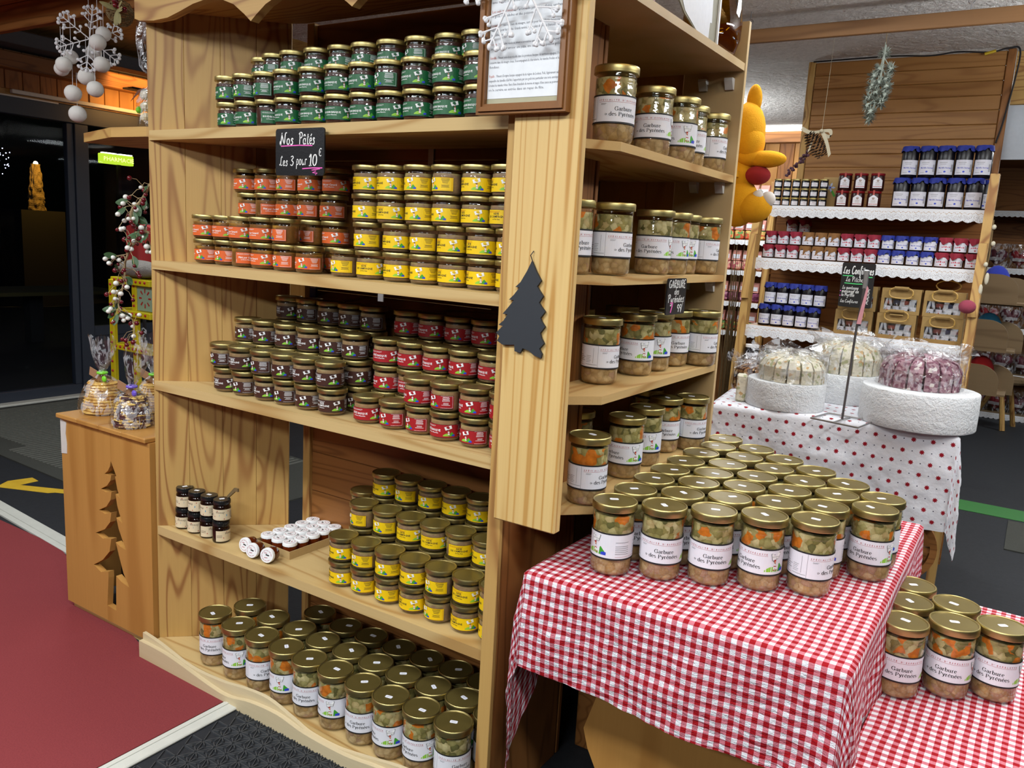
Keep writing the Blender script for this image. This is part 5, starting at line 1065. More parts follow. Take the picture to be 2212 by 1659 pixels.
# jam rack
jr = thing('jam_rack', 'stepped pine display rack with lace-edged shelves of jam jars', 'rack', (-.74, 4.25, 0))
def rackpost(x, pts):
    for k in range(len(pts)-1):
        (y0, z0), (y1, z1) = pts[k], pts[k+1]
        o = .018 if k % 2 else 0
        piece(jr, 'side_post', MB().prism([(y0-.03-o, z0+.001), (y0+.03, z0+.001), (y1+.03, z1), (y1-.03-o, z1)], x-.018, x+.018, 'X'), honey['Z'] if False else pine['Z'])
pp = [(4.0, .0), (4.05, .45), (4.085, .98), (4.12, 1.28), (4.16, 1.60), (4.20, 1.90)]
rackpost(-1.250, pp[:5]+[(4.19, 1.775)]); rackpost(-.243, pp)
M_lace = None
def lace():
    t = NT('lace_white'); uv = t.n('ShaderNodeUVMap').outputs[0]; sx = t.n('ShaderNodeSeparateXYZ'); t.l(uv, sx.inputs[0])
    cells = t.voro(uv, 210, rand=.35); z = sx.outputs[1]
    hole = t.math('LESS_THAN', cells, .27); zone = t.math('LESS_THAN', z, .030); hole = t.math('MULTIPLY', hole, zone)
    w = t.math('ABSOLUTE', t.math('SUBTRACT', z, t.math('MULTIPLY_ADD', t.math('SINE', t.math('MULTIPLY', sx.outputs[0], 300)), .0035, .040)))
    tan = t.math('MULTIPLY', t.math('LESS_THAN', w, .0014), t.math('GREATER_THAN', t.noise(uv, 240, 1), .47))
    c = t.mix(tan, (.74, .74, .76), hx('#b08a5a'))
    p = t.bsdf(c, .9, 0, .1); tr = t.n('ShaderNodeBsdfTransparent'); m = t.n('ShaderNodeMixShader'); t.l(hole, m.inputs[0]); t.l(p.outputs[0], m.inputs[1]); t.l(tr.outputs[0], m.inputs[2]); return t.done(m)
M_lace = lace()
def lace_strip(root, x0, x1, y, z, name='lace_trim', h=.058):
    mb = MB(); n = int((x1-x0)/.045)*6; L = x1-x0
    def fn(u, v):
        sc = abs(math.sin(u*L/.045*PI/1)); zz = -(h-.010+.010*sc)*v
        return (x0+u*L, y-.002-.006*v-.003*math.sin(u*40)*v, z+zz)
    mb.grid(fn, n, 5, 0, lambda u, v: (u*L, h*(1-v)))
    return piece(root, name, mb, M_lace)
for x0, x1, y, yb, z in ((-1.232, -.262, 4.20, 4.50, 1.745), (-1.232, -.262, 4.15, 4.50, 1.484), (-1.232, -.262, 4.10, 4.50, 1.148), (-1.232, -.262, 4.06, 4.5, .95)):
    piece(jr, 'shelf', MB().box(x0, y, z-.018, x1, yb, z, bev=.002), honey['X'])
    if z > 1: lace_strip(jr, x0-.012, x1+.004, y, z+.001)
piece(jr, 'back_panel', MB().box(-1.25, 4.505, .0, -.243, 4.52, 1.745), brownw['X'])
# jam jars
def jam_meshes():
    D = {}
    capm = {'red': plain('cap_red_cloth', hx('#84122a'), .8), 'tan': plain('cap_tan_cloth', hx('#80572a'), .8), 'blue': plain('cap_blue_cloth', hx('#152682'), .7)}
    jam = {'red': plain('jam_red', hx('#2c0808'), .3, spec=.4), 'tan': plain('jam_amber', hx('#3a1a08'), .3, spec=.4), 'blue': plain('jam_blueberry', hx('#0b0812'), .3, spec=.35)}
    def cap(r, h, seed):
        mb = MB(); mb.grid(lambda u, v: ((r*(1.0+(.14+.30*noise.noise(Vector((math.cos(u*6.28)*2.5+seed, math.sin(u*6.28)*2.5, 0))))*max(0, v-.45)*1.8) if v > .4 else r*(v/.4)**.6)*math.sin(u*2*PI), -(r*(1.0+(.14+.30*noise.noise(Vector((math.cos(u*6.28)*2.5+seed, math.sin(u*6.28)*2.5, 0))))*max(0, v-.45)*1.8) if v > .4 else r*(v/.4)**.6)*math.cos(u*2*PI), h-(max(0, v-.4)*.042*(1+1.1*noise.noise(Vector((u*9, seed, 2))))+.001*math.sin(u*50)*v)), 32, 8); return mb
    for key, r, h in (('big', .0365, .142), ('mid', .0295, .108), ('small', .0292, .067)):
        for c in ('red', 'tan', 'blue'):
            body = MB().lathe([(.0, 0), (r*.9, 0), (r, .004), (r, h*.78), (r*.85, h*.86), (r*.85, h*.93), (r*.9, h*.935), (r*.9, h*.995), (.0, h*.995)], 20).mesh('jam', jam[c], 50)
            cp = cap(r*.98, h+.001, {'red': 1, 'tan': 5, 'blue': 9}[c]).mesh('cloth_cap', capm[c], 40)
            mb = MB(); F = Flat(mb, cylmap(r*1.012, h*.10, .0001)); H = h*(.46 if key != 'small' else .60); dg = PI/180*r
            F.rect(-62*dg, 0, 62*dg, H, 0, 0); k = H/.04
            F.rect(-40*dg, H*.80, 12*dg, H*.84, 2, 1); F.rect(-34*dg, H*.70, 6*dg, H*.73, 2, 1)
            tt = {'blue': 'Myrtille Sauvage', 'red': 'Cerise', 'tan': 'Abricot'}[c]
            if c == 'blue': F.text(tt, 0, H*.42, r*.235, 1, 2, 'C', sx=1, bold=.02)
            else: 
                for a in range(5): F.rect((-36+a*15)*dg, H*(.42+.02*(a % 2)), (-26+a*15)*dg, H*(.52+.04*(a % 3)), 1, 2)
            F.poly([(.14*r*math.cos(a*.9), H*.2+.11*r*math.sin(a*.9)) for a in range(7)], 3, 2)
            F.rect(-46*dg, H*.12, -16*dg, H*.15, 2, 1); F.rect(40*dg, H*.2, 56*dg, H*.7, 2, 1)
            lab = mb.mesh('label', [plain('jam_label', (.66, .66, .74), .6), {'blue': plain('script_blue', hx('#3c44b0'), .6), 'red': plain('script_red', hx('#b83048'), .6), 'tan': plain('script_brown', hx('#9a6a40'), .6)}[c], plain('ink_pale', (.36, .36, .40), .6), {'blue': blu, 'red': dred, 'tan': inkg}[c]])
            D[(key, c)] = [('jam', body), ('label', lab), ('cloth_cap', cp)]
    r, h = .0205, .045
    D['tiny'] = [('jam', MB().lathe([(.0, 0), (r, 0), (r, h*.74), (r*.9, h*.8), (.0, h*.8)], 14).mesh('jam', jam['blue'], 50)), ('lid', MB().lathe([(r*.95, h*.8), (r, h*.82), (r, h*.97), (.0, h)], 14).mesh('lid', M_gold, 40))]
    mb = MB(); F = Flat(mb, cylmap(r*1.015, .008, .0001)); F.rect(-.016, 0, .016, .019, 0, 0, .004); F.rect(-.009, .011, .009, .0125, 1, 1); F.rect(-.010, .006, .008, .007, 2, 1); F.rect(-.007, .0145, .006, .0157, 2, 1); D['tiny'].append(('label', mb.mesh('label', [white, dred, inkg])))
    r, h = .031, .082
    mb = MB(); F = Flat(mb, cylmap(r*1.02, .012, .0001)); F.strip([(-.022, 0), (-.011, 0), (0, 0), (.011, 0), (.022, 0)], [(-.022, .036), (-.011, .044), (0, .051), (.011, .044), (.022, .036)], 0, 0)
    for a in range(3): F.rect(-.010, .024-a*.005, .010, .0255-a*.005, 2, 1)
    F.rect(-.021, .006, .021, .0085, 1, 1); F.poly([(.006*math.cos(a*.9), .034+.006*math.sin(a*.9)) for a in range(7)], 2, 1); F.rect(-.004, .050, .004, .072, 1, 1)
    D['hexa'] = [('jam', MB().lathe([(.0, 0), (r*.95, 0), (r, .004), (r, h*.8), (r*.92, h*.86), (.0, h*.86)], 18).mesh('jam', jam['red'], 50)), ('lid', MB().lathe([(r*.98, h*.86), (r, h*.87), (r, h*.98), (.0, h)], 18).mesh('lid', plain('lid_red', hx('#7a1018'), .35), 40)), ('label', mb.mesh('label', [white, plain('seal_red', hx('#a8433c'), .6), plain('ink_tan', hx('#9a8478'), .6)]))]
    r, h = .034, .10
    mb = MB(); F = Flat(mb, cylmap(r*1.012, .01, .0001)); F.rect(-.035, 0, .035, .05, 0, 0); F.rect(-.02, .03, .02, .033, 1, 1); F.rect(-.018, .02, .014, .022, 1, 1)
    D['white'] = [('jam', MB().lathe([(.0, 0), (r, 0), (r, h*.8), (r*.9, h*.86), (.0, h*.86)], 18).mesh('jam', jam['blue'], 50)), ('lid', MB().lathe([(r*.95, h*.85), (r, h*.86), (r, h*.99), (.0, h)], 18).mesh('lid', pwhite, 40)), ('label', mb.mesh('label', [white, inkg]))]
    r, h = .0178, .058
    for c, cm in (('blue', plain('mini_cap_navy', hx('#26304e'), .5)), ('red', plain('mini_cap_red', hx('#8a4038'), .5))):
        mb = MB(); F = Flat(mb, cylmap(r*1.02, .006, .0001)); F.rect(-.016, 0, .016, .024, 0, 0, .004); F.rect(-.009, .015, .009, .017, 1, 1); F.poly([(.003*math.cos(a*.9), .007+.003*math.sin(a*.9)) for a in range(7)], 1, 1)
        D['mini_'+c] = [('jam', MB().lathe([(.0, 0), (r, 0), (r, h*.72), (.0, h*.75)], 14).mesh('jam', jam[c], 50)), ('cap', MB().lathe([(r*1.02, h*.68), (r*1.08, h*.72), (r*1.02, h*.96), (.0, h)], 14).mesh('cap', cm, 40)), ('label', mb.mesh('label', [MATS['jam_label'], dred if c == 'red' else ink]))]
    return D
JM = jam_meshes()
def jam(key, x, y, z, label, group, rz=None):
    t = thing('jam_jar', label, 'jar', (x, y, z), rz if rz is not None else math.atan2(-x, y)+rnd.uniform(-.12, .12), group)
    for n, m in JM[key]: ob(n, m, t)
    return t
for r in range(3):
    for c in range(6): jam('tiny', -1.196+c*.0445, 4.275, 1.7455+r*.0455, f'tiny dark gold-lidded jar on rack top shelf, {["bottom", "middle", "top"][r]} row, {ORD[c]} from left', 'tiny dark jars on the rack top shelf')
for r in range(2):
    for c, x in enumerate((-.884, -.812, -.738)): jam('hexa', x+.006*r, 4.28, 1.7455+r*.0825, f'red-lidded jar with house-shaped label, {["lower", "upper"][r]} row, {["left", "middle", "right"][c]}', 'red-lidded jars on the rack top shelf')
for c, x in enumerate((-.622, -.547, -.473, -.397, -.319)): jam(('big', 'blue'), x, 4.28, 1.7455, f'big blue-capped blueberry jar on rack top shelf, lower row, {ORD[c]} from left', 'big blue-capped jars on the rack top shelf')
for c, x in enumerate((-.604, -.528, -.454, -.380, -.303)): jam(('big', 'blue'), x, 4.29, 1.889, f'big blue-capped blueberry jar on rack top shelf, upper row, {ORD[c]} from left', 'big blue-capped jars on the rack top shelf')
jam(('big', 'blue'), -.285, 4.37, 1.7455, 'big blue-capped jar half hidden behind the right post of rack', 'big blue-capped jars on the rack top shelf')
SEQ = ['red']*3+['tan']*3+['red']*3+['blue']*4+['red']*3
for r in range(2):
    for c in range(16):
        x = -1.192+c*.0605+(.012 if r else 0)*.6; jam(('small', SEQ[c]), x, 4.205+(.005 if r else 0), 1.4845+r*.0675, f'{SEQ[c]}-capped jam jar on rack second shelf, {["lower", "upper"][r]} row, {nth(c, 16)} from left', 'cloth-capped jam jars on the rack second shelf')
for c in range(2): jam(('small', 'red'), -1.14+c*.062, 4.42, 1.62, f'jam jar deep in shade behind the second shelf, {["left", "right"][c]} one', 'shaded jars behind the second shelf')
o = MB().box(-1.19, 4.385, 1.4845, -1.03, 4.46, 1.6195, bev=.002).build('riser', brownw['X']); tag(o, 'dark wooden riser under the two shaded jam jars', 'riser')
for r in range(2):
    for c in range(5): jam(('mid', 'blue'), -1.165+c*.0605+.03*r*.6, 4.165+.004*r, 1.1485+r*.1085, f'blue-capped blueberry jar on rack third shelf, {["lower", "upper"][r]} row, {nth(c, 5)} from left', 'blue-capped jars on the rack third shelf')
for c in range(4): jam('white', -1.11+c*.078, 4.16, .9505, f'white-lidded dark jar on the lowest rack shelf, {nth(c, 4)} from left', 'white-lidded jars on the lowest rack shelf')
jam('white', -1.19, 4.10, .9505, 'white-lidded dark jar alone beside the left rack post', 'white-lidded jars on the lowest rack shelf')
# burlap gift boxes with rattan handles
M_burl = rough_mat('burlap', hx('#84693e'), hx('#a88b5a'), 420, .3, .001, .95, 60); M_rat = plain('rattan', hx('#b8934a'), .45)
def giftbox(x, z, label, seed, hz=0):
    t = thing('gift_box', label, 'box', (x, 4.165, z), 0, 'burlap gift boxes of tiny jam jars')
    w, h, d = .166, .112, .075
    mb = MB().box(-w/2, -d/2, 0, w/2, d/2, .004).box(-w/2, d/2-.003, .004, w/2, d/2, h).box(-w/2, -d/2, .004, -w/2+.003, d/2-.003, h).box(w/2-.003, -d/2, .004, w/2, d/2-.003, h); mb.build('box', M_burl, t)
    MB().box(-w/2+.003, -d/2, .004, w/2-.003, -d/2+.003, .016).box(-w/2+.003, -d/2, h-.042, w/2-.003, -d/2+.003, h).box(-w/2+.003, -d/2, .016, -w/2+.014, -d/2+.003, h-.042).box(w/2-.014, -d/2, .016, w/2-.003, -d/2+.003, h-.042).box(-w/2, -d/2, h, w/2, d/2, h+.003).build('front_frame', M_burl, t)
    MB().box(-w/2+.014, -d/2+.001, .016, w/2-.014, -d/2+.0018, h-.042).build('window', M_cello, t)
    hx_, hz_ = .05, .024; P = [(hx_*math.cos(a)*(1 if abs(math.cos(a)) < .75 else 1), -d/2-.012, h-.012+hz_*math.sin(a)+hz) for a in [k*PI/12 for k in range(24)]]
    P = [(math.copysign(abs(p[0]/hx_)**.6*hx_, p[0]), p[1], h-.012+hz+math.copysign(abs((p[2]-(h-.012+hz))/hz_)**.8*hz_, p[2]-(h-.012+hz))) for p in P]
    MB().tube(P, .0032, 6, close=True).build('handle', M_rat, t)
    MB().tube([(-.030, -d/2-.012, h+.010+hz), (.030, -d/2-.012, h+.010+hz)], .0075, 8).box(-.028, -d/2-.012, h-.004, .028, -d/2, h+.003).build('handle_tab', M_burl, t)
    for k in range(4): jam('mini_'+('blue', 'red')[(k+seed) % 2], x-.054+k*.036, 4.165-d/2+.024, z+.0045, label.replace('burlap gift box', 'tiny jar in the burlap box').split(' with ')[0]+f', {ORD[k]} jar', 'tiny jars inside the burlap boxes', 0)
for i, (x, nm) in enumerate(((-.735, 'left'), (-.549, 'middle'), (-.358, 'right'))):
    giftbox(x, 1.1485, f'burlap gift box, lower row, {nm} one with rattan handle', 0, -.004 if i != 1 else .006)
for i, (x, nm) in enumerate(((-.728, 'left'), (-.541, 'middle'), (-.362, 'right'))):
    giftbox(x, 1.2645, f'burlap gift box, upper row, {nm} one with rattan handle', 0 if i != 1 else 1, -.004)
o = MB().tube([(.05*math.cos(a*.2618), 0, .024*math.sin(a*.2618)) for a in range(24)], .0032, 6, close=True).build('rattan_ring', M_rat, None, (-.36, 4.20, 1.405)); tag(o, 'spare rattan handle ring standing on the upper right burlap box', 'handle')
gc = thing('gift_card', 'cream gift card with a blue flower between the jar groups', 'card', (-.955, 4.33, 1.7455)); MB().box(-.035, -.002, 0, .035, .002, .15).build('card', plain('card_cream', hx('#b09058'), .6), gc)
mb = MB(); F = Flat(mb, lambda u, v, l: (u, -.0022-l*.0002, .10+v))
for k in range(5): a = k*1.257; F.poly([(0, 0), (.016*math.cos(a-.35), .016*math.sin(a-.35)), (.026*math.cos(a), .026*math.sin(a)), (.016*math.cos(a+.35), .016*math.sin(a+.35))], 0, 1)
F.poly([(.005*math.cos(a), .005*math.sin(a)) for a in range(6)], 1, 2); F.poly([(.012, -.012), (.03, -.04), (.02, -.045), (.006, -.02)], 2, 1); mb.build('flower', [plain('petal', hx('#b8c4e4'), .6), blu, grn], gc)
t = thing('pompom_stick', 'dusty pink pompom on a thin stick at the right rack post', 'ornament', (-.262, 4.01, 1.327)); mb = MB().ball((0, 0, 0), .031, 16, 11, sc=(1.1, 1, .95)); mb.build('pompom', plain('pompom_pink', hx('#8e3a4c'), .95, bumpk=.4), t, smooth=180); MB().tube([(0, .03, -.03), (-.004, .03, -.28)], .0018, 5).build('stick', M_twig, t)
t = thing('catkin_branch', 'hanging branch of white catkins beside the right rack post', 'branch', (-.218, 4.10, 1.70)); MB().tube([(0, 0, 0), (.004, 0, -.15), (-.006, 0, -.32)], .003, 5).build('stem', M_twig, t)
for k, (x, z) in enumerate(((.006, -.03), (.012, -.10), (-.004, -.19), (.008, -.25), (-.01, -.30), (-.014, -.35))): MB().ball((0, 0, 0), .011, 8, 6, sc=(.8, .8, 2.4 if k > 2 else 1)).build('catkin', plain('catkin_white', hx('#c9c2ac'), .9), t, (x, -.008, z), smooth=180)
t = thing('felt_pendant', 'small white felt pendant hanging at the top of the left rack post', 'ornament', (-1.235, 4.10, 1.76)); MB().lathe([(.0, -.055), (.02, -.05), (.026, -.03), (.02, .0), (.014, .03), (.017, .045), (.0, .06)], 12).build('pendant', plain('pendant_white', hx('#c9c4ba'), .9), t, smooth=180); MB().tube([(0, 0, .058), (.002, 0, .15)], .0008, 4).tube([(.002, 0, .15), (.002, .09, .15)], .0008, 4).build('thread', M_twig, t)
# dry twig bundle and candy shelves at the left of the rack
tw = thing('twig_bundle', 'tall bundle of dry twigs standing left of the jam rack', 'twigs', (-1.405, 4.38, 0)); mb = MB(); q = random.Random(6)
for k in range(30):
    a = q.uniform(0, 6.28); r = q.uniform(0, .035); x, y = r*math.cos(a), r*math.sin(a); hgt = q.uniform(1.1, 1.62)
    mb.tube([(x*.6, y*.6, 0), (x, y, .9), (x*1.6+q.uniform(-.03, .03), y*1.5, hgt)], [.003, .0025, .0008], 4)
o = mb.build('twigs', M_twig, tw); o['kind'] = 'stuff'
cd = thing('candy_shelves', 'dark shelves with lace trims holding pink candy bags far behind', 'shelves', (-2.3, 7.1, 0))
piece(cd, 'back', MB().box(-3.0, 7.40, .0, -1.98, 7.42, 2.1), brownw['Z']); piece(cd, 'post', MB().box(-2.02, 7.0, .0, -1.97, 7.05, 2.1, bev=.003), pine['Z'])
M_cand = []
for nm, a, b, c in (('plum', '#5a2840', '#8a4a68', '#c08a9c'), ('fruit', '#c85a3c', '#d8b46c', '#6a9a5a'), ('pink', '#b85868', '#d89a8a', '#e0c8a8')):
    tt = NT('candy_'+nm); v = tt.obj(9); vo = tt.n('ShaderNodeTexVoronoi'); tt.l(v, vo.inputs['Vector']); vo.inputs['Scale'].default_value = 45; s_ = tt.n('ShaderNodeSeparateColor'); tt.l(vo.outputs['Color'], s_.inputs[0])
    M_cand.append(tt.done(tt.bsdf(tt.ramp(s_.outputs[0], [(0, hx(a)), (.35, hx(b)), (.7, hx(c))], 'CONSTANT'), .3, 0, .5)))
M_ptop = plain('candy_bag_paper', hx('#cf8a7c'), .5)
for r, z in enumerate((1.905, 1.615, 1.355, 1.085, .83)):
    piece(cd, 'shelf', MB().box(-3.0, 7.0, z-.02, -2.02, 7.4, z), brownw['X']); lace_strip(cd, -3.0, -2.02, 6.998, z, h=.045)
    for k in range(7 if r else 5):
        x = -2.08-k*.092; t = thing('candy_bag', f'small pink-topped candy bag, {["top", "second", "third", "fourth", "lowest"][r]} back shelf, {ORD[k]} from right', 'bag', (x, 7.07, z+.0005), 0, 'pink candy bags on the back shelves')
        mb = MB().box(-.040, -.03, 0, .040, .03, .085, bev=.014); mb.build('candies', M_cand[[0, 1, 2, 0, 1][r]], t); mb = MB().prism([(-.03, .085), (.03, .085), (.012, .17), (-.012, .17)], -.036, .036, 'X'); mb.build('paper_top', M_ptop, t); MB().box(-.03, -.031, .10, .03, -.0305, .135).build('label', white, t)
# plush, ornaments hung high
M_plush = rough_mat('yellow_plush', hx('#c8860e'), hx('#e3a824'), 220, .6, .003, .95, 30)
t = thing('plush_toy', 'plain golden yellow plush toy hung beside the shelf end panel', 'toy', (-.915, 2.80, 1.70))
def lump(nm, parts_, m, s=0):
    mb = MB()
    for c, r, sc in parts_: mb.ball(c, r, 18, 12, sc=sc)
    return mb.build(nm, m, t, smooth=180)
lump('body', [((.0, 0, -.03), .075, (.95, .8, 1.1)), ((-.005, 0, .055), .058, (.9, .8, 1.2))], M_plush)
lump('head', [((.01, 0, .20), .080, (.72, .8, 1.25)), ((.028, -.01, .165), .06, (.75, .9, 1.0))], M_plush)
lump('ear', [((.022, .0, .305), .034, (.75, .5, 1.5))], M_plush); lump('ear', [((-.05, .01, .295), .034, (.75, .5, 1.5))], M_plush)
lump('muzzle', [((.085, -.012, .112), .045, (1.5, .8, .62)), ((.03, -.01, .118), .045, (1.2, .9, .7))], M_plush)
lump('scarf', [((.062, -.012, .060), .043, (1.0, .9, .72))], plain('plush_red', hx('#8e1a1e'), .95))
lump('foot', [((.058, -.01, -.045), .055, (1.15, .9, .95))], M_plush); lump('sole', [((.105, -.014, -.018), .026, (1, .8, 1)), ((.075, -.03, -.008), .018, (1, .8, 1))], plain('plush_white', hx('#cfc9c4'), .95))
MB().box(-.01, -.196, .05, .01, -.03, .07).build('strap', M_plush, t)
go = thing('frosted_spray', 'frosted pine-cone spray hanging from the batten on a thread', 'ornament', (-.655, 3.62, 2.385)); M_frost = rough_mat('frost', hx('#5c6358'), hx('#9aa096'), 300, .5, .002, .5)
MB().tube([(0, 0, 0), (.002, 0, -.045)], .0009, 4).build('thread', M_twig, go)
q = random.Random(8)
sp = [(0, -.075), (-.012, -.135), (.03, -.135), (-.03, -.16), (.02, -.175), (-.005, -.19), (.025, -.205), (-.03, -.2), (-.012, -.225), (.02, -.235), (-.038, -.245), (-.01, -.26), (.012, -.265), (-.035, -.275), (-.022, -.30), (-.025, -.325)]
mb = MB(); mb.tube([(.002, 0, -.045), (0, 0, -.12), (-.004, 0, -.2), (-.02, 0, -.33)], .004, 5)
for x, z in sp: mb.tube([(x*.1, 0, z+.04), (x, 0, z)], .002, 4)
mb.build('stem', M_frost, go)
for x, z in sp:
    mb = MB(); mb.ball((0, 0, 0), .012, 7, 5)
    for k in range(60):
        d = Vector((q.gauss(0, 1), q.gauss(0, 1), q.gauss(0, 1))).normalized(); s_ = d.cross(Vector((.3, .5, .8))).normalized()*.0036; mb.add([d*.010+s_, d*.010-s_, d*.031], [(0, 1, 2)])
    mb.build('frosted_cone', M_frost, go, (x, q.uniform(-.015, .015), z))
pc = thing('pine_cone_ornament', 'dark pine cone with cream ribbon and purple spray by partition', 'ornament', (-.95, 3.92, 2.00)); cone = MB(); A = Matrix.Rotation(-.65, 4, 'Y')
for k in range(110):
    f = k/110; a = k*2.4; r = .030*math.sin(PI*(.12+.8*f))+.004; c = Vector((r*math.cos(a), r*math.sin(a), -.065+.125*f)); d = Vector((math.cos(a), math.sin(a), .35)).normalized(); s_ = Vector((-math.sin(a), math.cos(a), 0))*.007
    cone.add([A @ (c*.7+Vector((0, 0, c.z*.3))-s_), A @ (c*.7+Vector((0, 0, c.z*.3))+s_), A @ (c+d*.008+s_*.8), A @ (c+d*.011), A @ (c+d*.008-s_*.8)], [(0, 1, 2, 3, 4)])
cone.build('cone', plain('cone_brown', hx('#3a2a20'), .8, vary=.3), pc)
rb2 = MB(); M_rib = plain('cream_ribbon', hx('#b5ab92'), .8)
for pts in ([(.02, 0, .06), (-.01, -.02, .02), (-.02, -.03, -.03)], [(.02, 0, .06), (.05, -.02, .01), (.07, -.02, -.05)], [(.02, 0, .06), (-.03, 0, .055), (-.07, 0, .075)], [(.02, 0, .06), (.055, 0, .06), (.06, 0, .035), (.035, 0, .04), (.02, 0, .06)]):
    P = smoothpath(pts, 5); n_ = len(P); vs = [p+Vector((0, 0, s__*.007))+Vector((s__*.005, 0, 0)) for p in P for s__ in (-1, 1)]; rb2.add(vs, [(2*k, 2*k+1, 2*k+3, 2*k+2) for k in range(n_-1)])
rb2.ball((.02, -.005, .06), .009, 8, 6); rb2.build('ribbon', M_rib, pc)
mb = MB()
for k in range(40): f = k/40; mb.ball((-.03-.085*f+q.gauss(0, .010)*(1-.7*f), q.gauss(0, .008), -.035-.10*f+q.gauss(0, .010)*(1-.7*f)), .0065, 6, 4)
o = mb.build('purple_spray', plain('purple_spray', hx('#3e1c2a'), .7), pc); o['kind'] = 'stuff'
MB().tube([(.02, 0, .06), (.03, 0, .51)], .0007, 4).build('thread', M_rib, pc)
# on top of the side shelves
t = thing('torn_card', 'white torn-edged card leaning on top of the side shelves', 'card', (-.88, 2.19, 2.0765)); MB().prism([(-.155, .30), (-.150, .2), (-.142, .12), (-.137, .085), (-.125, .055), (-.08, .03), (.03, .0), (.168, .0), (.168, .30)], -.004, .0, 'X').build('board', plain('card_backing', hx('#9a9684'), .7), t)
MB().prism([(-.150, .30), (-.146, .2), (-.136, .12), (-.128, .08), (-.08, .036), (.02, .004), (.10, .002), (.104, .05), (.118, .052), (.112, .12), (.126, .2), (.12, .30)], .0005, .0015, 'X').build('paper', plain('paper_white', (.74, .75, .80), .6), t); MB().box(.001, .158, .0, .006, .168, .30).build('edge', pwhite, t)
dj = thing('amber_demijohn', 'large amber glass demijohn on top of the side shelves', 'bottle', (-.948, 2.492, 2.0765)); MB().lathe([(.0, .003), (.05, .0), (.075, .012), (.087, .05), (.09, .10), (.082, .16), (.055, .21), (.028, .235), (.024, .30), (.028, .305)], 36, cap=False).build('glass', M_amber, dj, smooth=180); MB().lathe([(.0, .006), (.05, .005), (.072, .016), (.080, .045), (.0, .046)], 30).build('oil', plain('dark_oil', hx('#7a5208'), .1, spec=.7), dj, smooth=50); MB().tube([(-.03, 0, .24), (.05, 0, .20), (.085, 0, .12)], .002, 5).build('wire', ink, dj)
o = MB().lathe([(.0, 0), (.035, 0), (.038, .01), (.038, .10), (.02, .15), (.014, .16), (.014, .2), (.0, .2)], 20).build('red_bottle', plain('red_bottle', hx('#6a2018'), .2), None, (-.93, 1.94, 2.0765)); tag(o, 'dark red bottle beside the torn white card up on the shelves', 'bottle')
# far right: plush display, stool, heart cushions
pd = thing('plush_display', 'stack of round-ended grey boards holding plush toys, right of rack', 'stand', (-.25, 6.05, 0))
piece(pd, 'upright', MB().box(-.50, 6.0235, .0, -.46, 6.06, 1.5, bev=.003), oldw); piece(pd, 'upright', MB().box(-.50, 6.262, .0, -.46, 6.299, 1.5, bev=.003), oldw)
for z0, z1, dx in ((1.272, 1.46, .02), (.968, 1.17, .005), (.686, .88, -.01)):
    h = z1-z0; P = [(-.505, z0), (-.145+dx, z0)]+[(-.145+dx-.12+.12*math.cos(a), z0+h*.45+h*.55*math.sin(a)) for a in [k*PI/16 for k in range(0, 9)]]+[(-.505, z1)]
    piece(pd, 'board', MB().prism(P, 6.0, 6.022, 'Y'), oldw); piece(pd, 'board', MB().prism([(x+.08 if x > -.45 else x, z-.02) for x, z in P], 6.3, 6.322, 'Y'), oldw); piece(pd, 'ledge', MB().box(-.455, 6.0225, z0, -.10+dx, 6.2995, z0+.012), oldw)
for k, (z, cm, nm) in enumerate(((1.285, '#1c2a8a', 'blue and pink'), (.981, '#1a5a78', 'teal'), (.699, '#a01418', 'red'))):
    o = MB().ball((0, 0, 0), .10, 14, 9, sc=(.8, .9, 1.15)).build('plush', plain('plush_c%d' % k, hx(cm), .95), None, (-.27+.005*(2-k), 6.14, z+.115), smooth=180); tag(o, f'{nm} plush tucked behind the {["upper", "middle", "lower"][k]} round-ended board', 'toy')
sl = thing('wood_stool', 'rustic stool with spotted branch legs on the far floor', 'stool', (-.2, 8.9, 0)); piece(sl, 'seat', MB().lathe([(.0, .44), (.16, .44), (.17, .46), (.17, .49), (.0, .495)], 20, M=Matrix.Translation((-.16, 8.9, 0))), oldw)
for a, b in (((-.20, 8.85, .44), (-.135, 8.75, 0)), ((-.13, 8.95, .44), (-.06, 9.1, 0)), ((-.22, 8.95, .44), (-.42, 9.2, 0))): piece(sl, 'leg', MB().tube([a, b], [.02, .024], 8), pine['Z'])
hs = thing('cushion_shelves', 'long lace-edged shelves of red heart cushions at the far right', 'shelves', (.2, 9.6, 0))
piece(hs, 'back', MB().box(-1.0, 9.85, .0, 1.5, 9.87, 2.5), brownw['X'])
M_hc = [plain('heart_red', hx('#8a1420'), .6), plain('heart_plum', hx('#5a2430'), .6), plain('heart_white', hx('#a8a4a6'), .6)]
q = random.Random(12)
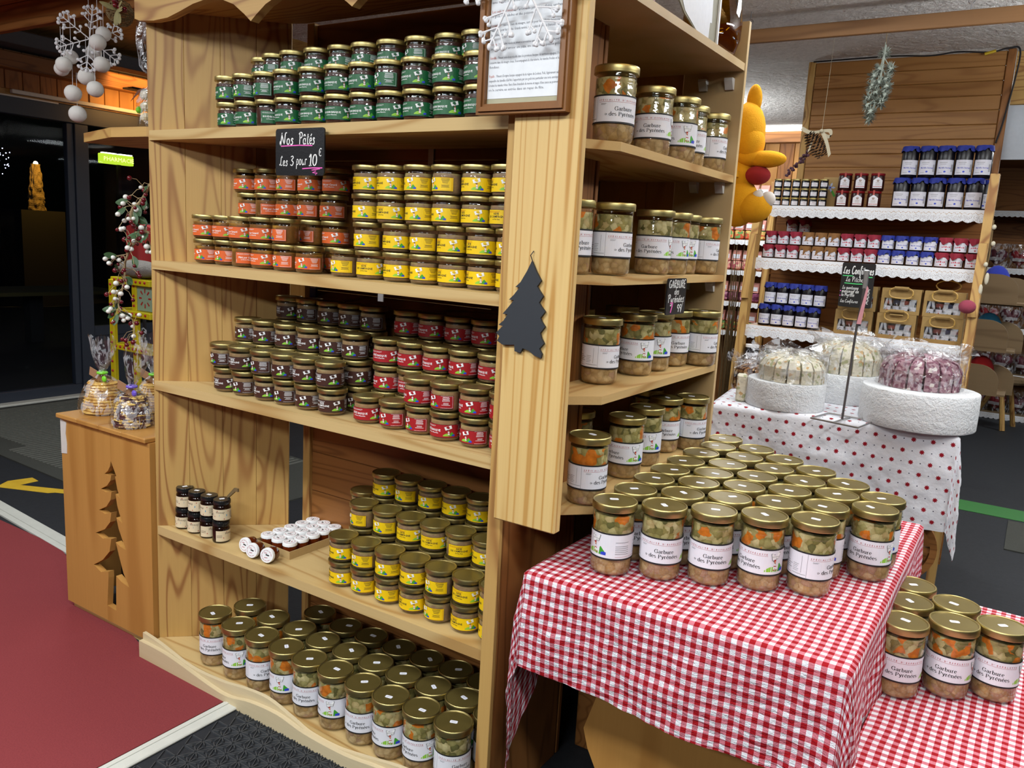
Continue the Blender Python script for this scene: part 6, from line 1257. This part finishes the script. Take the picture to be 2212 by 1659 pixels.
for r, z in enumerate((.06, .46, .92, 1.50, 2.05)):
    piece(hs, 'shelf', MB().box(-1.0, 9.4, z-.03, 1.5, 9.85, z), oldw); lace_strip(hs, -1.0, 1.5, 9.398, z, h=.06)
    if r == 4: continue
    for k in range(6):
        x = -.62+k*.19; t = thing('heart_cushion', f'bagged red heart cushion, {["lowest", "second", "third", "fourth"][r]} far shelf, {ORD[k]} from left', 'cushion', (x, 9.55, z+.0005), q.uniform(-.3, .3), 'bagged heart cushions on the far shelves')
        mb = MB()
        P = [(.016*16*math.sin(a)**3*.36, .105+.0062*(13*math.cos(a)-5*math.cos(2*a)-2*math.cos(3*a)-math.cos(4*a))) for a in [k_*2*PI/28 for k_ in range(28)]]
        n_ = len(P); zc = .10; vs = [(0, -.06, zc)]+[(p[0]*.7, -.05, zc+(p[1]-zc)*.7) for p in P]+[(p[0], 0, p[1]) for p in P]+[(p[0]*.7, .05, zc+(p[1]-zc)*.7) for p in P]+[(0, .06, zc)]
        fs = [(0, 1+(i+1) % n_, 1+i) for i in range(n_)]+[(1+i, 1+(i+1) % n_, 1+n_+(i+1) % n_, 1+n_+i) for i in range(n_)]+[(1+n_+i, 1+n_+(i+1) % n_, 1+2*n_+(i+1) % n_, 1+2*n_+i) for i in range(n_)]+[(1+2*n_+i, 1+2*n_+(i+1) % n_, 1+3*n_) for i in range(n_)]
        mb.add(vs, fs); mb.build('cushion', M_hc[0 if q.random() < .55 else 1], t, smooth=180)
        MB().box(-.05, -.066, .07, .05, -.0605, .10, bev=.002).build('white_band', M_hc[2], t)
        mb = MB(); mb.grid(lambda u, v: ((.105+.03*noise.noise(Vector((u*9, v*6, k+r))))*math.sin(u*6.2832), -(.075+.02*noise.noise(Vector((u*9, v*6, 7+k))))*math.cos(u*6.2832), .002+.235*v), 20, 6); mb.build('cellophane', M_cello, t)
o = MB().box(-.35, 5.65, .0, 3, 5.90, .003).build('floor_tape', plain('green_tape', hx('#2f6e30'), .6)); tag(o, 'green tape line across the black floor at the right', 'tape')
fm = MB()
for k in range(9): 
    o = MB().box(.02+k*.0, 5.0, .0, .9, 5.6, .006) if k == 0 else None
    if o: o = o.build('floor_grate', M_matg); tag(o, 'grey woven mat on the floor at the right edge', 'mat')
JARS={
'green bottom':[(-2.127,1.672,1.78,-42),(-2.038,1.666,1.78,-20),(-1.949,1.668,1.78,59),(-1.859,1.66,1.78,-18),(-1.756,1.66,1.78,-3),(-1.661,1.66,1.78,10),(-1.569,1.66,1.78,-9),(-1.476,1.66,1.78,-3),(-1.385,1.66,1.78,-22),(-1.288,1.66,1.78,-8),(-1.194,1.66,1.78,-12)],
'green middle':[(-2.135,1.672,1.856,-41),(-2.045,1.664,1.856,-65),(-1.956,1.664,1.856,-82),(-1.865,1.66,1.856,-11),(-1.763,1.66,1.856,-3),(-1.664,1.66,1.856,-4),(-1.575,1.66,1.856,-21),(-1.484,1.66,1.856,-81),(-1.393,1.66,1.856,-22),(-1.294,1.66,1.856,-28),(-1.198,1.66,1.856,-30)],
'green top':[(-2.12,1.793,1.932,-45),(-2.035,1.765,1.932,-91),(-1.946,1.755,1.932,-27),(-1.845,1.755,1.932,-17),(-1.749,1.755,1.932,-48),(-1.659,1.755,1.932,-44),(-1.564,1.755,1.932,-10),(-1.465,1.755,1.932,-88),(-1.368,1.759,1.932,-5),(-1.279,1.755,1.932,-84)],
'orange fb':[(-2.271,1.69,1.373,-50),(-2.179,1.696,1.373,-61),(-2.09,1.69,1.373,61),(-1.999,1.69,1.373,-14),(-1.9,1.69,1.373,-79),(-1.805,1.69,1.373,-50)],
'orange ft':[(-2.28,1.692,1.449,-16),(-2.191,1.698,1.449,-4),(-2.102,1.69,1.449,-4),(-2.006,1.69,1.449,-4),(-1.906,1.69,1.449,-97)],
'orange b0':[(-1.789,1.79,1.373,-100)],
'orange b1':[(-1.897,1.79,1.449,-98),(-1.8,1.79,1.449,-23)],
'orange b2':[(-2.189,1.796,1.525,-55),(-2.101,1.79,1.525,65),(-2.005,1.79,1.525,-35),(-1.91,1.79,1.525,-72),(-1.812,1.79,1.525,-50)],
'orange b3':[(-2.203,1.79,1.601,-32),(-2.104,1.79,1.601,-46),(-2.004,1.79,1.601,-72),(-1.908,1.79,1.601,-28),(-1.803,1.79,1.601,14)],
'yellow u0':[(-1.666,1.695,1.373,-74),(-1.568,1.695,1.373,15),(-1.468,1.695,1.373,-24),(-1.375,1.695,1.373,-48),(-1.282,1.695,1.373,-22),(-1.189,1.695,1.373,-35),(-1.1,1.695,1.373,-54)],
'yellow u1':[(-1.579,1.695,1.449,-59),(-1.473,1.695,1.449,-21),(-1.379,1.695,1.449,-65),(-1.287,1.695,1.449,-24),(-1.193,1.695,1.449,-19),(-1.103,1.695,1.449,-70)],
'yellow u2':[(-1.591,1.7,1.525,-42),(-1.502,1.7,1.525,-4),(-1.402,1.7,1.525,-48),(-1.313,1.7,1.525,-54),(-1.22,1.702,1.525,-23),(-1.131,1.7,1.525,-1)],
'yellow u3':[(-1.593,1.702,1.601,-21),(-1.504,1.7,1.601,-28),(-1.408,1.7,1.601,-61),(-1.315,1.7,1.601,-89),(-1.221,1.7,1.601,-31),(-1.129,1.7,1.601,-40)],
'brown A':[(-2.068,1.85,1.203,-8),(-1.974,1.85,1.203,-65),(-1.879,1.85,1.203,-45),(-1.788,1.85,1.203,-56),(-1.696,1.85,1.203,-61)],
'brown B':[(-2.167,1.764,1.127,-46),(-2.076,1.76,1.127,-29),(-1.972,1.76,1.127,-21),(-1.872,1.76,1.127,-6),(-1.775,1.76,1.127,-38),(-1.682,1.76,1.127,-42)],
'brown C':[(-2.17,1.672,1.051,-74),(-2.079,1.67,1.051,6),(-1.975,1.67,1.051,-74),(-1.882,1.67,1.051,-35),(-1.79,1.67,1.051,-16),(-1.693,1.67,1.051,-5)],
'brown D':[(-2.152,1.67,0.975,1),(-2.062,1.67,0.975,-61),(-1.96,1.67,0.975,-18),(-1.871,1.67,0.975,-67),(-1.779,1.67,0.975,-41),(-1.683,1.67,0.975,1)],
'brown Bm':[(-1.67,1.76,1.051,-10)],
'brown Bl':[(-1.659,1.76,0.975,-62)],
'red A':[(-1.558,1.85,1.203,-43),(-1.466,1.85,1.203,-16),(-1.37,1.85,1.203,-42),(-1.276,1.85,1.203,-32),(-1.183,1.85,1.203,-59)],
'red B':[(-1.556,1.76,1.127,5),(-1.464,1.76,1.127,-20),(-1.373,1.76,1.127,-16),(-1.282,1.76,1.127,-41),(-1.185,1.76,1.127,-22)],
'red Bm':[(-1.552,1.76,1.051,-39),(-1.461,1.76,1.051,15)],
'red C':[(-1.36,1.67,1.051,-50),(-1.269,1.67,1.051,-80),(-1.176,1.67,1.051,-47),(-1.081,1.67,1.051,-61)],
'red D':[(-1.542,1.67,0.975,7),(-1.445,1.67,0.975,-69),(-1.356,1.676,0.975,-83),(-1.267,1.67,0.975,-15),(-1.17,1.67,0.975,-65),(-1.078,1.67,0.975,4)],
'ylow A':[(-1.626,1.85,0.695,-26),(-1.535,1.85,0.695,-76),(-1.444,1.85,0.695,-61),(-1.354,1.85,0.695,-38),(-1.265,1.85,0.695,-41),(-1.173,1.85,0.695,-54)],
'ylow A2':[(-1.717,1.85,0.619,-22)],
'ylow B':[(-1.632,1.76,0.619,-95),(-1.539,1.76,0.619,-68),(-1.447,1.76,0.619,5),(-1.358,1.76,0.619,17),(-1.266,1.76,0.619,33),(-1.175,1.76,0.619,-41)],
'ylow C':[(-1.627,1.67,0.543,-32),(-1.537,1.67,0.543,-77),(-1.446,1.67,0.543,-56),(-1.354,1.67,0.543,-38),(-1.263,1.67,0.543,-82),(-1.172,1.672,0.543,2),(-1.083,1.67,0.543,-57)],
'ylow D':[(-1.627,1.67,0.467,-29),(-1.538,1.67,0.467,-63),(-1.445,1.67,0.467,-65),(-1.354,1.67,0.467,-22),(-1.264,1.67,0.467,-90),(-1.172,1.67,0.467,-11),(-1.081,1.67,0.467,-63)],
'G table':[(-0.778,1.701,0.733,-105),(-0.674,1.752,0.733,29),(-0.57,1.8,0.733,25),(-0.466,1.849,0.733,-26),(-0.363,1.898,0.733,81),(-0.266,2.09,0.733,-15),(-0.78,1.821,0.733,43),(-0.676,1.872,0.733,40),(-0.573,1.923,0.733,-3),(-0.468,1.97,0.733,43),(-0.366,2.022,0.733,-60),(-0.783,1.942,0.733,22),(-0.68,1.995,0.733,19),(-0.576,2.045,0.733,16),(-0.472,2.093,0.733,13),(-0.367,2.146,0.733,10),(-0.265,2.194,0.733,-53),(-0.785,2.058,0.733,3),(-0.681,2.111,0.733,97),(-0.578,2.166,0.733,-24),(-0.464,2.213,0.733,98),(-0.363,2.269,0.733,116),(-0.786,2.177,0.733,-3),(-0.682,2.231,0.733,49),(-0.564,2.282,0.733,13),(-0.464,2.345,0.733,-21),(-0.787,2.303,0.733,-32),(-0.67,2.35,0.733,-6),(-0.568,2.407,0.733,-64),(-0.775,2.422,0.733,-126),(-0.672,2.476,0.733,182),(-0.791,2.541,0.733,-3)],
'G crate':[(-0.171,2.237,0.513,4),(-0.165,2.117,0.513,-16),(-0.069,2.175,0.513,32),(-0.16,1.986,0.513,15),(-0.063,2.058,0.513,-3),(0.031,2.113,0.513,-6)],
'G bottom':[(-2.158,1.62,0.053,28),(-2.032,1.614,0.053,-28),(-1.917,1.613,0.053,70),(-1.802,1.61,0.053,-57),(-1.694,1.605,0.053,22),(-1.589,1.609,0.053,-55),(-1.475,1.605,0.053,23),(-1.37,1.605,0.053,-40),(-1.263,1.61,0.053,-12),(-1.154,1.611,0.053,61),(-1.046,1.624,0.053,58),(-2.113,1.726,0.053,203),(-1.984,1.716,0.053,137),(-1.861,1.718,0.053,193),(-1.746,1.71,0.053,5),(-1.633,1.713,0.053,220),(-1.523,1.711,0.053,-59),(-1.415,1.712,0.053,-20),(-1.307,1.716,0.053,-36),(-1.202,1.721,0.053,-29),(-1.894,1.838,0.053,28),(-1.759,1.823,0.053,192),(-1.648,1.826,0.053,-121),(-1.529,1.824,0.053,41),(-1.42,1.826,0.053,-99),(-1.312,1.83,0.053,201),(-1.204,1.827,0.053,39)],
'E1':[(-0.915,1.817,1.739,52),(-0.93,2.082,1.739,19),(-0.92,2.24,1.739,-33),(-0.944,2.38,1.739,32),(-0.929,2.525,1.739,95)],
'E2':[(-0.915,1.856,1.428,86),(-0.93,2.15,1.428,8),(-0.924,2.27,1.428,-13),(-0.945,2.4,1.428,-24),(-0.922,2.525,1.428,100),(-0.985,1.76,1.428,58)],
'E3':[(-0.971,1.939,1.137,97),(-0.962,2.163,1.137,-31),(-0.963,2.294,1.137,-37),(-0.961,2.44,1.137,41),(-0.899,2.527,1.137,95)],
'E4':[(-0.899,1.784,0.857,87),(-0.93,2.07,0.857,-21),(-0.944,2.238,0.857,-32),(-0.963,2.434,0.857,27),(-0.907,2.523,0.857,70)],
'E3b':[(-1.15,2.136,1.137,28),(-1.123,2.392,1.137,25)],
'E4b':[(-1.071,2.03,0.857,28),(-1.07,2.53,0.857,21)]}
HIDDEN={
'green':[(-2.12,1.793,1.78,-45),(-2.12,1.793,1.856,-32),(-2.035,1.765,1.78,-91),(-2.035,1.765,1.856,-78),(-1.946,1.755,1.78,-27),(-1.946,1.755,1.856,-14),(-1.845,1.755,1.78,-17),(-1.845,1.755,1.856,-4),(-1.749,1.755,1.78,-48),(-1.749,1.755,1.856,-35),(-1.659,1.755,1.78,-44),(-1.659,1.755,1.856,-31),(-1.564,1.755,1.78,-10),(-1.564,1.755,1.856,3),(-1.465,1.755,1.78,-88),(-1.465,1.755,1.856,-75),(-1.368,1.759,1.78,-5),(-1.368,1.759,1.856,8),(-1.279,1.755,1.78,-84),(-1.279,1.755,1.856,-71)],
'orange':[(-1.897,1.79,1.373,-98),(-2.189,1.796,1.373,-55),(-2.189,1.796,1.449,-42),(-2.101,1.79,1.373,65),(-2.101,1.79,1.449,78),(-2.005,1.79,1.373,-35),(-2.005,1.79,1.449,-22)],
'brown':[(-2.068,1.85,0.975,-8),(-2.068,1.85,1.051,5),(-2.068,1.85,1.127,18),(-1.974,1.85,0.975,-65),(-1.974,1.85,1.051,-52),(-1.974,1.85,1.127,-39),(-1.879,1.85,0.975,-45),(-1.879,1.85,1.051,-32),(-1.879,1.85,1.127,-19),(-1.788,1.85,0.975,-56),(-1.788,1.85,1.051,-43),(-1.788,1.85,1.127,-30),(-1.696,1.85,0.975,-61),(-1.696,1.85,1.051,-48),(-1.696,1.85,1.127,-35),(-2.167,1.764,0.975,-46),(-2.167,1.764,1.051,-33),(-2.076,1.76,0.975,-29),(-2.076,1.76,1.051,-16),(-1.972,1.76,0.975,-21),(-1.972,1.76,1.051,-8),(-1.872,1.76,0.975,-6),(-1.872,1.76,1.051,7),(-1.775,1.76,0.975,-38),(-1.775,1.76,1.051,-25)],
'red':[(-1.558,1.85,0.975,-43),(-1.558,1.85,1.051,-30),(-1.558,1.85,1.127,-17),(-1.466,1.85,0.975,-16),(-1.466,1.85,1.051,-3),(-1.466,1.85,1.127,10),(-1.37,1.85,0.975,-42),(-1.37,1.85,1.051,-29),(-1.37,1.85,1.127,-16),(-1.276,1.85,0.975,-32),(-1.276,1.85,1.051,-19),(-1.276,1.85,1.127,-6),(-1.183,1.85,0.975,-59),(-1.183,1.85,1.051,-46),(-1.183,1.85,1.127,-33),(-1.556,1.76,0.975,5),(-1.464,1.76,0.975,-20),(-1.373,1.76,1.051,-3),(-1.282,1.76,0.975,-41),(-1.282,1.76,1.051,-28),(-1.185,1.76,0.975,-22),(-1.185,1.76,1.051,-9)],
'ylow':[(-1.626,1.85,0.467,-26),(-1.626,1.85,0.543,-13),(-1.626,1.85,0.619,0),(-1.535,1.85,0.467,-76),(-1.535,1.85,0.543,-63),(-1.535,1.85,0.619,-50),(-1.444,1.85,0.467,-61),(-1.444,1.85,0.543,-48),(-1.444,1.85,0.619,-35),(-1.354,1.85,0.467,-38),(-1.354,1.85,0.543,-25),(-1.354,1.85,0.619,-12),(-1.265,1.85,0.467,-41),(-1.265,1.85,0.543,-28),(-1.265,1.85,0.619,-15),(-1.173,1.85,0.467,-54),(-1.173,1.85,0.543,-41),(-1.173,1.85,0.619,-28),(-1.717,1.85,0.467,-22),(-1.717,1.85,0.543,-9),(-1.632,1.76,0.467,-95),(-1.632,1.76,0.543,-82),(-1.539,1.76,0.467,-68),(-1.539,1.76,0.543,-55),(-1.447,1.76,0.467,5),(-1.447,1.76,0.543,18),(-1.358,1.76,0.467,17),(-1.358,1.76,0.543,30),(-1.266,1.76,0.467,33),(-1.266,1.76,0.543,46),(-1.175,1.76,0.467,-41),(-1.175,1.76,0.543,-28)]}
JARS['G bottom'][10] = (-1.092, 1.705, .053, 58); JARS['E2'][5] = (-.968, 1.745, 1.428, 58); JARS['E3'][0] = (-.966, 1.942, 1.137, 97)
CD = {'green': 'green', 'orange': 'orange', 'yellow': 'yellow', 'brown': 'brown', 'red': 'red', 'ylow': 'yellow'}
SHELF = {'green': 'on the top shelf', 'orange': 'on the second shelf', 'yellow': 'on the second shelf', 'brown': 'on the third shelf', 'red': 'on the third shelf', 'ylow': 'on the fourth shelf'}
ROWN = {'bottom': 'bottom row', 'middle': 'middle row', 'top': 'top row', 'fb': 'front lower row', 'ft': 'front upper row', 'b0': 'rear lowest row', 'b1': 'rear second row', 'b2': 'rear third row', 'b3': 'rear top row',
        'u0': 'lowest row', 'u1': 'second row up', 'u2': 'third row up', 'u3': 'topmost row', 'A': 'rearmost top row', 'A2': 'rear row behind others', 'B': 'middle stack top row', 'C': 'front stack upper row', 'D': 'front stack lower row',
        'Bm': 'middle stack second layer', 'Bl': 'middle stack lowest layer'}
for name, rows in JARS.items():
    k = name.split()[0]
    if k not in CD: continue
    c = CD[k]; rn = ROWN[name.split()[1]]; n = len(rows)
    for i, p in enumerate(rows):
        w = f'{nth(i, n)} from left' if n > 1 else 'the only one showing'
        if n > 2 and i == n-1: w = 'the rightmost one'
        small_jar(c, p, f'squat {c}-labelled jar {SHELF[k]}, {rn}, {w}', f'{c}-labelled pate jars {SHELF[k]}')
for k, rows in HIDDEN.items():
    for p in rows:
        small_jar(CD[k], p, f'squat {CD[k]}-labelled jar inside the stack {SHELF[k]}, mostly hidden by front rows', f'buried {CD[k]}-labelled jars {SHELF[k]}')
cols = sorted(set(round((p[0]+.78)/.104) for p in JARS['G table']))
cc = {}
for p in JARS['G table']: cc.setdefault(round((p[0]+.78)/.104), []).append(p)
for ci, c in enumerate(sorted(cc)):
    for ri, p in enumerate(sorted(cc[c], key=lambda q: q[1])):
        big_jar(p, f'tall garbure jar on the checked table, {nth(ci, len(cc))} column from left, {ORD[ri]} from front', 'garbure jars massed on the checked table')
for i, p in enumerate(JARS['G crate']):
    big_jar(p, 'tall garbure jar on low checked step, '+['alone at the very back', 'middle row left', 'middle row right', 'front row left', 'front row middle', 'front row at right frame edge'][i], 'garbure jars on the low checked step')
i = 0
for rn, n in (('front row', 11), ('middle row', 9), ('back row', 7)):
    for j in range(n):
        p = JARS['G bottom'][i]; i += 1
        big_jar(p, f'tall garbure jar on the lowest shelf, {rn}, {nth(j, n)} from left', 'garbure jars on the lowest shelf')
for s, nm in (('1', 'top'), ('2', 'second'), ('3', 'third'), ('4', 'lowest')):
    for j, p in enumerate(JARS['E'+s]):
        nn = 5
        w = f'{ORD[j]} from the near board' if j < 5 else 'half hidden behind the near board'
        big_jar(p, f'tall garbure jar on the {nm} side shelf, front row, {w}', 'garbure jars on the side shelves')
    for j, p in enumerate(JARS.get('E'+s+'b', [])):
        big_jar(p, f'tall garbure jar on the {nm} side shelf, back row, {ORD[j]} from near board', 'garbure jars on the side shelves')
